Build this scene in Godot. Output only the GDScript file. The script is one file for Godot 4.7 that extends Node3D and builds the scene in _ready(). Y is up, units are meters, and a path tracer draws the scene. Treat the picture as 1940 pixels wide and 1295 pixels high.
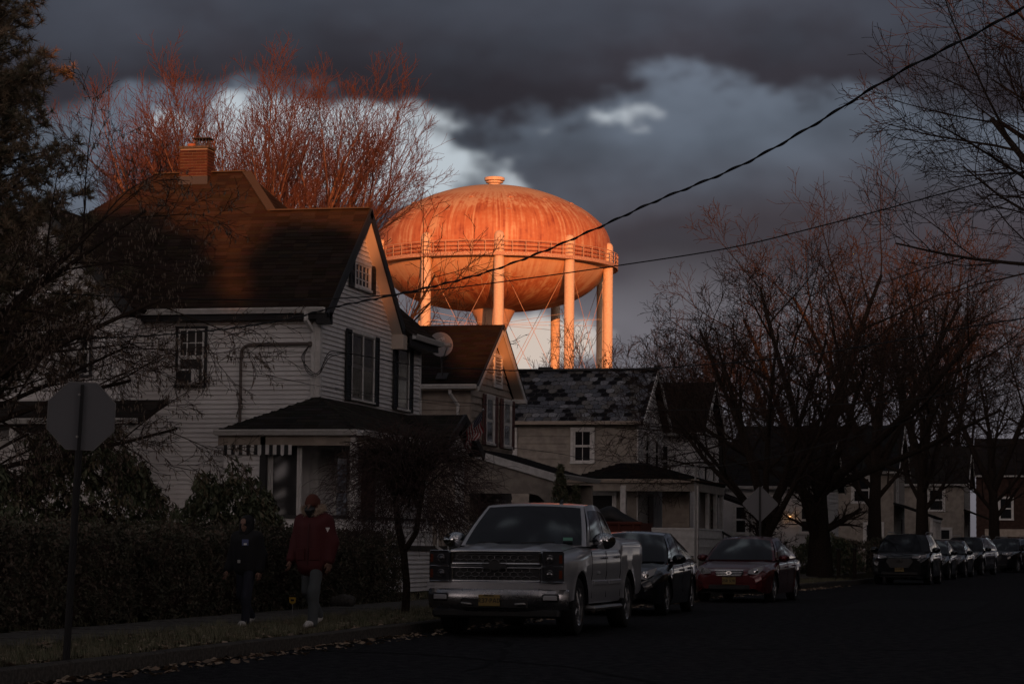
extends Node3D
# A street at sunset: dark houses, parked vehicles and a sunlit water tower under storm clouds.
# World frame: -Z runs up the street, +X is to the right across it, y up, metres.

class Mb:
	var v := PackedVector3Array()
	var n := PackedVector3Array()
	var c := PackedColorArray()
	var uv := PackedVector2Array()
	var ix := PackedInt32Array()
	var col := Color.WHITE
	var cols := false
	var uvs := false

	func put(p: Vector3, nn: Vector3, t := Vector2.ZERO) -> int:
		v.append(p)
		n.append(nn)
		if cols: c.append(col)
		if uvs: uv.append(t)
		return v.size() - 1

	func tri(a: Vector3, b: Vector3, d: Vector3) -> void:  # counterclockwise seen from outside
		var nn := (b - a).cross(d - a).normalized()
		var k := put(a, nn)
		put(b, nn)
		put(d, nn)
		ix.append_array(PackedInt32Array([k, k + 2, k + 1]))

	func quad(a: Vector3, b: Vector3, d: Vector3, e: Vector3) -> void:
		var nn := (d - a).cross(e - b).normalized()
		var k := put(a, nn, Vector2(0, 1))
		put(b, nn, Vector2(1, 1))
		put(d, nn, Vector2(1, 0))
		put(e, nn, Vector2(0, 0))
		ix.append_array(PackedInt32Array([k, k + 2, k + 1, k, k + 3, k + 2]))

	func box(o: Vector3, s: Vector3, b := Basis()) -> void:
		var x := b.x * s.x * 0.5
		var y := b.y * s.y * 0.5
		var z := b.z * s.z * 0.5
		quad(o - x - y + z, o + x - y + z, o + x + y + z, o - x + y + z)
		quad(o + x - y - z, o - x - y - z, o - x + y - z, o + x + y - z)
		quad(o + x - y + z, o + x - y - z, o + x + y - z, o + x + y + z)
		quad(o - x - y - z, o - x - y + z, o - x + y + z, o - x + y - z)
		quad(o - x + y + z, o + x + y + z, o + x + y - z, o - x + y - z)
		quad(o - x - y - z, o + x - y - z, o + x - y + z, o - x - y + z)

	func bbox(o: Vector3, s: Vector3, r := 0.01, b := Basis()) -> void:  # box with chamfered edges
		var h := s * 0.5
		r = minf(r, minf(h.x, minf(h.y, h.z)) * 0.9)
		var f := func(sx: float, sy: float, sz: float, ax: int) -> Vector3:
			var q := Vector3(sx * (h.x - (0.0 if ax == 0 else r)), sy * (h.y - (0.0 if ax == 1 else r)), sz * (h.z - (0.0 if ax == 2 else r)))
			return o + b * q
		for sg in [-1.0, 1.0]:
			var q0 := [f.call(sg, -1, -sg, 0), f.call(sg, 1, -sg, 0), f.call(sg, 1, sg, 0), f.call(sg, -1, sg, 0)]
			quad(q0[3], q0[0], q0[1], q0[2])
			var q1 := [f.call(-sg, sg, -1, 1), f.call(-sg, sg, 1, 1), f.call(sg, sg, 1, 1), f.call(sg, sg, -1, 1)]
			quad(q1[0], q1[1], q1[2], q1[3])
			var q2 := [f.call(-sg, -1, sg, 2), f.call(sg, -1, sg, 2), f.call(sg, 1, sg, 2), f.call(-sg, 1, sg, 2)]
			quad(q2[0], q2[1], q2[2], q2[3])
			for sh in [-1.0, 1.0]:
				_face(o, f.call(sg, sh, -1, 0), f.call(sg, sh, 1, 0), f.call(sg, sh, 1, 1), f.call(sg, sh, -1, 1))
				_face(o, f.call(sg, -1, sh, 0), f.call(sg, 1, sh, 0), f.call(sg, 1, sh, 2), f.call(sg, -1, sh, 2))
				_face(o, f.call(-1, sg, sh, 1), f.call(1, sg, sh, 1), f.call(1, sg, sh, 2), f.call(-1, sg, sh, 2))
				for sk in [-1.0, 1.0]:
					var t0: Vector3 = f.call(sg, sh, sk, 0)
					var t1: Vector3 = f.call(sg, sh, sk, 1)
					var t2: Vector3 = f.call(sg, sh, sk, 2)
					if (t1 - t0).cross(t2 - t0).dot(t0 - o) > 0: tri(t0, t1, t2)
					else: tri(t0, t2, t1)

	func _face(o: Vector3, a: Vector3, b: Vector3, d: Vector3, e: Vector3) -> void:
		if (d - a).cross(e - b).dot(a + d - o - o) > 0: quad(a, b, d, e)
		else: quad(a, e, d, b)

	func bar(a: Vector3, b: Vector3, w: float, h: float, up := Vector3.UP) -> void:
		var d := (b - a).normalized()
		var s := d.cross(up).normalized()
		var u := s.cross(d)
		box((a + b) * 0.5, Vector3(w, h, a.distance_to(b)), Basis(s, u, -d))

	func prism(poly: PackedVector2Array, t: Transform3D, d: float) -> void:  # poly counterclockwise, from z 0 to d
		var m := poly.size()
		var tr := Geometry2D.triangulate_polygon(poly)
		for k in range(0, tr.size(), 3):
			var p := poly[tr[k]]
			var q := poly[tr[k + 1]]
			var r := poly[tr[k + 2]]
			if (q - p).cross(r - p) < 0:
				var w := q
				q = r
				r = w
			tri(t * Vector3(p.x, p.y, d), t * Vector3(q.x, q.y, d), t * Vector3(r.x, r.y, d))
			tri(t * Vector3(p.x, p.y, 0), t * Vector3(r.x, r.y, 0), t * Vector3(q.x, q.y, 0))
		for k in m:
			var p := poly[k]
			var q := poly[(k + 1) % m]
			quad(t * Vector3(p.x, p.y, 0), t * Vector3(q.x, q.y, 0), t * Vector3(q.x, q.y, d), t * Vector3(p.x, p.y, d))

	func tube(pts: PackedVector3Array, rad: PackedFloat32Array, sides := 6, cap := true) -> void:
		var m := pts.size()
		if m < 2: return
		var d := (pts[1] - pts[0]).normalized()
		var s := d.cross(Vector3.RIGHT if absf(d.x) < 0.8 else Vector3.UP).normalized()
		var k0 := v.size()
		for k in m:
			if k > 0 and k < m - 1: d = (pts[k + 1] - pts[k - 1]).normalized()
			elif k == m - 1: d = (pts[k] - pts[k - 1]).normalized()
			s = (s - d * d.dot(s)).normalized()
			var u := d.cross(s)
			var r := rad[mini(k, rad.size() - 1)]
			for j in sides:
				var a := TAU * j / sides
				var nn := s * cos(a) + u * sin(a)
				put(pts[k] + nn * r, nn)
		for k in m - 1:
			for j in sides:
				var a := k0 + k * sides + j
				var b := k0 + k * sides + (j + 1) % sides
				ix.append_array(PackedInt32Array([a, a + sides, b, b, a + sides, b + sides]))
		if cap:
			for e in 2:
				var kk := k0 + (m - 1) * sides * e
				for j in range(1, sides - 1):
					if e == 1: tri(v[kk], v[kk + j], v[kk + j + 1])
					else: tri(v[kk], v[kk + j + 1], v[kk + j])

	func lathe(prof: PackedVector2Array, t := Transform3D(), sides := 32, a0 := 0.0, a1 := TAU) -> void:  # (radius, height), bottom to top on the outside
		var m := prof.size()
		for k in m - 1:
			var p := prof[k]
			var q := prof[k + 1]
			var e := (q - p)
			if e.length() < 1e-5: continue
			var np := Vector2(e.y, -e.x).normalized()
			var n0 := np
			var n1 := np
			if k > 0:
				var e0 := prof[k] - prof[k - 1]
				var f0 := Vector2(e0.y, -e0.x).normalized()
				if f0.dot(np) > 0.75: n0 = (f0 + np).normalized()
			if k < m - 2:
				var e2 := prof[k + 2] - prof[k + 1]
				var f2 := Vector2(e2.y, -e2.x).normalized()
				if f2.dot(np) > 0.75: n1 = (f2 + np).normalized()
			var b := v.size()
			for j in sides + 1:
				var a := a0 + (a1 - a0) * j / sides
				var ca := cos(a)
				var sa := sin(a)
				put(t * Vector3(p.x * ca, p.y, p.x * sa), t.basis * Vector3(n0.x * ca, n0.y, n0.x * sa), Vector2(float(j) / sides, 1.0 - float(k) / (m - 1)))
				put(t * Vector3(q.x * ca, q.y, q.x * sa), t.basis * Vector3(n1.x * ca, n1.y, n1.x * sa), Vector2(float(j) / sides, 1.0 - float(k + 1) / (m - 1)))
			for j in sides:
				var o := b + j * 2
				ix.append_array(PackedInt32Array([o, o + 2, o + 1, o + 1, o + 2, o + 3]))

	func grid(rows: Array, flip := false) -> void:  # rows of points, smooth
		var h := rows.size()
		var w: int = rows[0].size()
		var b := v.size()
		for j in h:
			for k in w:
				var dx: Vector3 = rows[j][mini(k + 1, w - 1)] - rows[j][maxi(k - 1, 0)]
				var dy: Vector3 = rows[mini(j + 1, h - 1)][k] - rows[maxi(j - 1, 0)][k]
				var nn := dx.cross(dy).normalized()
				put(rows[j][k], -nn if flip else nn, Vector2(float(k) / (w - 1), float(j) / (h - 1)))
		for j in h - 1:
			for k in w - 1:
				var a := b + j * w + k
				if flip: ix.append_array(PackedInt32Array([a, a + 1, a + w, a + 1, a + w + 1, a + w]))
				else: ix.append_array(PackedInt32Array([a, a + w, a + 1, a + 1, a + w, a + w + 1]))

	func mesh() -> ArrayMesh:
		var a := []
		a.resize(Mesh.ARRAY_MAX)
		a[Mesh.ARRAY_VERTEX] = v
		a[Mesh.ARRAY_NORMAL] = n
		if cols: a[Mesh.ARRAY_COLOR] = c
		if uvs: a[Mesh.ARRAY_TEX_UV] = uv
		a[Mesh.ARRAY_INDEX] = ix
		var m := ArrayMesh.new()
		m.add_surface_from_arrays(Mesh.PRIMITIVE_TRIANGLES, a)
		return m


var rng := RandomNumberGenerator.new()
var M := {}
const GRADE := 0.0035

func V(x: float, y: float, z: float) -> Vector3: return Vector3(x, y, z)
func gy(z: float) -> float: return -z * GRADE
func cmb() -> Mb:
	var m := Mb.new()
	m.cols = true
	return m

func numbered(called: String, parent: Node) -> String:
	if not parent.has_node(called): return called
	var k := 1
	if parent.has_meta("_n_" + called): k = parent.get_meta("_n_" + called)
	while parent.has_node("%s_%03d" % [called, k]): k += 1
	parent.set_meta("_n_" + called, k + 1)
	return "%s_%03d" % [called, k]

func tag(o: Node, label: String, category: String, group := "") -> Node:
	o.set_meta("label", label)
	o.set_meta("category", category)
	if group: o.set_meta("group", group)
	return o

func thing(called: String, label: String, category: String, at := Vector3.ZERO, turn := 0.0, group := "") -> Node3D:
	var o := Node3D.new()
	o.name = numbered(called, self)
	add_child(o, true)
	o.position = at
	o.rotation.y = turn
	tag(o, label, category, group)
	return o

func part(called: String, shape, m: Material, parent: Node = self) -> MeshInstance3D:
	var o := MeshInstance3D.new()
	o.name = numbered(called, parent)
	o.mesh = shape.mesh() if shape is Mb else shape
	o.material_override = m
	parent.add_child(o, true)
	return o

func struct(called: String, shape, m: Material) -> MeshInstance3D:
	var o := part(called, shape, m)
	o.set_meta("kind", "structure")
	return o

func stuff(o: Node) -> Node:
	o.set_meta("kind", "stuff")
	return o

func copy(o: Node3D, label: String, at: Vector3, turn := 0.0, group := "") -> Node3D:
	var c: Node3D = o.duplicate()
	var base := String(o.name)
	c.name = numbered(base, self)
	add_child(c, true)
	c.position = at
	c.rotation.y = turn
	c.set_meta("label", label)
	if group: c.set_meta("group", group)
	return c

func multi(called: String, mesh: Mesh, xf: Array, m: Material, parent: Node, tint: Array = []) -> MultiMeshInstance3D:
	var mm := MultiMesh.new()
	mm.transform_format = MultiMesh.TRANSFORM_3D
	if tint.size() > 0: mm.use_colors = true
	mm.mesh = mesh
	mm.instance_count = xf.size()
	for k in xf.size():
		mm.set_instance_transform(k, xf[k])
		if tint.size() > 0: mm.set_instance_color(k, tint[k % tint.size()])
	var o := MultiMeshInstance3D.new()
	o.name = numbered(called, parent)
	o.multimesh = mm
	o.material_override = m
	parent.add_child(o, true)
	o.set_meta("kind", "stuff")
	return o

# ---------------------------------------------------------------- materials
func lin(r: float, g: float, b: float) -> Color: return Color(r, g, b).linear_to_srgb()

func mat(called: String, c: Color, rough := 0.8, metal := 0.0) -> StandardMaterial3D:
	var m := StandardMaterial3D.new()
	m.resource_name = called
	m.albedo_color = c.linear_to_srgb()
	m.roughness = rough
	m.metallic = metal
	M[called] = m
	return m

func noise_tex(freq: float, octaves: int, c0: Color, c1: Color, p0 := 0.3, p1 := 0.7, normal := false, size := 512, sd := 1, kind := FastNoiseLite.TYPE_SIMPLEX_SMOOTH) -> NoiseTexture2D:
	var f := FastNoiseLite.new()
	f.noise_type = kind
	f.seed = sd
	f.frequency = freq
	f.fractal_octaves = octaves
	var t := NoiseTexture2D.new()
	t.width = size
	t.height = size
	t.seamless = true
	t.noise = f
	if normal:
		t.as_normal_map = true
		t.bump_strength = 6.0
	else:
		var g := Gradient.new()
		g.offsets = PackedFloat32Array([p0, p1])
		g.colors = PackedColorArray([c0.linear_to_srgb(), c1.linear_to_srgb()])
		t.color_ramp = g
	return t

func tri_mat(called: String, tex: Texture2D, scale: float, rough := 0.85, nrm: Texture2D = null, ns := 1.0, world := true) -> StandardMaterial3D:
	var m := StandardMaterial3D.new()
	m.resource_name = called
	m.albedo_texture = tex
	m.roughness = rough
	m.uv1_triplanar = true
	m.uv1_world_triplanar = world
	m.uv1_scale = Vector3.ONE * scale
	if nrm:
		m.normal_enabled = true
		m.normal_texture = nrm
		m.normal_scale = ns
	M[called] = m
	return m

func vmat(called: String, rough := 0.85, tex: Texture2D = null, scale := 1.0) -> StandardMaterial3D:
	var m := StandardMaterial3D.new()
	m.resource_name = called
	m.vertex_color_use_as_albedo = true
	m.roughness = rough
	if tex:
		m.albedo_texture = tex
		m.uv1_triplanar = true
		m.uv1_world_triplanar = true
		m.uv1_scale = Vector3.ONE * scale
	M[called] = m
	return m

func glassy(called: String, c: Color, rough := 0.04) -> StandardMaterial3D:
	var m := mat(called, c, rough)
	m.metallic_specular = 0.6
	return m

func materials() -> void:
	var grain := noise_tex(0.05, 4, Color(0.72, 0.72, 0.72), Color(1, 1, 1), 0.25, 0.75, false, 512, 3)
	var fine_n := noise_tex(0.25, 3, Color.BLACK, Color.WHITE, 0, 1, true, 512, 5)
	tri_mat("asphalt", noise_tex(0.02, 6, Color(0.018, 0.018, 0.0205), Color(0.040, 0.039, 0.041), 0.3, 0.7, false, 1024, 11), 0.22, 0.82, fine_n, 0.8)
	mat("tar", Color(0.011, 0.011, 0.012), 0.8)
	tri_mat("asphalt_new", noise_tex(0.08, 4, Color(0.022, 0.022, 0.024), Color(0.04, 0.04, 0.042), 0.3, 0.7, false, 256, 41), 0.5, 0.75, fine_n, 0.8)
	tri_mat("concrete", noise_tex(0.03, 5, Color(0.085, 0.078, 0.07), Color(0.15, 0.14, 0.13), 0.25, 0.75, false, 512, 12), 0.5, 0.9, fine_n, 0.4)
	tri_mat("kerb", noise_tex(0.04, 5, Color(0.065, 0.06, 0.055), Color(0.12, 0.11, 0.10), 0.25, 0.75, false, 512, 13), 0.8, 0.9, fine_n, 0.5)
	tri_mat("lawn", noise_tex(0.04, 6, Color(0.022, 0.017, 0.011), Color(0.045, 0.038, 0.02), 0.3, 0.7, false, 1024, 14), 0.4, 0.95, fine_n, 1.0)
	tri_mat("bark", noise_tex(0.03, 5, Color(0.03, 0.023, 0.019), Color(0.07, 0.052, 0.042), 0.25, 0.75, false, 512, 15), 1.0, 0.95, fine_n, 1.0, false)
	mat("twig", Color(0.052, 0.036, 0.03), 0.9)
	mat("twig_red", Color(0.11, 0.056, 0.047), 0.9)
	tri_mat("siding_white", noise_tex(0.01, 5, Color(0.73, 0.70, 0.69), Color(0.81, 0.79, 0.78), 0.3, 0.7, false, 512, 16), 0.35, 0.55)
	tri_mat("siding_tan", noise_tex(0.012, 5, Color(0.35, 0.29, 0.24), Color(0.44, 0.37, 0.31), 0.3, 0.7, false, 512, 17), 0.4, 0.6)
	tri_mat("siding_grey", noise_tex(0.012, 5, Color(0.3, 0.26, 0.225), Color(0.4, 0.35, 0.3), 0.3, 0.7, false, 512, 18), 0.4, 0.6)
	tri_mat("siding_brown", noise_tex(0.012, 5, Color(0.05, 0.03, 0.026), Color(0.075, 0.045, 0.036), 0.3, 0.7, false, 512, 19), 0.4, 0.6)
	tri_mat("trim_white", noise_tex(0.015, 4, Color(0.66, 0.64, 0.62), Color(0.78, 0.76, 0.74), 0.3, 0.7, false, 512, 20), 0.6, 0.5)
	mat("trim_black", Color(0.018, 0.018, 0.02), 0.5)
	mat("soffit", Color(0.62, 0.52, 0.44), 0.6)
	mat("shutter_black", Color(0.016, 0.017, 0.019), 0.55)
	mat("shutter_maroon", Color(0.12, 0.05, 0.045), 0.6)
	vmat("shingle", 0.9, grain, 1.3)
	vmat("slate", 0.5, grain, 1.6)
	vmat("tinted", 0.85)
	vmat("brick", 0.9, grain, 2.0)
	vmat("painted", 0.5)
	vmat("leafy", 0.8)
	vmat("fur", 0.95)
	glassy("glass_house", Color(0.022, 0.022, 0.024), 0.06)
	glassy("glass_curtain", Color(0.062, 0.057, 0.055), 0.08)
	glassy("glass_car", Color(0.012, 0.014, 0.017), 0.1)
	mat("mortar", Color(0.2, 0.18, 0.16), 0.95)
	mat("steel", Color(0.4, 0.39, 0.38), 0.4, 0.7)
	mat("dark_steel", Color(0.05, 0.05, 0.052), 0.5, 0.5)
	mat("sign_back", Color(0.2, 0.2, 0.215), 0.5, 0.1)
	mat("sash_dim", Color(0.2, 0.19, 0.185), 0.6)
	mat("chrome", Color(0.75, 0.75, 0.76), 0.1, 1.0)
	mat("rubber", Color(0.012, 0.012, 0.012), 0.85)
	mat("alloy", Color(0.5, 0.5, 0.51), 0.25, 0.9)
	mat("black_plastic", Color(0.012, 0.012, 0.013), 0.5)
	mat("cable", Color(0.012, 0.011, 0.011), 0.7)
	mat("curtain", Color(0.16, 0.14, 0.135), 0.9)
	for nm in ["tar", "leafy", "lawn", "concrete", "kerb", "bark", "twig", "twig_red", "asphalt", "asphalt_new", "siding_brown", "shingle"]: M[nm].metallic_specular = 0.15

# ---------------------------------------------------------------- sky: clouds as functions of azimuth and elevation
var n1 := FastNoiseLite.new()
var n2 := FastNoiseLite.new()

func along(keys: Array, x: float) -> float:
	if x <= keys[0][0]: return keys[0][1]
	for k in keys.size() - 1:
		if x <= keys[k + 1][0]: return lerpf(keys[k][1], keys[k + 1][1], smoothstep(0, 1, (x - keys[k][0]) / (keys[k + 1][0] - keys[k][0])))
	return keys[-1][1]

func sky_color(az: float, el: float) -> Color:  # degrees; azimuth from -Z towards +X
	var d := Vector3(sin(deg_to_rad(az)) * cos(deg_to_rad(el)), sin(deg_to_rad(el)), -cos(deg_to_rad(az)) * cos(deg_to_rad(el)))
	var west := smoothstep(-0.35, 0.85, d.dot(SUN_FLAT))      # 0 over the tower, 1 towards the sunset
	var a := az + 13.5
	if a > 180.0: a -= 360.0
	var q := d * 14.0
	q.y *= 1.9
	var w := n1.get_noise_3d(q.x, q.y, q.z)
	var w2 := n2.get_noise_3d(q.x * 2.2 + 31.0, q.y * 2.2, q.z * 2.2)
	var w3 := n1.get_noise_3d(q.x * 0.5 + 70.0, q.y * 0.5, q.z * 0.5)
	var w4 := n2.get_noise_3d(q.x * 5.0 + 11.0, q.y * 5.0, q.z * 5.0)
	# open sky
	var clear := Vector3(0.43, 0.48, 0.52).lerp(Vector3(1.3, 1.05, 0.94), west)
	# grey middle cloud, bluer high up, dull mauve near its base, paler under that
	var mid := Vector3(0.098, 0.117, 0.15).lerp(Vector3(0.056, 0.049, 0.058), smoothstep(9.6, 6.6, el + 1.3 * w + 0.6 * w3 - 0.09 * a))
	mid = mid.lerp(Vector3(0.155, 0.148, 0.168), smoothstep(7.0, 5.6, el + w2 * 0.5 + w * 1.1 + 0.05 * a) * lerpf(0.95, 0.6, smoothstep(2.0, 9.0, a)))
	mid *= 1.0 + 0.5 * w + 0.3 * w3 + 0.22 * w2
	mid *= lerpf(1.0, 0.88, smoothstep(5.0, 11.0, a) * (1.0 - smoothstep(60.0, 100.0, absf(a))))
	mid = mid.lerp(Vector3(0.98, 0.82, 0.80) * (1.0 + 0.6 * w), west)
	# gaps of open sky
	var hole := -1.0
	if absf(a) < 40.0:
		var e1 := Vector2((a + 3.7) / 4.3, (el - 9.2 + 0.02 * (a + 2.0)) / 1.4).length()
		var e2 := Vector2((a - 0.7) / 2.6, (el - 4.9) / 1.0).length()
		var e3 := Vector2((a - 1.4) / 2.6, (el - 9.75 - 0.2 * a) / 0.5).length()
		hole = maxf(1.0 - e1, maxf((0.52 - e2), (0.36 - e3) * 0.4))
	hole = maxf(hole, 0.6 * (w3 + w) - 0.2 + 0.35 * west - (0.9 if absf(a) < 14.0 and el < 20.0 else 0.0))
	var open := smoothstep(-0.10, 0.30, hole + 0.55 * w2 + 0.55 * w + 0.25 * w4)
	var s := mid.lerp(clear, open)
	var rim := open * (1.0 - open) * 4.0
	s += Vector3(0.05, 0.046, 0.045) * rim * smoothstep(-0.1, 0.4, w2 + w4)
	if el < 6.0 and absf(a) < 40.0: s = s.lerp(Vector3(0.58, 0.47, 0.39), open * smoothstep(6.0, 5.2, el) * 0.85 * (1.0 - west))
	# dark deck overhead
	var edge := along([[-40.0, 9.5], [-12.0, 10.1], [-6.5, 10.5], [-3.5, 10.4], [-0.6, 10.1], [1.5, 10.4], [2.9, 10.6], [4.0, 10.95], [5.4, 10.65], [7.9, 10.7], [9.0, 10.3], [12.0, 10.0], [40.0, 10.5]], a)
	edge += 0.7 * w + 0.75 * w2 + 0.4 * w4
	var deck := smoothstep(edge - 0.22, edge + 0.55, el)
	deck *= 1.0 - 0.5 * smoothstep(0.1, 0.45, w3 + 0.3 * w) * smoothstep(17.0, 30.0, el)
	deck *= 1.0 - smoothstep(0.2, 0.75, west) * (1.0 - smoothstep(12.0, 25.0, el + 6.0 * w3))
	var dk := Vector3(0.029, 0.0265, 0.0335).lerp(Vector3(0.047, 0.052, 0.068), smoothstep(0.3, 2.8, el - edge + 0.9 * w3 + 0.6 * w - 0.03 * a))
	dk *= 1.0 + 0.5 * w3 + 0.4 * w + 0.15 * w2
	dk = dk.lerp(Vector3(0.04, 0.04, 0.047), smoothstep(16.0, 40.0, el) * 0.8)
	s = s.lerp(dk, deck)
	s = Vector3(maxf(s.x, 0.004), maxf(s.y, 0.004), maxf(s.z, 0.004)) * SKY_GAIN
	return Color(s.x, s.y, s.z)

func sky_image() -> Image:
	n1.seed = 21
	n1.frequency = 0.5
	n1.fractal_octaves = 5
	n2.seed = 8
	n2.frequency = 0.6
	n2.fractal_octaves = 5
	var w := 512
	var im := Image.create(w, w / 2, false, Image.FORMAT_RGBF)
	for j in w / 2:
		var el := 90.0 - (j + 0.5) * 360.0 / w
		if el < -4.0:
			im.fill_rect(Rect2i(0, j, w, 1), Color(0.03, 0.028, 0.028))
			continue
		for i in w:
			var az := (i + 0.5) * 360.0 / w
			im.set_pixel(i, j, sky_color(az if az < 180.0 else az - 360.0, el))
	var big := 4096
	im.resize(big, big / 2, Image.INTERPOLATE_CUBIC)
	var per := 360.0 / big
	for j in range(int((90.0 - 16.0) / per), int((90.0 + 1.0) / per)):
		for i in range(int(-30.0 / per), int(4.0 / per)):
			im.set_pixel(posmod(i, big), j, sky_color((i + 0.5) * per, 90.0 - (j + 0.5) * per))
	return im

func camera_and_light() -> void:
	var cam := Camera3D.new()
	cam.name = "camera"
	cam.fov = 2.0 * rad_to_deg(atan(647.5 / 4580.0))
	cam.near = 0.5
	cam.far = 3000.0
	cam.transform = Transform3D(Basis(Vector3.UP, deg_to_rad(13.5)) * Basis(Vector3.RIGHT, deg_to_rad(4.89)) * Basis(Vector3.BACK, 0.010), V(0, 1.32, 0))
	add_child(cam)
	var e := Environment.new()
	e.background_mode = Environment.BG_SKY
	var ps := PanoramaSkyMaterial.new()
	ps.panorama = ImageTexture.create_from_image(sky_image())
	var sk := Sky.new()
	sk.sky_material = ps
	e.sky = sk
	e.tonemap_mode = Environment.TONE_MAPPER_LINEAR
	e.tonemap_exposure = 1.0
	e.sdfgi_enabled = true
	e.ssao_enabled = true
	e.ssil_enabled = true
	var we := WorldEnvironment.new()
	we.name = "environment"
	we.environment = e
	add_child(we)
	var sun := DirectionalLight3D.new()
	sun.name = "sun"
	sun.light_color = lin(1.0, 0.31, 0.088)
	sun.light_energy = 1.45
	sun.light_angular_distance = 0.5
	sun.shadow_enabled = true
	sun.basis = Basis.looking_at(-SUN, Vector3.UP)
	add_child(sun)

const SKY_GAIN := 1.12
const SUN_AZ := 20.0   # degrees from +Z (behind the camera) towards +X
const SUN_EL := 5.0
var SUN := Vector3(sin(deg_to_rad(SUN_AZ)) * cos(deg_to_rad(SUN_EL)), sin(deg_to_rad(SUN_EL)), cos(deg_to_rad(SUN_AZ)) * cos(deg_to_rad(SUN_EL)))
var SUN_FLAT := Vector3(sin(deg_to_rad(SUN_AZ)), 0, cos(deg_to_rad(SUN_AZ)))

# ---------------------------------------------------------------- ground, road, kerbs, sidewalk
const KERB := [[-60.0, -9.3], [45.0, -9.3], [56.0, -8.95], [70.0, -8.1], [82.0, -7.35], [106.0, -6.9], [118.0, -5.9], [140.0, -3.0], [170.0, 4.0], [220.0, 20.0]]
func kerb_x(u: float) -> float:
	for k in KERB.size() - 1:
		if u <= KERB[k + 1][0]:
			var t: float = (u - KERB[k][0]) / (KERB[k + 1][0] - KERB[k][0])
			return lerpf(KERB[k][1], KERB[k + 1][1], smoothstep(0, 1, t) * 0.5 + t * 0.5)
	return KERB[-1][1]

func strip(f0: Callable, f1: Callable, u0: float, u1: float, lift: float, step := 4.0) -> Mb:
	var m := Mb.new()
	var u := u0
	while u < u1 - 0.01:
		var w := minf(u + step, u1)
		var y0 := gy(-u) + lift
		var y1 := gy(-w) + lift
		m.quad(V(f0.call(u), y0, -u), V(f1.call(u), y0, -u), V(f1.call(w), y1, -w), V(f0.call(w), y1, -w))
		u = w
	return m

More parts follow.
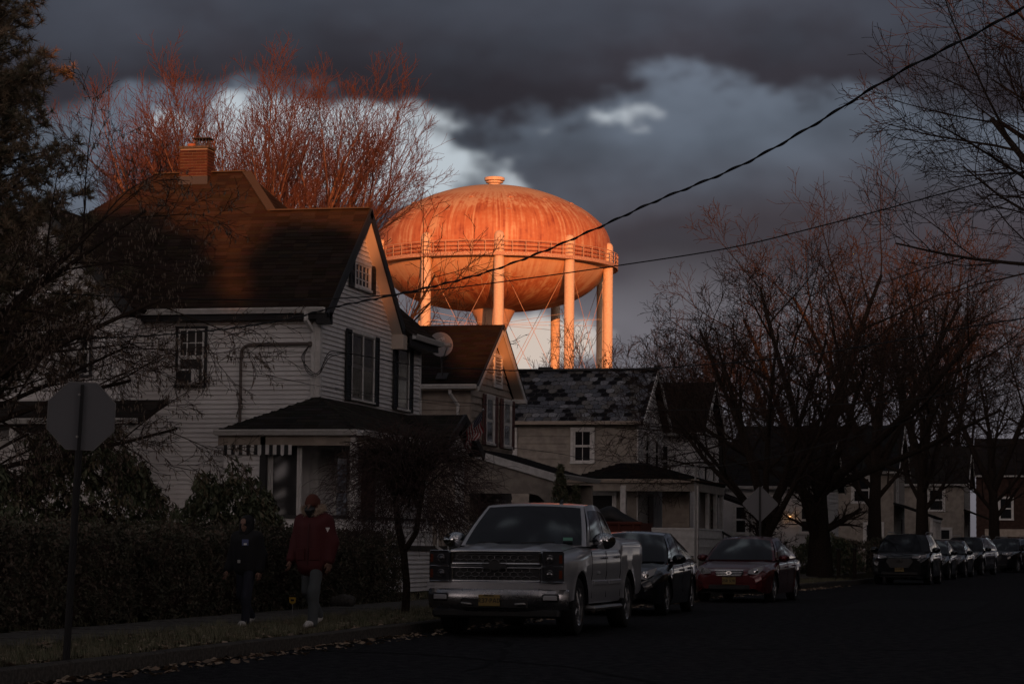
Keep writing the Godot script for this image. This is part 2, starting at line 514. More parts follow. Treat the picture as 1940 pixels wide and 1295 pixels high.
func ground() -> void:
	var g := Mb.new()
	g.quad(V(-1500, gy(300) - 0.03, 300), V(1500, gy(300) - 0.03, 300), V(1500, gy(-1500) - 0.03, -1500), V(-1500, gy(-1500) - 0.03, -1500))
	struct("ground", g, M.lawn)
	struct("road", strip(kerb_x, func(u): return kerb_x(u) + 11.8, -60, 220, 0.0), M.asphalt)
	struct("lawn", strip(func(u): return -90.0, func(u): return kerb_x(u) - 0.15, -60, 220, 0.13), M.lawn)
	struct("lawn", strip(func(u): return kerb_x(u) + 11.95, func(u): return 120.0, -60, 220, 0.13), M.lawn)
	var k := Node3D.new()
	k.name = "kerb"
	k.set_meta("kind", "structure")
	add_child(k)
	rng.seed = 5
	var u := 14.0
	while u < 130.0:
		var l := 2.4
		var x0 := kerb_x(u)
		var x1 := kerb_x(u + l)
		var b := Mb.new()
		var a := V(x0 - 0.075, gy(-u) + 0.04 + rng.randf() * 0.012, -u - 0.012)
		var e := V(x1 - 0.075, gy(-u - l) + 0.04 + rng.randf() * 0.012, -u - l + 0.012)
		var d := (e - a).normalized()
		var s := d.cross(Vector3.UP).normalized()
		b.bbox((a + e) * 0.5, V(0.15, 0.22, a.distance_to(e)), 0.02, Basis(s, s.cross(d), -d))
		part("kerb_stone", b, M.kerb, k)
		u += l
	var sw := Node3D.new()
	sw.name = "sidewalk"
	sw.set_meta("kind", "structure")
	add_child(sw)
	u = 12.0
	while u < 100.0:
		var off := minf(0.0, kerb_x(u) + 9.3) * 0.0 + (kerb_x(u) + 9.3)
		var b := Mb.new()
		b.bbox(V(-12.0 + off, gy(-u - 0.75) + 0.11 + rng.randf() * 0.014, -u - 0.75), V(1.35, 0.1, 1.478), 0.012, Basis(Vector3.RIGHT, rng.randf_range(-0.006, 0.006)))
		part("paving_slab", b, M.concrete, sw)
		u += 1.5
	# concrete drive crossing the verge further up the street
	var dr := Mb.new()
	dr.quad(V(-11.4, gy(-66) + 0.136, -66), V(-8.25, gy(-66) + 0.136, -66), V(-8.0, gy(-69.5) + 0.136, -69.5), V(-11.2, gy(-69.5) + 0.136, -69.5))
	struct("driveway_apron", dr, M.concrete)
	# tar-sealed cracks and a repaired strip in the asphalt
	rng.seed = 31
	for r in 9:
		var m := Mb.new()
		var x: float = [-6.2, -4.6, -3.4, -2.2, -5.4, -0.6, -4.0, -1.4, -2.8][r]
		var z: float = [-24.0, -30.0, -21.0, -38.0, -46.0, -30.0, -62.0, -55.0, -78.0][r]
		var a := rng.randf_range(-0.25, 0.25) + (PI / 2 if r % 3 == 1 else 0.0)
		var q := V(x, gy(z) + 0.004, z)
		for j in 26:
			a += rng.randf_range(-0.22, 0.22)
			var n := q + V(sin(a), 0, -cos(a)) * 0.42
			n.y = gy(n.z) + 0.004
			var s := V(cos(a), 0, sin(a)) * rng.randf_range(0.02, 0.045)
			m.quad(q - s, q + s, n + s, n - s)
			q = n
		struct("tar_seam", m, M.tar)
	var pt := Mb.new()
	pt.quad(V(-5.2, gy(-49) + 0.0045, -49), V(-2.4, gy(-49) + 0.0045, -49.3), V(-2.3, gy(-58) + 0.0045, -58), V(-5.1, gy(-58) + 0.0045, -57.6))
	struct("asphalt_patch", pt, M.asphalt_new)
	# fallen leaves and grass on the verge
	rng.seed = 77
	var lf := Mb.new()
	lf.quad(V(-0.03, 0, 0.022), V(0.0, 0.012, 0.03), V(0.034, 0.004, 0), V(0.0, 0.0, -0.028))
	lf.tri(V(-0.03, 0, 0.022), V(0.0, 0, -0.028), V(-0.034, 0.012, -0.01))
	var xf := []
	for i in 4200:
		var uu := 16.0 + 60.0 * pow(rng.randf(), 1.3)
		var dd := rng.randf()
		var x := kerb_x(uu) - 0.2 - 2.0 * rng.randf() if dd < 0.55 else (kerb_x(uu) + 0.04 + 0.5 * pow(rng.randf(), 2.0) if dd < 0.82 else -12.7 - 3.0 * rng.randf())
		var yy := gy(-uu) + (0.14 if x < kerb_x(uu) else 0.008)
		xf.append(Transform3D(Basis(Vector3.UP, rng.randf() * TAU) * Basis(Vector3.RIGHT, rng.randf_range(-0.5, 0.5)) * Basis().scaled(Vector3.ONE * rng.randf_range(0.6, 1.7)), V(x, yy, -uu)))
	var o := multi("fallen_leaves", lf.mesh(), xf, M.leafy, self, [lin(0.06, 0.03, 0.017), lin(0.09, 0.05, 0.026), lin(0.04, 0.024, 0.015), lin(0.13, 0.08, 0.045)])
	tag(o, "brown fallen leaves scattered over the verge and along the kerb", "leaves")
	var bl := Mb.new()
	for i in 7:
		var a := rng.randf() * TAU
		var p := V(rng.randf_range(-0.05, 0.05), 0, rng.randf_range(-0.05, 0.05))
		var t := p + V(cos(a) * 0.035, rng.randf_range(0.04, 0.09), sin(a) * 0.035)
		bl.tri(p + V(sin(a), 0, -cos(a)) * 0.004, p - V(sin(a), 0, -cos(a)) * 0.004, t)
	xf = []
	for i in 9000:
		var uu := 15.0 + 65.0 * pow(rng.randf(), 1.4)
		var x := kerb_x(uu) - 0.2 - 2.0 * rng.randf() if rng.randf() < 0.75 else kerb_x(uu) - 3.5 - 2.5 * rng.randf()
		xf.append(Transform3D(Basis(Vector3.UP, rng.randf() * TAU).scaled(Vector3.ONE * rng.randf_range(0.7, 1.5)), V(x, gy(-uu) + 0.128, -uu)))
	o = multi("grass", bl.mesh(), xf, M.leafy, self, [lin(0.034, 0.03, 0.015), lin(0.05, 0.042, 0.021), lin(0.025, 0.027, 0.012)])
	tag(o, "thin winter grass on the verge between kerb and sidewalk", "grass")

# ---------------------------------------------------------------- water tower
func tank_texture(ys: PackedFloat32Array) -> ImageTexture:
	var w := 1024
	var h := 384
	var a := FastNoiseLite.new()
	a.seed = 4
	a.frequency = 1.0
	a.fractal_octaves = 4
	var b := FastNoiseLite.new()
	b.seed = 9
	b.frequency = 1.0
	b.fractal_octaves = 5
	var im := Image.create(w, h, false, Image.FORMAT_RGB8)
	for i in w:
		var t := TAU * i / w
		var cx := cos(t)
		var sx := sin(t)
		var long := a.get_noise_2d(cx * 9.0 + 40.0, sx * 9.0)            # whole-height streaks
		var thin := a.get_noise_2d(cx * 34.0 - 20.0, sx * 34.0 + 9.0)
		var seam := 1.0 if absf(fposmod(t / TAU * 24.0, 1.0) - 0.5) < 0.03 else 0.0
		for j in h:
			var f := (1.0 - (j + 0.5) / h) * (ys.size() - 1)
			var k := mini(int(f), ys.size() - 2)
			var y := lerpf(ys[k], ys[k + 1], f - k)
			var s := a.get_noise_3d(cx * 26.0, sx * 26.0, y * 0.22)        # vertical streaks
			var p := b.get_noise_3d(cx * 5.0, sx * 5.0, y * 0.5)           # patches
			var g := b.get_noise_3d(cx * 30.0, sx * 30.0, y * 2.6)         # specks
			var r := 0.0
			if y > 31.6:
				var top := 36.9 + 0.5 * s + 0.25 * thin
				var band := smoothstep(top + 0.35, top - 0.15, y) * (0.50 + 0.5 * s + 0.35 * p)
				var dome := smoothstep(40.4, 37.2, y) * (0.16 + 0.45 * p + 0.5 * s + 0.4 * g) + 0.14 * smoothstep(38.9, 38.6, y)
				r = maxf(band, dome) + 0.16 * smoothstep(33.6, 32.6, y)
			else:
				r = 0.10 + 0.3 * maxf(s, 0.0)
				r += smoothstep(30.6, 28.6, y + p * 1.4 + s * 0.6) * (0.40 + 0.6 * p + 0.35 * g)
				r -= 0.3 * smoothstep(0.28, 0.5, long)
			r += 0.12 * thin + 0.14 * g
			r -= 0.35 * smoothstep(0.16, 0.36, thin + 0.15 * s) * smoothstep(31.0, 33.0, y)
			r = clampf(r, 0.0, 1.0)
			var c := Color(0.60, 0.39, 0.23).lerp(Color(0.48, 0.175, 0.075), smoothstep(0.0, 0.5, r)).lerp(Color(0.27, 0.065, 0.03), smoothstep(0.45, 1.0, r))
			c = c.lerp(c * 1.18, seam * 0.5)
			im.set_pixel(i, j, c.linear_to_srgb())
	return ImageTexture.create_from_image(im)

func water_tower() -> void:
	var at := V(-62.8, 0.88, -252.7)
	var t := thing("water_tower", "huge rust-streaked elevated water tank on pale legs, lit orange by the low sun", "water tower", at)
	var prof := PackedVector2Array()
	var key := [[0.3, 27.0], [2.4, 27.04], [4.6, 27.2], [6.6, 27.55], [8.6, 28.15], [10.2, 29.0], [11.4, 30.0], [12.2, 31.0], [12.6, 32.0], [12.72, 33.2], [12.68, 34.2], [12.45, 35.1], [11.95, 36.0], [11.1, 36.9], [10.0, 37.75], [8.6, 38.5], [6.8, 39.3], [4.6, 40.0], [2.4, 40.42], [0.9, 40.56]]
	var ys := PackedFloat32Array()
	for k in key.size() - 1:
		var p0: Array = key[maxi(k - 1, 0)]
		var p3: Array = key[mini(k + 2, key.size() - 1)]
		for j in 3:
			prof.append(V2(p0, key[k], key[k + 1], p3, j / 3.0))
	prof.append(Vector2(0.9, 40.56))
	for p in prof: ys.append(p.y)
	for k in prof.size(): prof[k].y -= at.y
	var tk := Mb.new()
	tk.uvs = true
	tk.lathe(prof, Transform3D(), 96)
	var tm := StandardMaterial3D.new()
	tm.resource_name = "tank_paint"
	tm.albedo_texture = tank_texture(ys)
	tm.roughness = 0.6
	var tank := part("tank", tk, tm, t)
	var pale: StandardMaterial3D = tri_mat("tower_pale", noise_tex(0.02, 5, Color(0.62, 0.46, 0.31), Color(0.72, 0.56, 0.40), 0.25, 0.75, false, 512, 31), 0.3, 0.6)
	var rusty: StandardMaterial3D = tri_mat("tower_rusty", noise_tex(0.03, 5, Color(0.36, 0.15, 0.08), Color(0.62, 0.46, 0.34), 0.3, 0.7, false, 512, 32), 0.5, 0.7)
	var worn: StandardMaterial3D = mat("tower_worn", Color(0.50, 0.31, 0.2), 0.7)
	# vent on the crown
	var vt := Mb.new()
	var vy := 40.5 - at.y
	vt.lathe(PackedVector2Array([Vector2(0.85, vy - 0.1), Vector2(0.62, vy + 0.1), Vector2(0.62, vy + 0.3), Vector2(0.95, vy + 0.42), Vector2(0.95, vy + 0.52), Vector2(0.72, vy + 0.52), Vector2(0.72, vy + 0.62), Vector2(1.1, vy + 0.66), Vector2(1.1, vy + 0.98), Vector2(0.9, vy + 1.04), Vector2(0.02, vy + 1.1)]), Transform3D(), 24)
	part("vent", vt, pale, t)
	# manhole plates and patches on the dome
	rng.seed = 3
	for row in [[9.45, 38.08, 14], [11.55, 36.45, 13]]:
		for k in row[2]:
			var a: float = TAU * k / row[2] + 0.2 + rng.randf() * 0.1
			for e in 2:
				var mb := Mb.new()
				var aa := a + 0.025 * e
				var o := V(cos(aa) * row[0], row[1] - at.y, sin(aa) * row[0])
				mb.box(o, V(0.16, 0.2, 0.25), Basis(Vector3.UP, -aa) * Basis(Vector3.BACK, -0.7))
				part("lug", mb, rusty, tank)
	# balcony: floor, girder, posts and rails
	var R := 13.5
	var fy := 31.42 - at.y
	var fl := Mb.new()
	fl.lathe(PackedVector2Array([Vector2(12.3, fy), Vector2(R, fy), Vector2(R, fy + 0.38), Vector2(R - 0.08, fy + 0.38), Vector2(R - 0.08, fy + 0.3), Vector2(12.4, fy + 0.3)]), Transform3D(), 96)
	var balcony := part("balcony", fl, rusty, t)
	for k in 60:
		var a := TAU * (k + 0.3) / 60.0
		var mb := Mb.new()
		mb.box(V(cos(a) * (R - 0.05), fy + 0.95, sin(a) * (R - 0.05)), V(0.075, 1.25, 0.075), Basis(Vector3.UP, -a))
		part("railing_post", mb, worn, balcony)
	for hh in [0.68, 1.1, 1.54]:
		var mb := Mb.new()
		mb.lathe(PackedVector2Array([Vector2(R - 0.09, fy + hh), Vector2(R - 0.01, fy + hh), Vector2(R - 0.01, fy + hh + 0.075), Vector2(R - 0.09, fy + hh + 0.075), Vector2(R - 0.09, fy + hh)]), Transform3D(), 96)
		part("rail", mb, worn, balcony)
	# legs, riser, rods
	var toward := atan2(-at.x, -at.z) # direction from the tower to the camera, angle from +Z towards +X
	var feet := []
	for k in 10:
		var a := toward + deg_to_rad(2.5 + 36.0 * k)
		var p := V(sin(a) * 12.72, 0, cos(a) * 12.72)
		feet.append(p)
		var mb := Mb.new()
		var top := 33.55 - at.y
		mb.lathe(PackedVector2Array([Vector2(0.75, -0.6), Vector2(0.75, 0.25), Vector2(0.53, 0.3), Vector2(0.53, 15.0), Vector2(0.545, 15.02), Vector2(0.545, 15.1), Vector2(0.53, 15.12), Vector2(0.53, top), Vector2(0.46, top + 0.26), Vector2(0.3, top + 0.44), Vector2(0.02, top + 0.52)]), Transform3D(Basis(), p), 20)
		part("leg", mb, pale, t)
	var rs := Mb.new()
	rs.lathe(PackedVector2Array([Vector2(1.0, -0.5), Vector2(1.0, 21.6), Vector2(1.15, 23.0), Vector2(1.6, 24.4), Vector2(2.0, 25.3), Vector2(2.4, 26.1), Vector2(2.45, 26.6)]), Transform3D(), 28)
	part("riser_pipe", rs, worn, t)
	for k in 10:
		var p: Vector3 = feet[k]
		var q: Vector3 = feet[(k + 1) % 10]
		for tier in [[30.3, 15.4], [15.0, 0.6]]:
			for e in 2:
				var mb := Mb.new()
				mb.tube(PackedVector3Array([V(p.x, tier[e], p.z), V(q.x, tier[1 - e], q.z)]), PackedFloat32Array([0.026]), 5)
				part("brace_rod", mb, worn, t)
		var st := Mb.new()
		st.tube(PackedVector3Array([p + V(0, 15.05, 0), q + V(0, 15.05, 0)]), PackedFloat32Array([0.16]), 8)
		part("strut", st, pale, t)
		var tie := Mb.new()
		tie.tube(PackedVector3Array([p + V(0, 25.0, 0), V(p.x, 0, p.z) * 0.1 + V(0, 24.6, 0)]), PackedFloat32Array([0.022]), 5)
		part("tie_rod", tie, pale, t)

func V2(p0: Array, p1: Array, p2: Array, p3: Array, t: float) -> Vector2:
	return Vector2(p1[0], p1[1]).cubic_interpolate(Vector2(p2[0], p2[1]), Vector2(p0[0], p0[1]), Vector2(p3[0], p3[1]), t)

# ---------------------------------------------------------------- building helpers
func span(poly: PackedVector2Array, t: float) -> Vector2:
	var lo := INF
	var hi := -INF
	for k in poly.size():
		var a := poly[k]
		var b := poly[(k + 1) % poly.size()]
		if (a.y <= t and b.y >= t) or (b.y <= t and a.y >= t):
			var f := 0.5 if absf(b.y - a.y) < 1e-6 else (t - a.y) / (b.y - a.y)
			var xs := [lerpf(a.x, b.x, f)]
			if absf(b.y - a.y) < 1e-6: xs = [a.x, b.x]
			for x in xs:
				lo = minf(lo, x)
				hi = maxf(hi, x)
	return Vector2(lo, hi)

func laps(mb: Mb, o: Vector3, x: Vector3, n: Vector3, poly: PackedVector2Array, course := 0.1, proud := 0.034) -> void:
	var y0 := INF
	var y1 := -INF
	for p in poly:
		y0 = minf(y0, p.y)
		y1 = maxf(y1, p.y)
	var y := y0
	while y < y1 - 0.01:
		var yt := minf(y + course, y1)
		var a := span(poly, y + 0.002)
		var b := span(poly, yt - 0.002)
		if a.x < a.y:
			if b.x > b.y: b = Vector2((a.x + a.y) * 0.5, (a.x + a.y) * 0.5)
			var p := proud * rng.randf_range(0.85, 1.1)
			var bl := o + x * a.x + V(0, y, 0)
			var br := o + x * a.y + V(0, y, 0)
			var tl := o + x * b.x + V(0, yt, 0)
			var tr := o + x * b.y + V(0, yt, 0)
			mb.quad(bl + n * p, br + n * p, tr + n * 0.001, tl + n * 0.001)
			mb.quad(bl, br, br + n * p, bl + n * p)
		y = yt

func siding(parent: Node, called: String, m: Material, o: Vector3, x: Vector3, n: Vector3, poly: PackedVector2Array, course := 0.1, thick := 0.16) -> MeshInstance3D:
	# a wall: a solid panel whose face is at o, with lapped boards joined as its sub-part
	var w := Mb.new()
	w.prism(poly, Transform3D(Basis(x, Vector3.UP, n), o - n * thick), thick - 0.003)
	var wall := part(called, w, m, parent)
	var s := Mb.new()
	laps(s, o, x, n, poly, course)
	stuff(part("siding", s, m, wall))
	return wall

func courses(mb: Mb, o: Vector3, s: Vector3, t: Vector3, poly: PackedVector2Array, h: float, w: float, thick: float, base: Color, vary: float) -> void:
	var n := s.cross(t)
	var y0 := INF
	var y1 := -INF
	for p in poly:
		y0 = minf(y0, p.y)
		y1 = maxf(y1, p.y)
	var y := y0
	var row := 0
	while y < y1 - 0.02:
		var yt := minf(y + h * 1.04, y1)
		var sp := span(poly, clampf(y + h * 0.5, y0, y1 - 0.002))
		var x := sp.x - fposmod(row * w * 0.37 + rng.randf() * w * 0.3, w)
		while x < sp.y:
			var xa := maxf(x, sp.x)
			var xb := minf(x + w - 0.006, sp.y)
			if xb - xa > 0.01:
				var f := 1.0 + vary * rng.randf_range(-1, 1)
				mb.col = Color(base.r * f * rng.randf_range(0.94, 1.08), base.g * f, base.b * f * rng.randf_range(0.93, 1.07))
				var d := thick * rng.randf_range(0.8, 1.2)
				var bl := o + s * xa + t * y
				var br := o + s * xb + t * y
				var tr := o + s * xb + t * yt
				var tl := o + s * xa + t * yt
				mb.quad(bl + n * d, br + n * d, tr + n * d * 0.2, tl + n * d * 0.2)
				mb.quad(bl, br, br + n * d, bl + n * d)
			x += w
		y += h
		row += 1

func roof(parent: Node, called: String, o: Vector3, s: Vector3, t: Vector3, poly: PackedVector2Array, base := Color(0.046, 0.033, 0.026), vary := 0.25, h := 0.14, w := 0.3, slab := 0.1) -> MeshInstance3D:
	var n := s.cross(t)
	var m := cmb()
	m.col = base * 0.9
	m.prism(poly, Transform3D(Basis(s, t, n), o - n * slab), slab - 0.002)
	var r := part(called, m, M.shingle, parent)
	if vary >= 0.0:
		var c := cmb()
		courses(c, o, s, t, poly, h, w, 0.009, base, vary)
		stuff(part("shingles", c, M.shingle, r))
	return r

func boards(mb: Mb, pts: Array, w: float, d: float, up := Vector3.UP) -> void:
	for k in pts.size() - 1: mb.bar(pts[k], pts[k + 1], w, d, up)

func window(parent: Node, o: Vector3, r: Vector3, n: Vector3, w: float, h: float, opt := {}) -> MeshInstance3D:
	# o is the centre of the opening on the wall face
	var up := n.cross(r)
	o += n * 0.03
	var B := Basis(r, up, n)
	var cw: float = opt.get("casing", 0.1)
	var cm: Material = opt.get("casing_mat", M.trim_white)
	var sm: Material = opt.get("sash_mat", M.trim_white)
	var c := Mb.new()
	var f := func(a: float, b: float, z: float) -> Vector3: return o + r * a + up * b + n * z
	c.bbox(f.call(-w / 2 - cw / 2, 0, 0.022), V(cw, h, 0.05), 0.006, B)
	c.bbox(f.call(w / 2 + cw / 2, 0, 0.022), V(cw, h, 0.05), 0.006, B)
	c.bbox(f.call(0, h / 2 + cw / 2, 0.026), V(w + cw * 2.1, cw, 0.06), 0.006, B)
	var win := part(opt.get("called", "window"), c, cm, parent)
	var si := Mb.new()
	si.bbox(f.call(0, -h / 2 - cw * 0.35, 0.035), V(w + cw * 2.3, cw * 0.7, 0.09), 0.006, B)
	part("sill", si, cm, win)
	var units: int = opt.get("units", 1)
	var uw := w / units
	for u in units:
		var x0 := -w / 2 + uw * (u + 0.5)
		if u > 0:
			var mu := Mb.new()
			mu.bbox(f.call(-w / 2 + uw * u, 0, 0.02), V(0.07, h, 0.05), 0.006, B)
			part("mullion", mu, cm, win)
		var rows: int = opt.get("rows", 2)
		for e in rows:
			var sh := h / rows
			var y0 := h / 2 - sh * (e + 0.5)
			var z := 0.026 if e == 0 else 0.02
			var fw := 0.04
			var s := Mb.new()
			var iw := uw - 0.02
			s.box(f.call(x0 - iw / 2 + fw / 2, y0, z), V(fw, sh, 0.022), B)
			s.box(f.call(x0 + iw / 2 - fw / 2, y0, z), V(fw, sh, 0.022), B)
			s.box(f.call(x0, y0 + sh / 2 - fw / 2, z), V(iw - fw * 2, fw, 0.022), B)
			s.box(f.call(x0, y0 - sh / 2 + fw / 2, z), V(iw - fw * 2, fw, 0.022), B)
			var mun: Array = opt.get("mun", [1, 1])
			if opt.get("mun_top", false) and e > 0: mun = [1, 1]
			for k in range(1, mun[0]): s.box(f.call(x0 - iw / 2 + iw * k / mun[0], y0, z), V(0.022, sh - fw * 2, 0.016), B)
			for k in range(1, mun[1]): s.box(f.call(x0, y0 - sh / 2 + sh * k / mun[1], z), V(iw - fw * 2, 0.022, 0.0161), B)
			part("sash", s, sm, win)
			var g := Mb.new()
			g.box(f.call(x0, y0, 0.014), V(iw - fw, sh - fw, 0.006), B * Basis(Vector3(1, 0, 0), rng.randf_range(-0.006, 0.006)) * Basis(Vector3.UP, rng.randf_range(-0.006, 0.006)))
			part("pane", g, opt.get("glass", M.glass_house), win)
	return win

func shutter(parent: Node, o: Vector3, r: Vector3, n: Vector3, w: float, h: float, m: Material) -> void:
	var up := n.cross(r)
	o += n * 0.024
	var B := Basis(r, up, n)
	var c := Mb.new()
	for sx in [-1, 1]: c.bbox(o + r * sx * (w / 2 - 0.03) + n * 0.03, V(0.06, h, 0.035), 0.005, B)
	for sy in [-1, 0, 1]: c.bbox(o + up * sy * (h / 2 - 0.04) + n * 0.03, V(w - 0.12, 0.08, 0.034), 0.005, B)
	var k := -h / 2 + 0.11
	while k < h / 2 - 0.1:
		c.box(o + up * k + n * 0.026, V(w - 0.11, 0.052, 0.008), B * Basis(Vector3.RIGHT, -0.5))
		k += 0.055
	c.box(o + n * 0.019, V(w - 0.1, h - 0.06, 0.006), B)
	part("shutter", c, m, parent)

func gutter(parent: Node, a: Vector3, b: Vector3, out: Vector3, m: Material, called := "gutter") -> void:
	var c := Mb.new()
	var d := (b - a).normalized()
	var poly := PackedVector2Array([Vector2(0, 0), Vector2(0.075, 0.0), Vector2(0.1, 0.05), Vector2(0.125, 0.09), Vector2(0.125, 0.115), Vector2(0.115, 0.115), Vector2(0.112, 0.095), Vector2(0.072, 0.012), Vector2(0.006, 0.012), Vector2(0.006, 0.115), Vector2(0, 0.115)])
	var B := Basis(out, Vector3.UP, out.cross(Vector3.UP))
	var e := a if B.z.dot(b - a) > 0 else b
	c.prism(poly, Transform3D(B, e - V(0, 0.115, 0)), a.distance_to(b))
	part(called, c, m, parent)

func downspout(parent: Node, pts: Array, m: Material, w := 0.075) -> void:
	var c := Mb.new()
	for k in pts.size() - 1:
		var d: Vector3 = (pts[k + 1] - pts[k]).normalized()
		c.bar(pts[k] - d * 0.02, pts[k + 1] + d * 0.02, w, w * 0.8, Vector3.BACK if absf(d.y) > 0.9 else Vector3.UP)
	part("downspout", c, m, parent)

func poly(a: Array) -> PackedVector2Array:
	var p := PackedVector2Array()
	for k in range(0, a.size(), 2): p.append(Vector2(a[k], a[k + 1]))
	return p

# ---------------------------------------------------------------- the white house on the left
const PX := Vector3(1, 0, 0)
const PZ := Vector3(0, 0, 1)
const MZ := Vector3(0, 0, -1)

func white_house() -> void:
	rng.seed = 101
	var h := thing("white_house", "white clapboard two-storey house with brick chimney, black shutters and hipped brown roof", "house", V(-15.8, 0.17, -48.4))
	var sm: Material = M.siding_white
	# roof measures: eave height, pitch of the slope towards the camera
	var ey := 6.13
	var P := 0.86
	var ez := 0.22          # eave plane of that slope
	var rk := 0.25          # how far the front gable roof runs out
	var wz := -2.73         # ridge of the front gable
	var wy := ey + (ez - wz) * P
	var my := 9.78          # main ridge
	var mz := ez - (my - ey) / P
	# walls
	siding(h, "wall", sm, V(0, 0, 0), MZ, PX, poly([0, 0.55, 7.9, 0.55, 7.9, 5.98, 5.55, 5.98, 2.73 + 0.02, 8.42, 2.73 - 0.02, 8.42, 0, 6.1]))
	siding(h, "wall", sm, V(0, 0, 0), PX, PZ, poly([-9.1, 0.55, -0.16, 0.55, -0.16, 5.96, -9.1, 5.96]))
	siding(h, "wall", sm, V(-9.1, 0, -7.9), PX, MZ, poly([0, 0.5, 8.9, 0.5, 8.9, 5.96, 0, 5.96]), 0.4)
	siding(h, "wall", sm, V(-9.1, 0, 0), MZ, -PX, poly([0.17, 0.5, 7.73, 0.5, 7.73, 5.96, 0.17, 5.96]), 0.4)
	var fd := Mb.new()
	fd.box(V(-4.5, 0.2, -3.95), V(8.9, 0.7, 7.7))
	part("foundation", fd, M.concrete, h)
	# trim: corner boards, frieze
	for e in [[V(0.014, 3.2, -0.055), V(0.034, 5.3, 0.15)], [V(-0.06, 3.2, 0.014), V(0.15, 5.3, 0.038)], [V(0.014, 3.2, -7.84), V(0.034, 5.3, 0.12)]]:
		var tr := Mb.new()
		tr.box(e[0], e[1])
		part("corner_board", tr, M.trim_white, h)
	var fz := Mb.new()
	fz.box(V(-4.62, 5.93, 0.012), V(9.0, 0.2, 0.03))
	part("frieze", fz, M.siding_tan, h)
	# roof slope towards the camera (main hip and front gable in one plane)
	var L := sqrt(1.0 + P * P)
	var t := V(0, P, -1.0) / L
	var T := func(y: float) -> float: return (y - ey) / P * L
	var hipx := func(y: float) -> float: return 0.4 - (y - ey) / (my - ey) * 3.55
	var hiplx := func(y: float) -> float: return -9.3 + (y - ey) / (my - ey) * 3.9
	roof(h, "roof", V(0, ey, ez), PX, t, poly([-9.3, 0, rk, 0, rk, T.call(wy), hipx.call(wy), T.call(wy), hipx.call(my), T.call(my), hiplx.call(my), T.call(my)]))
	# far slope of the front gable
	var t2 := V(0, P, 1.0) / L
	var fz2 := 2 * wz - ez
	roof(h, "roof", V(0, ey, fz2), -PX, t2, poly([-rk, 0, 3.0, 0, -hipx.call(wy), T.call(wy) - 0.005, -rk, T.call(wy) - 0.005]))
	# hip slope towards the street
	var apex := V(hipx.call(my), my, mz)
	var he := V(0.4, ey - 0.02, ez)
	var hu := V(apex.x - 0.4, my - ey, 0)
	roof(h, "roof", V(0.4, ey - 0.02, 0), MZ, hu.normalized(), poly([2.0 * -wz + ez - 0.02, 0, 8.2, 0, -mz, hu.length(), -wz, hu.length() * (wy - ey) / (my - ey)]))
	# the slope behind and the left hip
	var bl := V(0, my - ey, mz + 8.2)
	roof(h, "roof", V(0, ey, -8.2), -PX, bl.normalized(), poly([-0.4, 0, 9.3, 0, -hiplx.call(my), bl.length(), -hipx.call(my), bl.length()]), Color(0.055, 0.046, 0.038), -1)
	var ll := V(hiplx.call(my) + 9.3, my - ey, 0)
	roof(h, "roof", V(-9.3, ey, 0), PZ, ll.normalized(), poly([-8.2, 0, ez, 0, mz, ll.length()]))
	var cap := Mb.new()
	boards(cap, [V(rk, wy + 0.005, wz), V(hipx.call(wy), wy + 0.005, wz), V(apex.x, my + 0.008, mz), V(hiplx.call(my), my + 0.008, mz)], 0.22, 0.03)
	var cm: Material = mat("ridge_cap", Color(0.058, 0.046, 0.036), 0.95)
	part("ridge_cap", cap, cm, h)
	# black rake boards and beige soffit of the front gable
	for sg in [1, -1]:
		var foot := V(rk, ey - 0.03, ez) if sg > 0 else V(rk, ey - 0.03, fz2)
		var top := V(rk, wy - 0.03, wz)
		var mb := Mb.new()
		var up := (top - foot).normalized().cross(PX).normalized()
		if up.y < 0: up = -up
		mb.bar(foot - (top - foot).normalized() * 0.12 - up * 0.085 + V(0.02, 0, 0), top - up * 0.085 + V(0.02, 0, 0), 0.05, 0.21, up)
		part("rake_board", mb, M.trim_black, h)
		var so := Mb.new()
		so.bar(foot - up * 0.2 - V(rk * 0.5 - 0.01, 0, 0), top - up * 0.2 - V(rk * 0.5 - 0.01, 0, 0), rk, 0.03, up)
		part("soffit", so, M.soffit, h)
	var ret := Mb.new()
	ret.bbox(V(rk * 0.5 + 0.02, ey - 0.22, fz2 + 0.16), V(rk + 0.06, 0.34, 0.36), 0.01)
	part("eave_return", ret, M.soffit, h)
	var lret := Mb.new()
	lret.bbox(V(rk * 0.5 + 0.02, ey - 0.19, ez - 0.1), V(rk + 0.05, 0.26, 0.24), 0.01)
	part("eave_return", lret, M.trim_black, h)
	var fa := Mb.new()
	fa.box(V(-4.55, ey - 0.1, ez - 0.02), V(9.3, 0.2, 0.03))
	fa.box(V(-4.55, ey - 0.2, 0.12), V(9.3, 0.02, 0.25))
	part("fascia", fa, M.trim_black, h)
	var fb := Mb.new()
	fb.box(V(0.36, ey - 0.14, (fz2 - 8.2) * 0.5), V(0.03, 0.24, 8.2 + fz2 - 0.02))
	fb.box(V(0.19, ey - 0.26, (fz2 - 8.0) * 0.5), V(0.36, 0.02, 7.9 + fz2))
	part("fascia", fb, M.trim_black, h)
	gutter(h, V(-4.0, ey + 0.03, ez), V(rk - 0.06, ey + 0.03, ez), PZ, M.trim_white)
	gutter(h, V(0.39, ey + 0.0, fz2 - 0.12), V(0.39, ey + 0.0, -8.25), PX, M.trim_white)
	downspout(h, [V(-0.2, ey - 0.08, 0.3), V(-0.2, ey - 0.24, 0.3), V(-0.11, ey - 0.48, 0.07), V(-0.11, 4.3, 0.07)], M.trim_white)
	# chimney of brick with mortar core
	var ch := Mb.new()
	var cc := V(-4.32, 0, mz + 0.14)
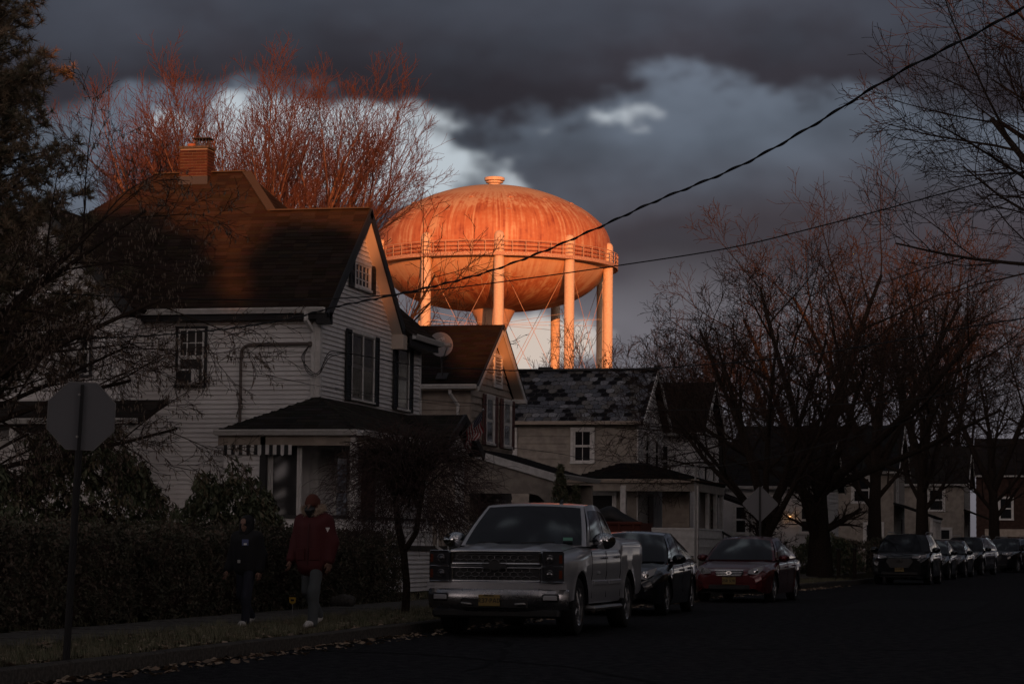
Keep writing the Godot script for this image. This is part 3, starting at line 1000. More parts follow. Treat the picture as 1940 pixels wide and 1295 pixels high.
	ch.box(cc + V(0, 9.5, 0), V(0.66, 1.6, 0.42))
	var chim := part("chimney", ch, M.mortar, h)
	var br := cmb()
	var y := 9.0
	var row := 0
	while y < 10.26:
		for face in 4:
			var n: Vector3 = [PZ, PX, MZ, -PX][face]
			var s: Vector3 = [PX, MZ, -PX, PZ][face]
			var hw := 0.34 if face % 2 == 0 else 0.22
			var dep := 0.215 if face % 2 == 0 else 0.335
			var x := -hw - (0.105 if row % 2 else 0.0)
			while x < hw:
				var xa := maxf(x, -hw)
				var xb := minf(x + 0.2, hw)
				if xb - xa > 0.03:
					var f := rng.randf_range(0.75, 1.2)
					br.col = Color(0.066 * f, 0.023 * f * rng.randf_range(0.85, 1.15), 0.016 * f)
					if y > 10.19: br.col *= 0.7
					br.box(cc + V(0, y + 0.028, 0) + s * (xa + xb) * 0.5 + n * dep, V(xb - xa, 0.056, 0.03) , Basis(s, Vector3.UP, n))
				x += 0.21
		y += 0.067
		row += 1
	stuff(part("brick", br, M.brick, chim))
	var ck := Mb.new()
	ck.bbox(cc + V(0, 10.33, 0), V(0.74, 0.06, 0.5), 0.015)
	part("chimney_cap", ck, M.kerb, chim)
	var fl := Mb.new()
	fl.lathe(PackedVector2Array([Vector2(0.1, 10.34), Vector2(0.1, 10.44), Vector2(0.08, 10.44)]), Transform3D(Basis(), cc + V(-0.14, 0, 0)), 14)
	part("flue", fl, mat("terracotta", Color(0.3, 0.12, 0.07), 0.9), chim)
	var cg := Mb.new()
	for k in 14:
		var a := TAU * k / 14.0
		cg.box(cc + V(0.15 + cos(a) * 0.17, 10.44, sin(a) * 0.15), V(0.012, 0.2, 0.012))
	cg.bbox(cc + V(0.15, 10.55, 0), V(0.42, 0.025, 0.36), 0.008)
	part("chimney_guard", cg, M.dark_steel, chim)
	var fsh := Mb.new()
	fsh.box(cc + V(0, 9.55, 0.0), V(0.72, 0.2, 0.48))
	part("chimney_flashing", fsh, M.dark_steel, chim)
	# windows of the street front
	var wn := window(h, V(0, 5.12, -2.97), MZ, PX, 1.62, 1.44, {"units": 2, "casing": 0.06, "sash_mat": M.sash_dim, "glass": M.glass_curtain})
	shutter(h, V(0.01, 5.12, -1.9), MZ, PX, 0.38, 1.56, M.shutter_black)
	shutter(h, V(0.01, 5.12, -4.03), MZ, PX, 0.36, 1.56, M.shutter_black)
	window(h, V(0, 5.12, -6.22), MZ, PX, 0.9, 1.44, {"casing": 0.07, "sash_mat": M.sash_dim, "glass": M.glass_curtain})
	shutter(h, V(0.01, 5.12, -5.58), MZ, PX, 0.36, 1.54, M.shutter_black)
	shutter(h, V(0.01, 5.12, -6.88), MZ, PX, 0.36, 1.54, M.shutter_black)
	window(h, V(0, 7.16, -2.85), MZ, PX, 1.1, 0.52, {"rows": 1, "mun": [4, 3], "casing": 0.08})
	shutter(h, V(0.01, 7.16, -2.06), MZ, PX, 0.34, 0.64, M.shutter_black)
	shutter(h, V(0.01, 7.16, -3.66), MZ, PX, 0.34, 0.64, M.shutter_black)
	# side window with an air conditioner
	var sw := window(h, V(-2.84, 5.15, 0), PX, PZ, 0.6, 1.22, {"casing": 0.055, "casing_mat": M.trim_black, "mun": [3, 2], "mun_top": true, "glass": M.glass_curtain})
	var ac := Mb.new()
	ac.bbox(V(-2.88, 4.72, 0.16), V(0.44, 0.32, 0.32), 0.02)
	part("air_conditioner", ac, M.trim_white, sw)
	var gr := Mb.new()
	gr.box(V(-2.9, 4.72, 0.322), V(0.34, 0.25, 0.012))
	for k in 7: gr.box(V(-2.9, 4.62 + k * 0.034, 0.332), V(0.34, 0.01, 0.012))
	part("grille", gr, M.black_plastic, sw)
	# service conduit with weatherhead
	var cd := Mb.new()
	var cp := PackedVector3Array([V(-1.71, 0.9, 0.07), V(-1.71, 5.2, 0.07)])
	for k in 5: cp.append(V(-1.71 + 0.2 * (1 - cos(PI / 10 * (k + 1))), 5.2 + 0.2 * sin(PI / 10 * (k + 1)), 0.07))
	cp.append(V(-0.2, 5.41, 0.07))
	cd.tube(cp, PackedFloat32Array([0.034]), 8)
	cd.bbox(V(-0.17, 5.4, 0.08), V(0.1, 0.11, 0.1), 0.02)
	part("conduit", cd, mat("conduit_paint", Color(0.12, 0.095, 0.085), 0.6), h)
	# the wing at the left with its gable towards the camera
	var gx := -5.8
	var gyy := 8.36
	var gz := 1.2
	siding(h, "wall", sm, V(gx, 0, gz), PX, PZ, poly([-1.85, 0.5, 1.85, 0.5, 1.85, 5.96, 0.03, 8.1, -0.03, 8.1, -1.85, 5.96]))
	siding(h, "wall", sm, V(gx + 1.85, 0, gz), MZ, PX, poly([0, 0.5, 1.2, 0.5, 1.2, 5.96, 0, 5.96]))
	siding(h, "wall", sm, V(gx - 1.85, 0, 0.02), PZ, -PX, poly([0, 0.5, 1.18, 0.5, 1.18, 5.96, 0, 5.96]))
	var gs := V(-2.05, gyy - ey, 0)
	roof(h, "roof", V(gx + 2.05, ey, 0), MZ, gs.normalized(), poly([-1.42, 0, 4.0, 0, 4.0, gs.length(), -1.42, gs.length()]))
	gs.x = 2.05
	roof(h, "roof", V(gx - 2.05, ey, 0), PZ, gs.normalized(), poly([-4.0, 0, 1.42, 0, 1.42, gs.length(), -4.0, gs.length()]))
	var rb := Mb.new()
	rb.bar(V(gx + 2.12, ey - 0.17, 1.4), V(gx, gyy - 0.12, 1.4), 0.05, 0.2, V(0.7, 0.7, 0))
	rb.bar(V(gx - 2.12, ey - 0.17, 1.41), V(gx, gyy - 0.12, 1.41), 0.05, 0.2, V(-0.7, 0.7, 0))
	part("rake_board", rb, M.trim_black, h)
	window(h, V(gx + 0.85, 5.2, gz), PX, PZ, 0.6, 1.0, {"casing": 0.06, "casing_mat": M.trim_black})
	window(h, V(gx - 0.85, 5.2, gz), PX, PZ, 0.6, 1.0, {"casing": 0.06, "casing_mat": M.trim_black})
	# low side porch under the wing
	var lp := V(0, 0.5, -1.6)
	roof(h, "porch_roof", V(-8.5, 3.66, 2.8), PX, lp.normalized(), poly([0, 0, 5.6, 0, 5.6, 1.7, 0, 1.7]), Color(0.05, 0.043, 0.038))
	gutter(h, V(-8.5, 3.7, 2.8), V(-2.9, 3.7, 2.8), PZ, M.trim_white)
	for x in [-8.3, -5.7, -3.1]:
		var pb := Mb.new()
		pb.bbox(V(x, 1.8, 2.6), V(0.14, 3.6, 0.14), 0.02)
		part("post", pb, M.trim_white, h)
	# wrap-around front porch
	var ye := 3.5
	var A := V(0, 4.3, 0)
	var e1 := 1.5
	var pr := 1.35
	var sl := V(0, A.y - ye, -e1)
	roof(h, "porch_roof", V(0, ye, e1), PX, sl.normalized(), poly([-1.75, 0, pr, 0, 0.0, sl.length()]), Color(0.042, 0.04, 0.037))
	var s2 := V(-1.75, 0, 0)
	var lh := V(1.75, A.y - ye, 0)
	roof(h, "porch_roof", V(-1.75, ye, 0), PZ, lh.normalized(), poly([0, 0, e1, 0, 0, lh.length()]), Color(0.042, 0.04, 0.037))
	var fs := V(-pr, A.y - ye, 0)
	roof(h, "porch_roof", V(pr, ye, 0), MZ, fs.normalized(), poly([-e1, 0, 7.6, 0, 7.6, fs.length(), 0, fs.length()]), Color(0.05, 0.047, 0.04))
	gutter(h, V(-1.72, ye + 0.03, e1), V(pr, ye + 0.03, e1), PZ, M.trim_white)
	gutter(h, V(pr, ye + 0.03, e1), V(pr, ye + 0.03, -3.7), PX, M.trim_white)
	var bm := Mb.new()
	bm.box(V(-0.25, ye - 0.18, e1 - 0.12), V(2.85, 0.22, 0.14))
	bm.box(V(pr - 0.12, ye - 0.18, -2.95), V(0.14, 0.22, 8.7))
	part("porch_beam", bm, M.siding_tan, h)
	var dk := Mb.new()
	dk.box(V(-0.2, 1.15, 0.72), V(2.7, 0.1, 1.4))
	dk.box(V(0.66, 1.15, -3.8), V(1.3, 0.1, 7.5))
	part("porch_floor", dk, M.kerb, h)
	siding(h, "porch_wall", sm, V(-1.55, 0, e1 - 0.1), PX, PZ, poly([0, 0.2, 2.78, 0.2, 2.78, 1.72, 0, 1.72]))
	siding(h, "porch_wall", sm, V(pr - 0.1, 0, e1 - 0.1), MZ, PX, poly([0.02, 0.2, 6.0, 0.2, 6.0, 1.72, 0.02, 1.72]))
	siding(h, "porch_wall", sm, V(-1.55, 0, e1 - 0.1), PX, PZ, poly([0, 1.72, 0.78, 1.72, 0.78, 3.2, 0, 3.2]))
	var rl := Mb.new()
	rl.box(V(-0.17, 1.76, e1 - 0.12), V(2.8, 0.06, 0.12))
	rl.box(V(pr - 0.12, 1.76, -2.3), V(0.12, 0.06, 7.3))
	part("porch_rail", rl, M.trim_black, h)
	for q in [[-0.7, e1 - 0.12], [pr - 0.12, e1 - 0.12], [pr - 0.12, -1.5], [pr - 0.12, -4.0], [pr - 0.12, -7.2]]:
		var pb := Mb.new()
		pb.bbox(V(q[0], 2.3, q[1]), V(0.14, 2.2, 0.14), 0.015)
		part("porch_post", pb, M.trim_white if q[0] > 0 else M.trim_black, h)
	window(h, V(-0.28, 2.5, e1 - 0.3), PX, PZ, 0.62, 1.5, {"casing": 0.05, "rows": 1})
	window(h, V(0, 2.35, -1.6), MZ, PX, 0.9, 1.5, {"casing": 0.08})
	var dr := Mb.new()
	dr.bbox(V(0.03, 2.2, -3.6), V(0.06, 2.0, 0.95), 0.01)
	part("door", dr, M.shutter_maroon, h)
	for k in 18:
		var vb := Mb.new()
		var x := -1.5 + k * 0.082
		vb.prism(PackedVector2Array([Vector2(-0.036, 0), Vector2(0.036, 0), Vector2(0.036, 0.2), Vector2(-0.036, 0.2)]) if k % 3 else PackedVector2Array([Vector2(-0.036, 0.01), Vector2(-0.015, -0.02), Vector2(0.015, -0.02), Vector2(0.036, 0.01), Vector2(0.036, 0.2), Vector2(-0.036, 0.2)]), Transform3D(Basis(), V(x, 3.02, e1 - 0.03)), 0.008)
		part("valance_strip", vb, M.trim_white if k % 2 else M.shutter_black, h)
	# small cross gable over the steps
	var gyp := 4.22
	for sg in [1.0, -1.0]:
		var u := V(0, gyp - 3.4, -1.75 * sg)
		var ss := PX if sg > 0 else -PX
		roof(h, "porch_roof", V(0, 3.4, -5.55 + 1.75 * sg), ss, u.normalized(), poly([0, 0, 1.75 * sg, 0, 1.75 * sg, u.length(), 0, u.length()]) if sg > 0 else poly([-1.75, 0, 0, 0, 0, u.length(), -1.75, u.length()]), Color(0.042, 0.04, 0.036))
		var mb := Mb.new()
		mb.bar(V(1.76, 3.32, -5.55 + 1.8 * sg), V(1.76, gyp - 0.07, -5.55), 0.05, 0.18, V(0, 0.9, 0.4 * sg))
		part("rake_board", mb, M.trim_black, h)
	siding(h, "porch_gable", sm, V(1.45, 0, -3.95), MZ, PX, poly([0.05, 3.3, 3.15, 3.3, 1.6, 4.05]))
	for k in 5:
		var stp := Mb.new()
		stp.bbox(V(1.55 + k * 0.28, 0.98 - k * 0.19, -5.55), V(0.3, 0.18, 1.5), 0.015)
		part("step", stp, M.kerb, h)
	for sg in [0.8, -0.8]:
		var hr := Mb.new()
		hr.bar(V(1.3, 1.95, -5.55 + sg), V(2.9, 0.95, -5.55 + sg), 0.06, 0.07)
		hr.bar(V(1.3, 1.2, -5.55 + sg), V(2.9, 0.2, -5.55 + sg), 0.05, 0.05)
		for k in 7: hr.box(V(1.35 + k * 0.25, 1.55 - k * 0.155, -5.55 + sg), V(0.03, 0.75, 0.03))
		hr.bbox(V(2.95, 0.55, -5.55 + sg), V(0.1, 1.1, 0.1), 0.01)
		part("handrail", hr, M.trim_white, h)
	# flag on the porch gable
	var fg := thing("flag", "striped flag with a starred blue corner hanging from the white house's porch gable", "flag", V(-13.95, 4.02, -53.6))
	var pole := Mb.new()
	pole.tube(PackedVector3Array([V(-0.1, -0.1, -0.1), V(0.55, 0.42, 0.55)]), PackedFloat32Array([0.014]), 8)
	pole.lathe(PackedVector2Array([Vector2(0.002, -0.04), Vector2(0.035, 0.0), Vector2(0.002, 0.04)]), Transform3D(Basis(), V(0.56, 0.43, 0.56)), 10)
	part("pole", pole, M.steel, fg)
	var cl := cmb()
	var fw := 26
	var rows := []
	for j in fw + 1:
		var r := []
		var f := float(j) / fw
		for k in 27:
			var g := k / 26.0
			var hang := 0.55 * f
			var top := V(0.53, 0.40, 0.53).lerp(V(-0.05, -0.06, -0.05), g * 0.85)
			r.append(top + V(0.05 * sin(f * 9.0 + g * 5.0) * f, -hang * (0.95 + 0.1 * sin(g * 9.0)), 0.07 * sin(f * 7.0 + g * 4.0) * f))
		rows.append(r)
	for j in fw:
		for k in 26:
			var stripe := int(k / 2)
			cl.col = Color(0.3, 0.02, 0.03) if stripe % 2 == 0 else Color(0.55, 0.53, 0.52)
			if k < 14 and j < 10:
				cl.col = Color(0.012, 0.018, 0.06)
				if j % 2 == 1 and k % 2 == (1 if (j / 2) % 2 else 0): cl.col = Color(0.4, 0.4, 0.42)
			cl.quad(rows[j + 1][k], rows[j + 1][k + 1], rows[j][k + 1], rows[j][k])
	part("cloth", cl, M.tinted, fg)

# ---------------------------------------------------------------- tan house with the dish
func tan_house() -> void:
	rng.seed = 202
	var h := thing("tan_house", "tan clapboard house with maroon shutters, gable vent and a dish on its dark roof", "house", V(-16.0, 0.217, -61.9))
	var sm: Material = M.siding_tan
	var ey := 5.38
	var ry := 7.24
	var hw := 2.42
	siding(h, "wall", sm, V(0, 0, 0), MZ, PX, poly([0, 0.4, hw * 2, 0.4, hw * 2, 5.25, hw + 0.02, 6.92, hw - 0.02, 6.92, 0, 5.25]), 0.19)
	siding(h, "wall", sm, V(0, 0, 0), PX, PZ, poly([-9, 0.4, -0.16, 0.4, -0.16, 5.3, -9, 5.3]), 0.19)
	siding(h, "wall", sm, V(-9, 0, -hw * 2), PX, MZ, poly([0, 0.4, 8.84, 0.4, 8.84, 5.3, 0, 5.3]), 0.4)
	siding(h, "wall", sm, V(-9, 0, 0), MZ, -PX, poly([0.17, 0.4, hw * 2 - 0.17, 0.4, hw * 2 - 0.17, 5.25, hw, 6.9, 0.17, 5.25]), 0.4)
	var oh := 0.38
	var P := (ry - ey) / (hw + oh)
	for sg in [1.0, -1.0]:
		var u := V(0, ry - ey, -(hw + oh) * sg)
		var o := V(0, ey, -hw + (hw + oh) * sg)
		if sg > 0: roof(h, "roof", o, PX, u.normalized(), poly([-9.3, 0, 0.3, 0, 0.3, u.length(), -9.3, u.length()]), Color(0.024, 0.019, 0.017), 0.2)
		else: roof(h, "roof", o, -PX, u.normalized(), poly([-0.3, 0, 9.3, 0, 9.3, u.length(), -0.3, u.length()]), Color(0.034, 0.026, 0.022), -1)
		var up := V(0, hw + oh, (ry - ey) * sg).normalized()
		var a := V(0.31, ey, -hw + (hw + oh + 0.05) * sg)
		var b := V(0.31, ry, -hw)
		var mb := Mb.new()
		mb.bar(a - up * 0.1, b - up * 0.1, 0.04, 0.15, up)
		part("rake_board", mb, M.trim_white, h)
		var dp := Mb.new()
		dp.bar(a - up * 0.012 + V(0.012, 0, 0), b - up * 0.012 + V(0.012, 0, 0), 0.05, 0.035, up)
		part("drip_edge", dp, M.trim_black, h)
		var so := Mb.new()
		so.bar(a - up * 0.125 - V(0.16, 0, 0), b - up * 0.125 - V(0.16, 0, 0), 0.3, 0.03, up)
		part("soffit", so, M.soffit, h)
	var er := Mb.new()
	er.bbox(V(0.16, ey - 0.1, -hw * 2 - oh + 0.12), V(0.36, 0.12, 0.4), 0.01)
	part("eave_return", er, M.trim_white, h)
	gutter(h, V(-9.2, ey + 0.03, oh), V(0.28, ey + 0.03, oh), PZ, M.trim_white)
	var so2 := Mb.new()
	so2.box(V(-4.5, ey - 0.1, oh * 0.5), V(9.4, 0.02, oh - 0.02))
	part("soffit", so2, M.soffit, h)
	downspout(h, [V(-0.45, ey - 0.05, oh - 0.05), V(-0.45, ey - 0.2, oh - 0.05), V(-0.3, ey - 0.5, 0.06), V(-0.3, 0.5, 0.06)], M.trim_white)
	for e in [[V(0.014, 2.85, -0.055), V(0.034, 4.8, 0.15)], [V(-0.07, 2.85, 0.014), V(0.17, 4.8, 0.038)]]:
		var cb := Mb.new()
		cb.box(e[0], e[1])
		part("corner_board", cb, sm, h)
	var y := 4.58
	for wz in [-2.05, -4.05]:
		window(h, V(0, y, wz), MZ, PX, 0.78, 1.22, {"casing": 0.1})
		shutter(h, V(0.01, y, wz + 0.66), MZ, PX, 0.3, 1.38, M.shutter_maroon)
		shutter(h, V(0.01, y, wz - 0.66), MZ, PX, 0.3, 1.38, M.shutter_maroon)
	window(h, V(-1.72, 4.7, 0), PX, PZ, 0.6, 1.0, {"casing": 0.12})
	# louvred gable vent
	var vt := Mb.new()
	var vo := V(0, 6.0, -3.0)
	for s in [-1, 1]: vt.box(vo + V(0.03, 0, s * 0.42), V(0.06, 0.8, 0.1))
	for s in [-1, 1]: vt.box(vo + V(0.031, s * 0.42, 0), V(0.06, 0.1, 0.94))
	vt.box(vo + V(0.004, 0, 0), V(0.008, 0.76, 0.76))
	var vp := part("gable_vent", vt, M.trim_white, h)
	for k in 8:
		var lv := Mb.new()
		lv.box(vo + V(0.035, -0.32 + k * 0.092, 0), V(0.05, 0.014, 0.75), Basis(PZ, -0.6))
		part("louvre", lv, M.trim_white, vp)
	# front porch with arched gable end towards the camera
	var py := 3.05
	var pe := 2.45
	var up2 := V(-(pe), 0.72, 0)
	roof(h, "porch_roof", V(pe, py, 0), MZ, up2.normalized(), poly([-0.3, 0, 4.9, 0, 4.9, up2.length() - 0.02, -0.3, up2.length() - 0.02]), Color(0.035, 0.034, 0.034))
	var pf := Mb.new()
	pf.bar(V(pe, py - 0.1, 0.3), V(0.02, py + 0.6, 0.3), 0.05, 0.2, V(0.3, 0.9, 0))
	part("rake_board", pf, M.trim_white, h)
	var ar := PackedVector2Array([Vector2(0.05, 3.55), Vector2(0.05, 2.55), Vector2(1.7, 2.55), Vector2(1.95, 2.5), Vector2(2.1, 2.36), Vector2(2.16, 2.2), Vector2(2.42, 2.2), Vector2(2.42, 2.9)])
	var pa := Mb.new()
	pa.prism(ar, Transform3D(Basis(), V(0, 0, 0.12)), 0.12)
	part("porch_arch", pa, M.siding_grey, h)
	for pz in [0.18, -4.6]:
		var pp := Mb.new()
		pp.bbox(V(2.3, 1.2, pz), V(0.2, 2.2, 0.2), 0.015)
		part("porch_post", pp, M.trim_white, h)
	gutter(h, V(pe, py + 0.02, 0.3), V(pe, py + 0.02, -4.95), PX, M.trim_white)
	downspout(h, [V(pe + 0.08, py - 0.1, 0.22), V(pe + 0.08, py - 0.32, 0.22), V(pe - 0.06, py - 0.7, 0.3), V(pe - 0.06, 0.3, 0.3)], M.trim_white, 0.1)
	var fl := Mb.new()
	fl.box(V(1.2, 0.5, -2.2), V(2.4, 0.5, 4.9))
	part("porch_floor", fl, M.kerb, h)
	window(h, V(0, 1.75, -3.3), MZ, PX, 1.0, 1.2, {"casing": 0.12})
	var dr := Mb.new()
	dr.bbox(V(0.03, 1.75, -1.4), V(0.06, 2.05, 0.9), 0.01)
	part("door", dr, M.shutter_maroon, h)
	# the far part seen through the arch
	siding(h, "porch_wall", M.siding_grey, V(0.6, 0, -4.5), PX, PZ, poly([0, 0.4, 1.8, 0.4, 1.8, 2.9, 0, 2.9]), 0.19)
	window(h, V(1.35, 1.7, -4.5), PX, PZ, 0.5, 0.9, {"casing": 0.12})
	# dish
	var d := thing("satellite_dish", "grey oval satellite dish standing on the tan house's dark roof", "satellite dish", V(-16.72, 5.86, -61.75))
	var B := Basis(Vector3.UP, 0.35) * Basis(PX, -0.42)
	var pan := Mb.new()
	var pr := PackedVector2Array()
	for k in 8: pr.append(Vector2(0.345 * k / 7.0 + 0.002, 0.055 * pow(k / 7.0, 2)))
	for k in 8: pr.append(Vector2(0.345 * (7 - k) / 7.0 + 0.002, 0.055 * pow((7 - k) / 7.0, 2) + 0.012))
	var F := Transform3D(B * Basis(PX, PI / 2) * Basis.from_scale(V(0.93, 1, 1.06)), V(0, 0.8, 0.2))
	pan.lathe(pr, F, 32)
	var dish := part("reflector", pan, mat("dish_grey", Color(0.22, 0.2, 0.2), 0.5), d)
	var tm := TextMesh.new()
	tm.text = "DIRECTV"
	var fnt := SystemFont.new()
	fnt.font_names = PackedStringArray(["Droid Sans"])
	tm.font = fnt
	tm.font_size = 12
	tm.pixel_size = 0.009
	tm.depth = 0.006
	var tx := part("lettering", tm, M.trim_white, dish)
	tx.transform = Transform3D(B * Basis(PZ, 0.45), V(0, 0.8, 0.2) + B * V(-0.08, 0.1, 0.068))
	var arm := Mb.new()
	arm.tube(PackedVector3Array([V(0, 0, 0.0), V(0, 0.35, 0.05), V(0, 0.72, 0.12)]), PackedFloat32Array([0.028]), 8)
	arm.box(V(0, 0.0, 0.02), V(0.3, 0.03, 0.3), Basis(PX, 0.6))
	part("mast", arm, M.dark_steel, d)
	var lb := Mb.new()
	lb.tube(PackedVector3Array([V(0, 0.5, 0.15), V(0.2, 0.5, 0.55), V(0.34, 0.72, 0.8)]), PackedFloat32Array([0.018]), 6)
	lb.bbox(V(0.34, 0.76, 0.76), V(0.2, 0.09, 0.12), 0.02)
	part("feed_arm", lb, M.steel, d)

# ---------------------------------------------------------------- house with the slate roof
func slate_house() -> void:
	rng.seed = 303
	var h := thing("slate_roof_house", "greyish clapboard house with an uneven slate roof and a deep porch", "house", V(-15.3, 0.29, -82.7))
	var sm: Material = M.siding_grey
	var ey := 5.46
	var ry := 7.46
	var hw := 2.45
	var oh := 0.4
	siding(h, "wall", M.siding_white, V(0, 0, 0), MZ, PX, poly([0, 0.4, hw * 2, 0.4, hw * 2, 5.3, hw + 0.02, 7.15, hw - 0.02, 7.15, 0, 5.3]), 0.12)
	siding(h, "wall", sm, V(0, 0, 0), PX, PZ, poly([-9, 0.4, -0.05, 0.4, -0.05, 5.4, -9, 5.4]), 0.27)
	siding(h, "wall", sm, V(-9, 0, -hw * 2), PX, MZ, poly([0, 0.4, 8.84, 0.4, 8.84, 5.3, 0, 5.3]), 0.4)
	siding(h, "wall", sm, V(-9, 0, 0), MZ, -PX, poly([0.17, 0.4, hw * 2 - 0.17, 0.4, hw * 2 - 0.17, 5.3, hw, 7.1, 0.17, 5.3]), 0.4)
	for sg in [1.0, -1.0]:
		var u := V(0, ry - ey, -(hw + oh) * sg)
		var o := V(0, ey, -hw + (hw + oh) * sg)
		var r: MeshInstance3D
		if sg > 0:
			r = roof(h, "roof", o, PX, u.normalized(), poly([-9.3, 0, 0.25, 0, 0.25, u.length(), -9.3, u.length()]), Color(0.03, 0.03, 0.034), -1)
			slates(r, o, u, 0.25)
		else: roof(h, "roof", o, -PX, u.normalized(), poly([-0.25, 0, 9.3, 0, 9.3, u.length(), -0.25, u.length()]), Color(0.03, 0.03, 0.034), -1)
		var up := V(0, hw + oh, (ry - ey) * sg).normalized()
		var a := V(0.27, ey, -hw + (hw + oh + 0.05) * sg)
		var b := V(0.27, ry, -hw)
		var mb := Mb.new()
		mb.bar(a - up * 0.1, b - up * 0.1, 0.05, 0.2, up)
		part("rake_board", mb, M.trim_white, h)
		var so := Mb.new()
		so.bar(a - up * 0.14 - V(0.14, 0, 0), b - up * 0.14 - V(0.14, 0, 0), 0.26, 0.03, up)
		part("soffit", so, M.siding_brown, h)
	var rc := Mb.new()
	rc.bar(V(-9.3, ry + 0.03, -hw), V(0.3, ry + 0.03, -hw), 0.3, 0.07)
	rc.bbox(V(0.22, ry + 0.1, -hw), V(0.2, 0.16, 0.2), 0.03)
	part("ridge_cap", rc, M.trim_black, h)
	gutter(h, V(-9.2, ey + 0.02, oh), V(0.15, ey + 0.02, oh), PZ, M.soffit)
	for k in 8:
		var gh := Mb.new()
		gh.bar(V(-8.6 + k * 1.15, ey + 0.06, oh + 0.02), V(-8.52 + k * 1.15, ey + 0.3, oh - 0.22), 0.018, 0.01)
		part("snow_guard", gh, M.steel, h)
	window(h, V(-1.97, 4.63, 0), PX, PZ, 0.62, 1.08, {"casing": 0.12, "mun": [2, 1]})
	window(h, V(-4.75, 4.63, 0), PX, PZ, 0.62, 1.08, {"casing": 0.12, "mun": [2, 1]})
	window(h, V(0, 4.5, -1.5), MZ, PX, 0.7, 1.2, {"casing": 0.1})
	window(h, V(0, 4.5, -3.4), MZ, PX, 0.7, 1.2, {"casing": 0.1})
	# small chimney pot stubs on the ridge
	var cs := Mb.new()
	cs.bbox(V(-3.9, ry + 0.1, -hw - 0.1), V(0.5, 0.08, 0.3), 0.02)
	part("roof_vent", cs, M.trim_black, h)
	# porch: hipped roof wrapping the corner
	var ye := 3.42
	var A := V(0.0, 4.05, 0)
	var e1 := 1.0
	var pr := 2.3
	var sl := V(0, A.y - ye, -e1)
	roof(h, "porch_roof", V(0, ye, e1), PX, sl.normalized(), poly([-2.4, 0, pr, 0, 0.2, sl.length(), -0.6, sl.length()]), Color(0.024, 0.022, 0.022), 0.2)
	var fs := V(-pr, A.y - ye, 0)
	roof(h, "porch_roof", V(pr, ye, 0), MZ, fs.normalized(), poly([-e1, 0, 5.2, 0, 5.2, fs.length(), 0, fs.length()]), Color(0.024, 0.022, 0.022), 0.2)
	var bm := Mb.new()
	bm.box(V(-0.1, ye - 0.22, e1 - 0.15), V(4.6, 0.3, 0.16))
	bm.box(V(pr - 0.12, ye - 0.22, -2.1), V(0.16, 0.3, 6.0))
	part("porch_beam", bm, M.siding_grey, h)
	gutter(h, V(-2.4, ye + 0.03, e1), V(pr, ye + 0.03, e1), PZ, M.soffit)
	for q in [[-0.35, e1 - 0.15, 0.2], [pr - 0.12, e1 - 0.15, 0.16], [pr - 0.12, -1.6, 0.14], [pr - 0.12, -3.4, 0.14], [pr - 0.12, -4.9, 0.14], [-2.2, e1 - 0.15, 0.16]]:
		var pb := Mb.new()
		pb.bbox(V(q[0], 1.75, q[1]), V(q[2], 3.0, q[2]), 0.015)
		part("porch_post", pb, M.trim_white, h)
	siding(h, "porch_wall", M.trim_white, V(0.4, 0, e1 - 0.05), PX, PZ, poly([0, 0.85, 1.85, 0.85, 1.85, 1.8, 0, 1.8]), 0.3)
	siding(h, "porch_wall", M.trim_white, V(pr - 0.05, 0, e1 - 0.05), MZ, PX, poly([0.02, 0.85, 5.9, 0.85, 5.9, 1.8, 0.02, 1.8]), 0.3)
	siding(h, "porch_base", M.siding_grey, V(pr - 0.08, 0, e1 - 0.08), MZ, PX, poly([0.02, 0.0, 5.8, 0.0, 5.8, 0.8, 0.02, 0.8]), 0.2)
	siding(h, "porch_base", M.siding_grey, V(-2.3, 0, e1 - 0.08), PX, PZ, poly([0, 0.0, 4.5, 0.0, 4.5, 0.8, 0, 0.8]), 0.2)
	var fl := Mb.new()
	fl.box(V(0, 0.84, -1.9), V(4.4, 0.06, 5.6))
	part("porch_floor", fl, M.kerb, h)
	# inner porch walls: lighter lapped panel, door, windows
	siding(h, "porch_inner_wall", M.siding_tan, V(0.75, 0, -0.6), PX, PZ, poly([0, 0.9, 0.95, 0.9, 0.95, 3.1, 0, 3.1]), 0.16)
	window(h, V(-1.3, 2.3, 0.01), PX, PZ, 0.9, 1.3, {"casing": 0.1})
	var dr := Mb.new()
	dr.bbox(V(0.03, 1.95, -2.3), V(0.06, 2.1, 0.9), 0.01)
	part("door", dr, M.shutter_maroon, h)
	# steps and railing at the far end
	for sg in [-4.6, -6.2]:
		var hr := Mb.new()
		hr.bar(V(pr - 0.1, 1.75, sg), V(pr + 1.6, 0.75, sg), 0.06, 0.08)
		for k in 6: hr.box(V(pr + k * 0.27, 1.25 - k * 0.165, sg), V(0.035, 0.85, 0.035))
		part("handrail", hr, M.shutter_black if sg > -5 else M.trim_white, h)
	for k in 4:
		var stp := Mb.new()
		stp.bbox(V(pr + 0.2 + k * 0.3, 0.7 - k * 0.19, -5.4), V(0.32, 0.18, 1.4), 0.015)
		part("step", stp, M.kerb, h)

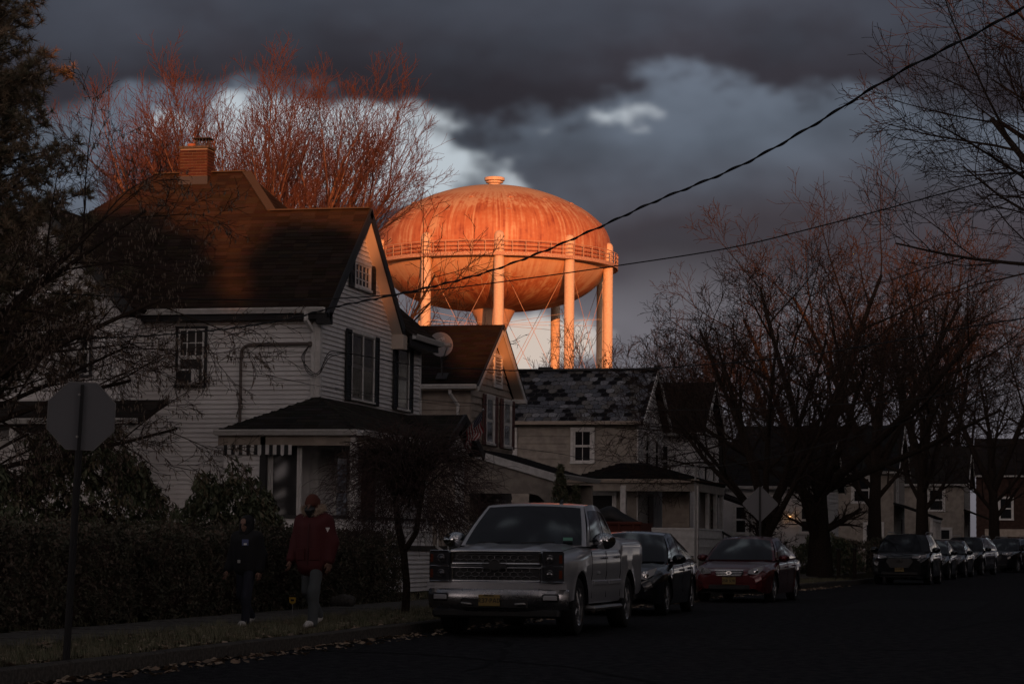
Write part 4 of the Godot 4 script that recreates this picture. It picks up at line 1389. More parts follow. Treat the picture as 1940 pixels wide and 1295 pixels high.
func slates(parent: Node, o: Vector3, u: Vector3, xr: float) -> void:
	var t := u.normalized()
	var n := PX.cross(t)
	var w := 0.3
	var rows := 13
	var rh := u.length() / rows
	var shapes := []
	for k in 3:
		var mb := Mb.new()
		var hw := w * 0.5 - 0.008
		var c := 0.07 + 0.02 * k
		mb.prism(PackedVector2Array([Vector2(-hw, c), Vector2(-hw + c * 0.8, 0.012), Vector2(-hw + c * 1.4, 0), Vector2(hw - c * 1.4, 0), Vector2(hw - c * 0.8, 0.012), Vector2(hw, c), Vector2(hw, rh * 1.15), Vector2(-hw, rh * 1.15)]), Transform3D(), 0.014)
		shapes.append(mb.mesh())
	var mats := []
	for c in [Color(0.12, 0.12, 0.135), Color(0.15, 0.15, 0.168), Color(0.185, 0.185, 0.205), Color(0.105, 0.094, 0.088), Color(0.095, 0.098, 0.118), Color(0.15, 0.138, 0.128), Color(0.25, 0.252, 0.27)]:
		mats.append(tri_mat("slate_%d" % mats.size(), noise_tex(0.06, 4, c * 0.6, c * 1.35, 0.25, 0.75, false, 128, 60 + mats.size()), 1.4, 0.55))
	var odds := [0, 0, 0, 1, 1, 2, 3, 3, 4, 4, 5, 6]
	for r in rows:
		for k in 17:
			var x := xr - w * (k + 0.5) - (w * 0.5 if r % 2 else 0.0)
			var s := part("slate", shapes[rng.randi() % 3], mats[odds[rng.randi() % odds.size()]], parent)
			var tilt := Basis(PX, -0.05 + rng.randf_range(-0.02, 0.02)) * Basis(Vector3.UP, rng.randf_range(-0.02, 0.02))
			s.transform = Transform3D(Basis(PX, t, n) * tilt * Basis(PZ, rng.randf_range(-0.03, 0.03)), o + PX * x + t * (r * rh) + n * (0.014 + rng.randf() * 0.006))
	# the rest of the slope, behind the tan house
	var cmbx := cmb()
	courses(cmbx, o, PX, t, poly([-9.3, 0, xr - w * 17.5, 0, xr - w * 17.5, u.length(), -9.3, u.length()]), rh, w, 0.02, Color(0.065, 0.065, 0.072), 0.4)
	stuff(part("slates_beyond", cmbx, M.slate, parent))

# ---------------------------------------------------------------- plainer houses further on and across the street
func plain_house(called: String, label: String, at: Vector3, turn: float, W: float, D: float, ey: float, ry: float, sm: Material, rc: Color, wins := [], porch := 0.0, group := "") -> Node3D:
	# local: street front faces +x, ridge along x, near side faces +z
	var h := thing(called, label, "house", at, turn, group)
	var tm: Material = M.trim_white
	var hw := W * 0.5
	siding(h, "wall", sm, V(0, 0, 0), MZ, PX, poly([0, -0.3, W, -0.3, W, ey - 0.1, hw + 0.02, ry - 0.35, hw - 0.02, ry - 0.35, 0, ey - 0.1]), 0.16)
	siding(h, "wall", sm, V(0, 0, 0), PX, PZ, poly([-D, -0.3, -0.16, -0.3, -0.16, ey - 0.05, -D, ey - 0.05]), 0.16)
	siding(h, "wall", sm, V(-D, 0, -W), PX, MZ, poly([0, -0.3, D - 0.16, -0.3, D - 0.16, ey - 0.05, 0, ey - 0.05]), 0.4)
	siding(h, "wall", sm, V(-D, 0, 0), MZ, -PX, poly([0.17, -0.3, W - 0.17, -0.3, W - 0.17, ey - 0.1, hw, ry - 0.4, 0.17, ey - 0.1]), 0.4)
	for sg in [1.0, -1.0]:
		var u := V(0, ry - ey, -(hw + 0.35) * sg)
		var o := V(0, ey, -hw + (hw + 0.35) * sg)
		if sg > 0: roof(h, "roof", o, PX, u.normalized(), poly([-D - 0.3, 0, 0.3, 0, 0.3, u.length(), -D - 0.3, u.length()]), rc, 0.2, 0.2, 0.4)
		else: roof(h, "roof", o, -PX, u.normalized(), poly([-0.3, 0, D + 0.3, 0, D + 0.3, u.length(), -0.3, u.length()]), rc, 0.2, 0.2, 0.4)
		var up := V(0, hw + 0.35, (ry - ey) * sg).normalized()
		var mb := Mb.new()
		mb.bar(V(0.31, ey, -hw + (hw + 0.4) * sg) - up * 0.1, V(0.31, ry, -hw) - up * 0.1, 0.05, 0.18, up)
		part("rake_board", mb, tm, h)
	gutter(h, V(-D - 0.2, ey + 0.02, 0.35), V(0.2, ey + 0.02, 0.35), PZ, tm)
	for w in wins:
		if w[0] == "f": window(h, V(0, w[2], -w[1]), MZ, PX, w[3], w[4], {"casing": 0.12, "casing_mat": tm, "sash_mat": tm})
		else: window(h, V(-w[1], w[2], 0), PX, PZ, w[3], w[4], {"casing": 0.12, "casing_mat": tm, "sash_mat": tm})
	if porch > 0.0:
		var fs := V(-porch, 0.7, 0)
		roof(h, "porch_roof", V(porch, 2.7, 0), MZ, fs.normalized(), poly([-0.1, 0, W + 0.1, 0, W + 0.1, fs.length(), -0.1, fs.length()]), rc, 0.2, 0.2, 0.4)
		for k in 4:
			var pb := Mb.new()
			pb.bbox(V(porch - 0.15, 1.35, -0.15 - (W - 0.3) * k / 3.0), V(0.14, 2.7, 0.14), 0.015)
			part("porch_post", pb, tm, h)
		var bm := Mb.new()
		bm.box(V(porch - 0.15, 2.58, -W * 0.5), V(0.16, 0.2, W))
		part("porch_beam", bm, tm, h)
		var fl := Mb.new()
		fl.box(V(porch * 0.5, 0.3, -W * 0.5), V(porch, 0.5, W))
		part("porch_floor", fl, M.kerb, h)
		var dr := Mb.new()
		dr.bbox(V(0.03, 1.6, -W * 0.72), V(0.06, 2.05, 0.9), 0.01)
		part("door", dr, M.shutter_maroon, h)
	return h

func far_houses() -> void:
	rng.seed = 404
	plain_house("white_gable_house", "white gabled house with a dark roof half hidden behind bare branches beyond the slate roof", V(-14.6, 0.33, -91.6), 0, 5.0, 8.0, 5.45, 7.6, M.siding_white, Color(0.03, 0.024, 0.022), [["f", 1.4, 4.3, 0.7, 1.2], ["f", 3.5, 4.3, 0.7, 1.2], ["s", 1.5, 4.4, 0.7, 1.2]], 2.0)
	var h5 := plain_house("low_house", "low white house with a lit wall lamp behind the big street tree", V(-10.7, 0.36, -99.0), 0, 6.5, 7.0, 3.6, 5.6, M.siding_white, Color(0.03, 0.028, 0.028), [["s", 0.55, 2.25, 0.62, 1.0], ["f", 1.6, 2.2, 0.8, 1.2], ["s", 3.2, 2.25, 0.7, 1.1]], 0.0)
	var lamp := thing("porch_lamp", "small lit wall lamp glowing on the low white house", "lamp", V(-11.98, 2.72, -98.92))
	var lb := Mb.new()
	lb.bbox(V(0, 0.13, 0.02), V(0.12, 0.03, 0.14), 0.008)
	lb.bbox(V(0, -0.12, 0.02), V(0.1, 0.02, 0.12), 0.006)
	lb.box(V(0, 0, -0.05), V(0.08, 0.2, 0.03))
	part("lamp_bracket", lb, M.trim_black, lamp)
	var bulb := SphereMesh.new()
	bulb.radius = 0.06
	bulb.height = 0.12
	var em := StandardMaterial3D.new()
	em.albedo_color = Color(1, 0.7, 0.4)
	em.emission_enabled = true
	em.emission = lin(1.0, 0.5, 0.2)
	em.emission_energy_multiplier = 1.8
	var bo := part("lamp_bulb", bulb, em, lamp)
	bo.position = V(0, 0, 0.05)
	var om := OmniLight3D.new()
	om.name = "lamp_light"
	om.light_color = lin(1.0, 0.5, 0.2)
	om.light_energy = 0.012
	om.light_size = 0.06
	om.omni_range = 30.0
	om.omni_attenuation = 2.0
	om.shadow_enabled = true
	om.position = V(0, 0, 0.16)
	lamp.add_child(om)
	plain_house("grey_house", "grey house with white porch posts seen between trunks far up the street", V(-9.6, 0.43, -122.0), 0, 7.0, 8.0, 4.9, 7.4, M.siding_grey, Color(0.03, 0.03, 0.03), [["f", 1.6, 4.0, 0.8, 1.2], ["s", 1.6, 4.0, 0.8, 1.2], ["s", 1.0, 1.7, 0.8, 1.2]], 2.0)
	plain_house("bend_house", "grey low-eaved house at the bend, glimpsed between the farthest trunks", V(-7.2, 0.5, -143.0), 0, 7.0, 8.0, 4.8, 7.2, M.siding_grey, Color(0.035, 0.032, 0.03), [["s", 1.6, 3.9, 0.8, 1.2], ["s", 1.2, 1.6, 0.8, 1.2]], 1.8)
	var h7 := plain_house("brown_house", "dark brown house at the road bend with one white-framed window", V(0.5, 0.62, -178.0), 0, 9.0, 8.6, 6.3, 9.2, M.siding_brown, Color(0.03, 0.025, 0.024), [["s", 6.5, 3.94, 0.86, 1.5]], 0.0)
	var gb := Mb.new()
	gb.box(V(-3.4, 2.2, 0.03), V(9.2, 0.55, 0.06))
	part("pale_band", gb, M.siding_tan, h7)
	var gd := Mb.new()
	gd.bbox(V(-2.4, 0.95, 0.03), V(2.6, 1.9, 0.06), 0.01)
	part("garage_door", gd, M.siding_brown, h7)

# ---------------------------------------------------------------- trees and shrubs
class Grower:
	var wood := Mb.new()
	var twig := Mb.new()
	var tips: Array = []
	var rg := RandomNumberGenerator.new()
	var cfg: Dictionary

	func bough(p: Vector3, d: Vector3, len: float, r: float, lev: int) -> void:
		var n: int = cfg.segs[mini(lev, cfg.segs.size() - 1)]
		var wob: float = cfg.wob[mini(lev, cfg.wob.size() - 1)]
		var trop: float = cfg.trop[mini(lev, cfg.trop.size() - 1)]
		var pts := PackedVector3Array([p])
		var rad := PackedFloat32Array([r])
		var dirs := [d]
		var st := len / n
		var tr: float = cfg.get("taper", 0.35)
		var rmin: float = cfg.get("rmin", 0.004)
		for k in n:
			d = (d + V3(rg) * wob + Vector3.UP * trop).normalized()
			p += d * st
			pts.append(p)
			dirs.append(d)
			rad.append(maxf(r * lerpf(1.0, tr, float(k + 1) / n), rmin))
		var sides: int = [9, 6, 5, 4, 3][mini(lev, 4)]
		(wood if lev <= cfg.wood else twig).tube(pts, rad, sides, false)
		if lev >= cfg.kids.size():
			tips.append([p, d])
			return
		var kids: int = cfg.kids[lev]
		var ang: float = cfg.ang[mini(lev, cfg.ang.size() - 1)]
		var start: float = cfg.start[mini(lev, cfg.start.size() - 1)]
		var ratio: float = cfg.ratio[mini(lev, cfg.ratio.size() - 1)]
		var spin := rg.randf() * TAU
		for k in kids:
			var f := lerpf(start, 1.0, (k + rg.randf()) / kids)
			var x := f * n
			var i := mini(int(x), n - 1)
			var q := pts[i].lerp(pts[i + 1], x - i)
			var dd: Vector3 = dirs[i + 1]
			spin += 2.4 + rg.randf_range(-0.4, 0.4)
			var s := dd.cross(Vector3.UP if absf(dd.y) < 0.9 else Vector3.RIGHT).normalized()
			s = s.rotated(dd, spin)
			var cd := dd.rotated(s, ang * rg.randf_range(0.75, 1.25)).normalized()
			var l := len * ratio * lerpf(1.0, cfg.get("tiplen", 0.55), f) * rg.randf_range(0.7, 1.2)
			var cr := maxf(lerpf(r, r * tr, f) * cfg.get("rr", 0.55), rmin)
			bough(q, cd, l, cr, lev + 1)
		if lev > 0 or cfg.get("leader", true):
			tips.append([p, d])

	static func V3(g: RandomNumberGenerator) -> Vector3:
		return Vector3(g.randf_range(-1, 1), g.randf_range(-1, 1), g.randf_range(-1, 1))

func bare_tree(called: String, label: String, at: Vector3, sd: int, cfg: Dictionary, stems: Array, wood: Material, twig: Material, group := "") -> Node3D:
	# stems: [offset, direction, length, radius]
	var t := Grower.new()
	t.rg.seed = sd
	t.cfg = cfg
	for s in stems: t.bough(s[0], s[1].normalized(), s[2], s[3], 0)
	var o := thing(called, label, "tree", at, 0.0, group)
	part("trunk", t.wood, wood, o)
	stuff(part("crown", t.twig, twig, o))
	o.set_meta("_tips", t.tips)
	return o

func leaf_mesh(l: float, w: float, n: int, spread: float, rg: RandomNumberGenerator) -> ArrayMesh:
	var m := Mb.new()
	for k in n:
		var B := Basis(Vector3.UP, rg.randf() * TAU) * Basis(Vector3.RIGHT, rg.randf_range(-1.3, 1.3))
		var o := V(rg.randf_range(-1, 1), rg.randf_range(-1, 1), rg.randf_range(-1, 1)) * spread
		m.quad(o, o + B * V(-w * 0.5, l * 0.06, l * 0.45), o + B * V(0, 0, l), o + B * V(w * 0.5, l * 0.06, l * 0.45))
	return m.mesh()

func needle_mesh(l: float, n: int, rg: RandomNumberGenerator) -> ArrayMesh:
	var m := Mb.new()
	for k in n:
		var d := V(rg.randf_range(-1, 1), rg.randf_range(-0.5, 1.2), rg.randf_range(-1, 1)).normalized()
		var s := d.cross(V(rg.randf(), rg.randf(), rg.randf() + 0.1)).normalized() * 0.009
		m.tri(s, -s, d * l * rg.randf_range(0.7, 1.1))
	return m.mesh()

func conifer(called: String, label: String, at: Vector3, sd: int, H: float, R: float, y0: float, whorls: int, per: int, tuft: Mesh, dense: float, group := "") -> Node3D:
	var rg := RandomNumberGenerator.new()
	rg.seed = sd
	var o := thing(called, label, "tree", at, 0.0, group)
	var w := Mb.new()
	w.tube(PackedVector3Array([V(0, -0.1, 0), V(0.05, H * 0.4, 0.04), V(-0.03, H * 0.75, 0), V(0, H, 0)]), PackedFloat32Array([0.22, 0.17, 0.09, 0.02]), 8)
	var xf := []
	for k in whorls:
		var f := float(k) / (whorls - 1)
		var y := lerpf(y0, H * 0.97, f)
		var len := R * (1.0 - 0.8 * pow(f, 1.4)) * rg.randf_range(0.75, 1.15)
		for j in per:
			var a := TAU * (j + rg.randf() * 0.7) / per + k * 1.1
			var l := len * rg.randf_range(0.65, 1.15)
			var pts := PackedVector3Array()
			var dir := V(cos(a), rg.randf_range(0.0, 0.3), sin(a))
			for q in 5:
				var g := q / 4.0
				pts.append(V(0, y, 0) + dir * l * g + V(0, -0.25 * l * g * (1.0 - g) + 0.12 * l * g * g, 0))
			w.tube(pts, PackedFloat32Array([0.035, 0.03, 0.022, 0.014, 0.006]), 4, false)
			var tn := int(dense * l)
			for q in tn:
				var g := rg.randf_range(0.25, 1.05)
				var i := mini(int(g * 4), 3)
				var p := pts[i].lerp(pts[i + 1], g * 4 - i)
				p += V(rg.randf_range(-1, 1), rg.randf_range(-0.6, 0.7), rg.randf_range(-1, 1)) * 0.3 * (1.15 - 0.5 * g)
				xf.append(Transform3D(Basis(Vector3.UP, rg.randf() * TAU) * Basis(Vector3.RIGHT, rg.randf_range(-0.6, 0.6)) * Basis.from_scale(Vector3.ONE * rg.randf_range(0.6, 1.25)), p))
	part("trunk", w, M.bark, o)
	multi("foliage", tuft, xf, M.leafy, o, [lin(0.026, 0.019, 0.011), lin(0.038, 0.024, 0.013), lin(0.019, 0.017, 0.009), lin(0.055, 0.03, 0.015)])
	return o

func bush(called: String, label: String, cat: String, at: Vector3, sd: int, shape: Callable, count: int, leaf: Mesh, tints: Array, core: Mesh, core_at: Vector3, group := "") -> Node3D:
	var rg := RandomNumberGenerator.new()
	rg.seed = sd
	var o := thing(called, label, cat, at, 0.0, group)
	if core:
		var c := part("branches", core, M.twig, o)
		c.position = core_at
	var xf := []
	for k in count:
		var p: Vector3 = shape.call(rg)
		xf.append(Transform3D(Basis(Vector3.UP, rg.randf() * TAU) * Basis(Vector3.RIGHT, rg.randf_range(-0.8, 0.8)) * Basis.from_scale(Vector3.ONE * rg.randf_range(0.6, 1.3)), p))
	multi("foliage", leaf, xf, M.leafy, o, tints)
	return o

func trees() -> void:
	var G := {"segs": [7, 6, 5, 4, 3], "wob": [0.06, 0.1, 0.13, 0.16, 0.16], "trop": [0.0, 0.05, 0.04, 0.03, 0.02], "kids": [8, 6, 5, 4], "ang": [0.7, 0.65, 0.65, 0.65], "start": [0.3, 0.2, 0.15, 0.15], "ratio": [0.62, 0.58, 0.6, 0.62], "wood": 1, "rmin": 0.0045, "tiplen": 0.68, "rr": 0.5, "taper": 0.3}
	# vase-shaped tree behind the white house, its twigs red in the sun
	var A := G.duplicate(true)
	A.segs = [8, 6, 5, 4]
	A.wob = [0.05, 0.07, 0.09, 0.11]
	A.trop = [0.01, 0.07, 0.06, 0.05]
	A.kids = [9, 7, 6, 3]
	A.ang = [0.42, 0.45, 0.5, 0.55]
	A.start = [0.42, 0.3, 0.15, 0.15]
	A.ratio = [0.45, 0.54, 0.6, 0.62]
	A.tiplen = 0.72
	A.rmin = 0.005
	var stems := [[V(0, -0.2, 0), V(0, 1, 0), 5.6, 0.34]]
	var rg := RandomNumberGenerator.new()
	rg.seed = 12
	for k in 18:
		var a := TAU * k / 18.0 + rg.randf() * 0.3
		var q := 0.14 + 0.56 * sqrt(rg.randf())
		stems.append([V(cos(a) * 0.15, 4.2 + rg.randf() * 1.4, sin(a) * 0.15), V(cos(a) * q, 1.0, sin(a) * q), rg.randf_range(7.8, 8.2), rg.randf_range(0.12, 0.18)])
	var first := A.duplicate(true)
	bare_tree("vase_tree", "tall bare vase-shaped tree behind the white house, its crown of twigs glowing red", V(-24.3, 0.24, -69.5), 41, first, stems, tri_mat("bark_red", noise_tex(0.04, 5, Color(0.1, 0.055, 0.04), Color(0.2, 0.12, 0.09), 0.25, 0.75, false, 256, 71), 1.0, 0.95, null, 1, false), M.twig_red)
	var stems2 := []
	for k in 8:
		var a := TAU * k / 8.0 + rg.randf() * 0.3
		var q := 0.08 + 0.22 * sqrt(rg.randf())
		stems2.append([V(cos(a) * 0.15, 3.0, sin(a) * 0.15), V(cos(a) * q, 1.0, sin(a) * q), rg.randf_range(8.6, 9.2), rg.randf_range(0.1, 0.15)])
	stems2.append([V(0, -0.2, 0), V(0, 1, 0), 4.0, 0.34])
	bare_tree("vase_tree", "bare red-twigged tree between the pine and the chimney, behind the white house's roof", V(-28.0, 0.24, -74.0), 43, A, stems2, M.bark_red, M.twig_red)
	# tree whose twigs cross the left of the tank
	var Bc := G.duplicate(true)
	Bc.kids = [6, 5, 4, 2]
	Bc.rmin = 0.008
	bare_tree("bare_tree", "bare dark tree with twigs across the left side of the water tank", V(-25.9, 0.3, -84.5), 52, Bc, [[V(0, -0.2, 0), V(0, 1, 0), 9.5, 0.26], [V(0, 5, 0), V(0.4, 1, 0.1), 6.6, 0.12], [V(0, 4, 0), V(0.75, 0.8, 0.0), 5.5, 0.1]], M.twig, M.twig)
	# small trees beneath the tank
	var C := G.duplicate(true)
	C.kids = [7, 6, 5, 3]
	C.rmin = 0.008
	var base := bare_tree("small_tree", "small bare tree at the foot of the tower legs behind the slate roof", V(-22.8, 0.38, -111.0), 61, C, [[V(0, -0.2, 0), V(0.1, 1, 0), 7.5, 0.16], [V(0, 1.5, 0), V(-0.4, 1, 0.1), 7.0, 0.11], [V(0, 1.5, 0), V(0.5, 1, -0.1), 7.0, 0.11], [V(0, 2.5, 0), V(0.05, 1, 0.4), 6.5, 0.1]], M.bark, M.twig, "bare trees beyond the houses")
	copy(base, "bare tree just right of the rightmost tower leg, above the slate roof", V(-19.2, 0.38, -116.0), 2.1)
	copy(base, "reddish bare tree rising behind the end of the slate roof's ridge", V(-19.0, 0.4, -128.0), 4.2).scale = Vector3.ONE * 1.15
	# the big street tree and its neighbours on the right
	var Dd := G.duplicate(true)
	Dd.kids = [7, 6, 6, 4]
	Dd.ratio = [0.62, 0.58, 0.58, 0.62]
	Dd.ang = [0.85, 0.7, 0.7, 0.8]
	Dd.rmin = 0.007
	bare_tree("street_tree", "big bare street tree with a thick trunk and wide limbs beside the red car", V(-9.35, 0.4, -85.8), 81, Dd, [[V(0, -0.2, 0), V(0.02, 1, 0), 4.2, 0.52], [V(0, 2.9, 0), V(0.95, 1, 0.1), 8.0, 0.19], [V(0, 3.2, 0), V(-0.4, 1, 0.2), 7.4, 0.16], [V(0, 3.6, 0), V(0.2, 1, -0.2), 7.8, 0.19], [V(0, 2.8, 0), V(0.4, 0.8, 0.8), 6.5, 0.16], [V(0, 2.6, 0), V(-1.1, 0.8, -0.1), 6.5, 0.15], [V(0, 3.0, 0), V(1.5, 0.8, -0.3), 7.0, 0.15]], M.bark, M.twig)
	var E2 := G.duplicate(true)
	E2.kids = [8, 6, 5, 4]
	E2.ang = [0.7, 0.7, 0.7, 0.8]
	E2.trop = [-0.01, -0.02, 0.0, 0.02]
	E2.ratio = [0.55, 0.58, 0.6, 0.62]
	E2.rmin = 0.006
	var st3 := [[V(0, -0.2, 0), V(-0.05, 1, 0), 2.2, 0.26]]
	for k in 9:
		var a := TAU * k / 9.0
		var q: float = [0.25, 0.9, 0.35, 1.3, 0.2, 1.0, 0.5, 1.5, 0.7][k]
		st3.append([V(0, 1.3 + 0.1 * k, 0), V(cos(a) * q, 1.0, sin(a) * q * 0.8), 6.9 - q * 1.2, 0.13 - 0.02 * q])
	bare_tree("street_tree", "many-stemmed bare tree right behind the diamond sign, low twigs over the slate house's porch", V(-9.95, 0.34, -76.0), 83, E2, st3, M.bark, M.twig)
	var F2 := G.duplicate(true)
	F2.rmin = 0.009
	F2.kids = [7, 6, 5, 4]
	var t7 := bare_tree("tall_tree", "tall bare tree behind the big street tree, its top faintly red", V(-9.2, 0.42, -106.0), 91, F2, [[V(0, -0.2, 0), V(0.0, 1, 0), 7.5, 0.38], [V(0, 4.0, 0), V(0.45, 1, 0.1), 8.6, 0.2], [V(0, 4.4, 0), V(-0.45, 1, -0.1), 8.6, 0.2], [V(0, 3.6, 0), V(0.05, 0.9, 0.4), 7.6, 0.17]], M.bark, M.twig, "tall bare trees lining the far street")
	var spots := [
		[V(-13.0, 0.42, -113.0), 1.0, 0.95, "bare tree left of the big street tree, behind the white gabled house"],
		[V(-7.6, 0.42, -113.0), 2.2, 1.0, "bare tree with a pale thick trunk behind the black SUV"],
		[V(-5.0, 0.45, -131.0), 3.1, 0.98, "bare tree at the bend just left of the brown house"],
		[V(-16.5, 0.48, -140.0), 4.0, 1.0, "far bare tree between the white gabled house and the big street tree"],
		[V(-8.4, 0.5, -150.0), 5.2, 1.08, "far bare tree in the gap right of the big street tree"],
		[V(0.5, 0.5, -155.0), 0.6, 1.05, "bare tree standing before the brown house at the bend"],
		[V(-2.6, 0.5, -170.0), 1.7, 1.15, "farthest bare tree, beside the brown house's window"],
		[V(-12.0, 0.5, -165.0), 2.8, 1.15, "far bare tree whose reddish top fills the sky right of the water tower"]]
	for s in spots:
		copy(t7, s[3], s[0], s[1]).scale = Vector3.ONE * s[2]
	# big tree reaching in from the right
	var R2 := G.duplicate(true)
	R2.kids = [8, 7, 6, 4]
	R2.rmin = 0.006
	R2.trop = [0.0, 0.03, 0.03, 0.02]
	R2.ratio = [0.6, 0.58, 0.58, 0.6]
	bare_tree("roadside_tree", "dark bare tree reaching into the picture from the right edge above the street", V(3.6, 0.22, -58.0), 97, R2, [[V(0, -0.2, 0), V(0.0, 1, 0), 9.5, 0.42], [V(0, 4.5, 0), V(-0.75, 0.8, 0.1), 9.0, 0.2], [V(0, 6.0, 0), V(-0.5, 1, -0.1), 9.5, 0.22], [V(0, 7.0, 0), V(-0.25, 1, 0.2), 9.5, 0.22], [V(0, 5.5, 0), V(0.6, 1, 0), 9.0, 0.2], [V(0, 7.5, 0), V(-0.8, 0.6, 0.0), 7.0, 0.16]], M.bark, M.twig)
	# foreground tree at the left with hanging pods
	var S := G.duplicate(true)
	S.kids = [6, 6, 5, 3]
	S.trop = [0.0, -0.035, -0.03, -0.03]
	S.ratio = [0.5, 0.56, 0.6, 0.62]
	S.rmin = 0.004
	S.wob = [0.06, 0.09, 0.12, 0.14]
	var lt := bare_tree("pod_tree", "dark arching tree at the left edge with dry hanging pods", V(-20.2, 0.16, -36.5), 111, S, [[V(0, -0.2, 0), V(0.06, 1, 0), 5.5, 0.22], [V(0.1, 2.6, 0), V(0.95, 0.5, 0.1), 6.0, 0.09], [V(0.1, 3.0, 0), V(0.8, 0.55, -0.1), 5.6, 0.09], [V(0.1, 2.2, 0), V(1.0, 0.42, 0.3), 5.6, 0.085], [V(0, 3.0, 0), V(-0.5, 0.9, 0.2), 5.0, 0.09], [V(0.1, 1.8, 0), V(1.0, 0.3, -0.15), 5.6, 0.07], [V(0.1, 2.0, 0.1), V(0.9, 0.5, 0.45), 5.4, 0.08], [V(0.1, 3.3, 0.1), V(0.9, 0.55, -0.2), 6.0, 0.08], [V(0.1, 3.8, 0.0), V(0.8, 0.75, 0.2), 3.8, 0.08], [V(0.1, 1.5, 0.2), V(0.95, 0.2, 0.5), 5.0, 0.06], [V(0.1, 2.4, 0.1), V(0.9, 0.4, -0.5), 5.2, 0.07]], M.bark, M.twig)
	rg.seed = 6
	var pod := Mb.new()
	pod.quad(V(0, 0, 0), V(-0.011, -0.04, 0.004), V(0.0, -0.085, 0), V(0.011, -0.04, 0.004))
	pod.quad(V(0, 0, 0), V(0.0, -0.04, -0.009), V(0.0, -0.085, 0), V(0.0, -0.04, 0.011))
	var xf := []
	for tp in lt.get_meta("_tips"):
		if rg.randf() < 0.4:
			for k in rg.randi_range(1, 4):
				xf.append(Transform3D(Basis(Vector3.UP, rg.randf() * TAU) * Basis(Vector3.RIGHT, rg.randf_range(-0.5, 0.5)) * Basis.from_scale(Vector3.ONE * rg.randf_range(0.6, 1.2)), tp[0] - tp[1] * rg.randf() * 0.25))
	multi("dry_pods", pod.mesh(), xf, M.leafy, lt, [lin(0.05, 0.032, 0.022), lin(0.035, 0.024, 0.018)])
	# pine at the top left
	rg.seed = 8
	var tuft := needle_mesh(0.19, 34, rg)
	conifer("pine_tree", "tall dark pine at the upper left, its top and right boughs lit orange", V(-20.5, 0.16, -41.0), 21, 13.2, 3.1, 4.0, 30, 7, tuft, 24.0)
	conifer("pine_tree", "dark pine cut by the picture's left edge", V(-19.6, 0.16, -36.0), 22, 12.4, 2.4, 3.6, 26, 7, tuft, 32.0)
	# weeping tree before the porch
	var wt := Grower.new()
	wt.rg.seed = 15
	var wo := thing("round_tree", "small round-headed tree of dense fine twigs before the white house's porch", "tree", V(-10.55, 0.25, -36.9))
	var wd := Mb.new()
	wd.tube(PackedVector3Array([V(0, -0.1, 0), V(0.02, 0.5, 0), V(-0.03, 1.0, 0.02), V(-0.12, 1.35, 0.0), V(-0.2, 1.9, 0.0)]), PackedFloat32Array([0.075, 0.06, 0.058, 0.06, 0.04]), 8)
	wd.tube(PackedVector3Array([V(-0.03, 1.0, 0.02), V(0.16, 1.3, 0), V(0.28, 1.9, 0.1), V(0.35, 2.4, 0.1)]), PackedFloat32Array([0.05, 0.045, 0.035, 0.02]), 7)
	var tw := Mb.new()
	for k in 95:
		var a := wt.rg.randf() * TAU
		var rr := 1.42 * sqrt(wt.rg.randf())
		var top := V(cos(a) * rr, 3.0 - 0.55 * pow(rr / 1.42, 2.2) + wt.rg.randf_range(-0.25, 0.05), sin(a) * rr)
		var s0 := V(-0.15 + wt.rg.randf_range(-0.1, 0.4), 1.7 + wt.rg.randf() * 0.4, wt.rg.randf_range(-0.1, 0.1))
		wd.tube(PackedVector3Array([s0, s0.lerp(top, 0.45) + V(0, 0.28, 0), s0.lerp(top, 0.8) + V(0, 0.2, 0), top]), PackedFloat32Array([0.018, 0.013, 0.009, 0.005]), 4, false)
	for k in 4200:
		var dd := Grower.V3(wt.rg).normalized()
		if dd.y < -0.75: dd.y = -dd.y
		var rad := pow(wt.rg.randf(), 0.42)
		var lump := 1.0 + 0.13 * sin(dd.x * 7.0 + 1.0) * cos(dd.z * 6.0 + dd.y * 4.0)
		var p := V(0.05 + dd.x * 1.36 * rad * lump, 1.98 + dd.y * 1.04 * rad * lump, dd.z * 1.3 * rad)
		var dir := (V(dd.x, dd.y * 0.5 + 0.25, dd.z) * 0.75 + Grower.V3(wt.rg) * 0.75).normalized()
		var len := wt.rg.randf_range(0.18, 0.5)
		var q := PackedVector3Array([p])
		for i in 4:
			dir = (dir + Grower.V3(wt.rg) * 0.3 + Vector3.DOWN * 0.28).normalized()
			p += dir * len * 0.25
			q.append(p)
		tw.tube(q, PackedFloat32Array([0.005, 0.0042, 0.0036, 0.003, 0.0022]), 3, false)
	part("trunk", wd, M.bark, wo)
	stuff(part("crown", tw, mat("twig_weep", Color(0.06, 0.036, 0.032), 0.9), wo))
	# hedge, rhododendrons, arborvitae
	rg.seed = 9
	var lf := leaf_mesh(0.06, 0.035, 9, 0.05, rg)
	var big := leaf_mesh(0.13, 0.045, 8, 0.05, rg)
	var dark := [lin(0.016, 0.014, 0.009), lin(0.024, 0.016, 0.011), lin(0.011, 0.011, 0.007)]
	var hc := Mb.new()
	hc.bbox(V(0, 0.58, 0), V(0.6, 1.1, 27.0), 0.1)
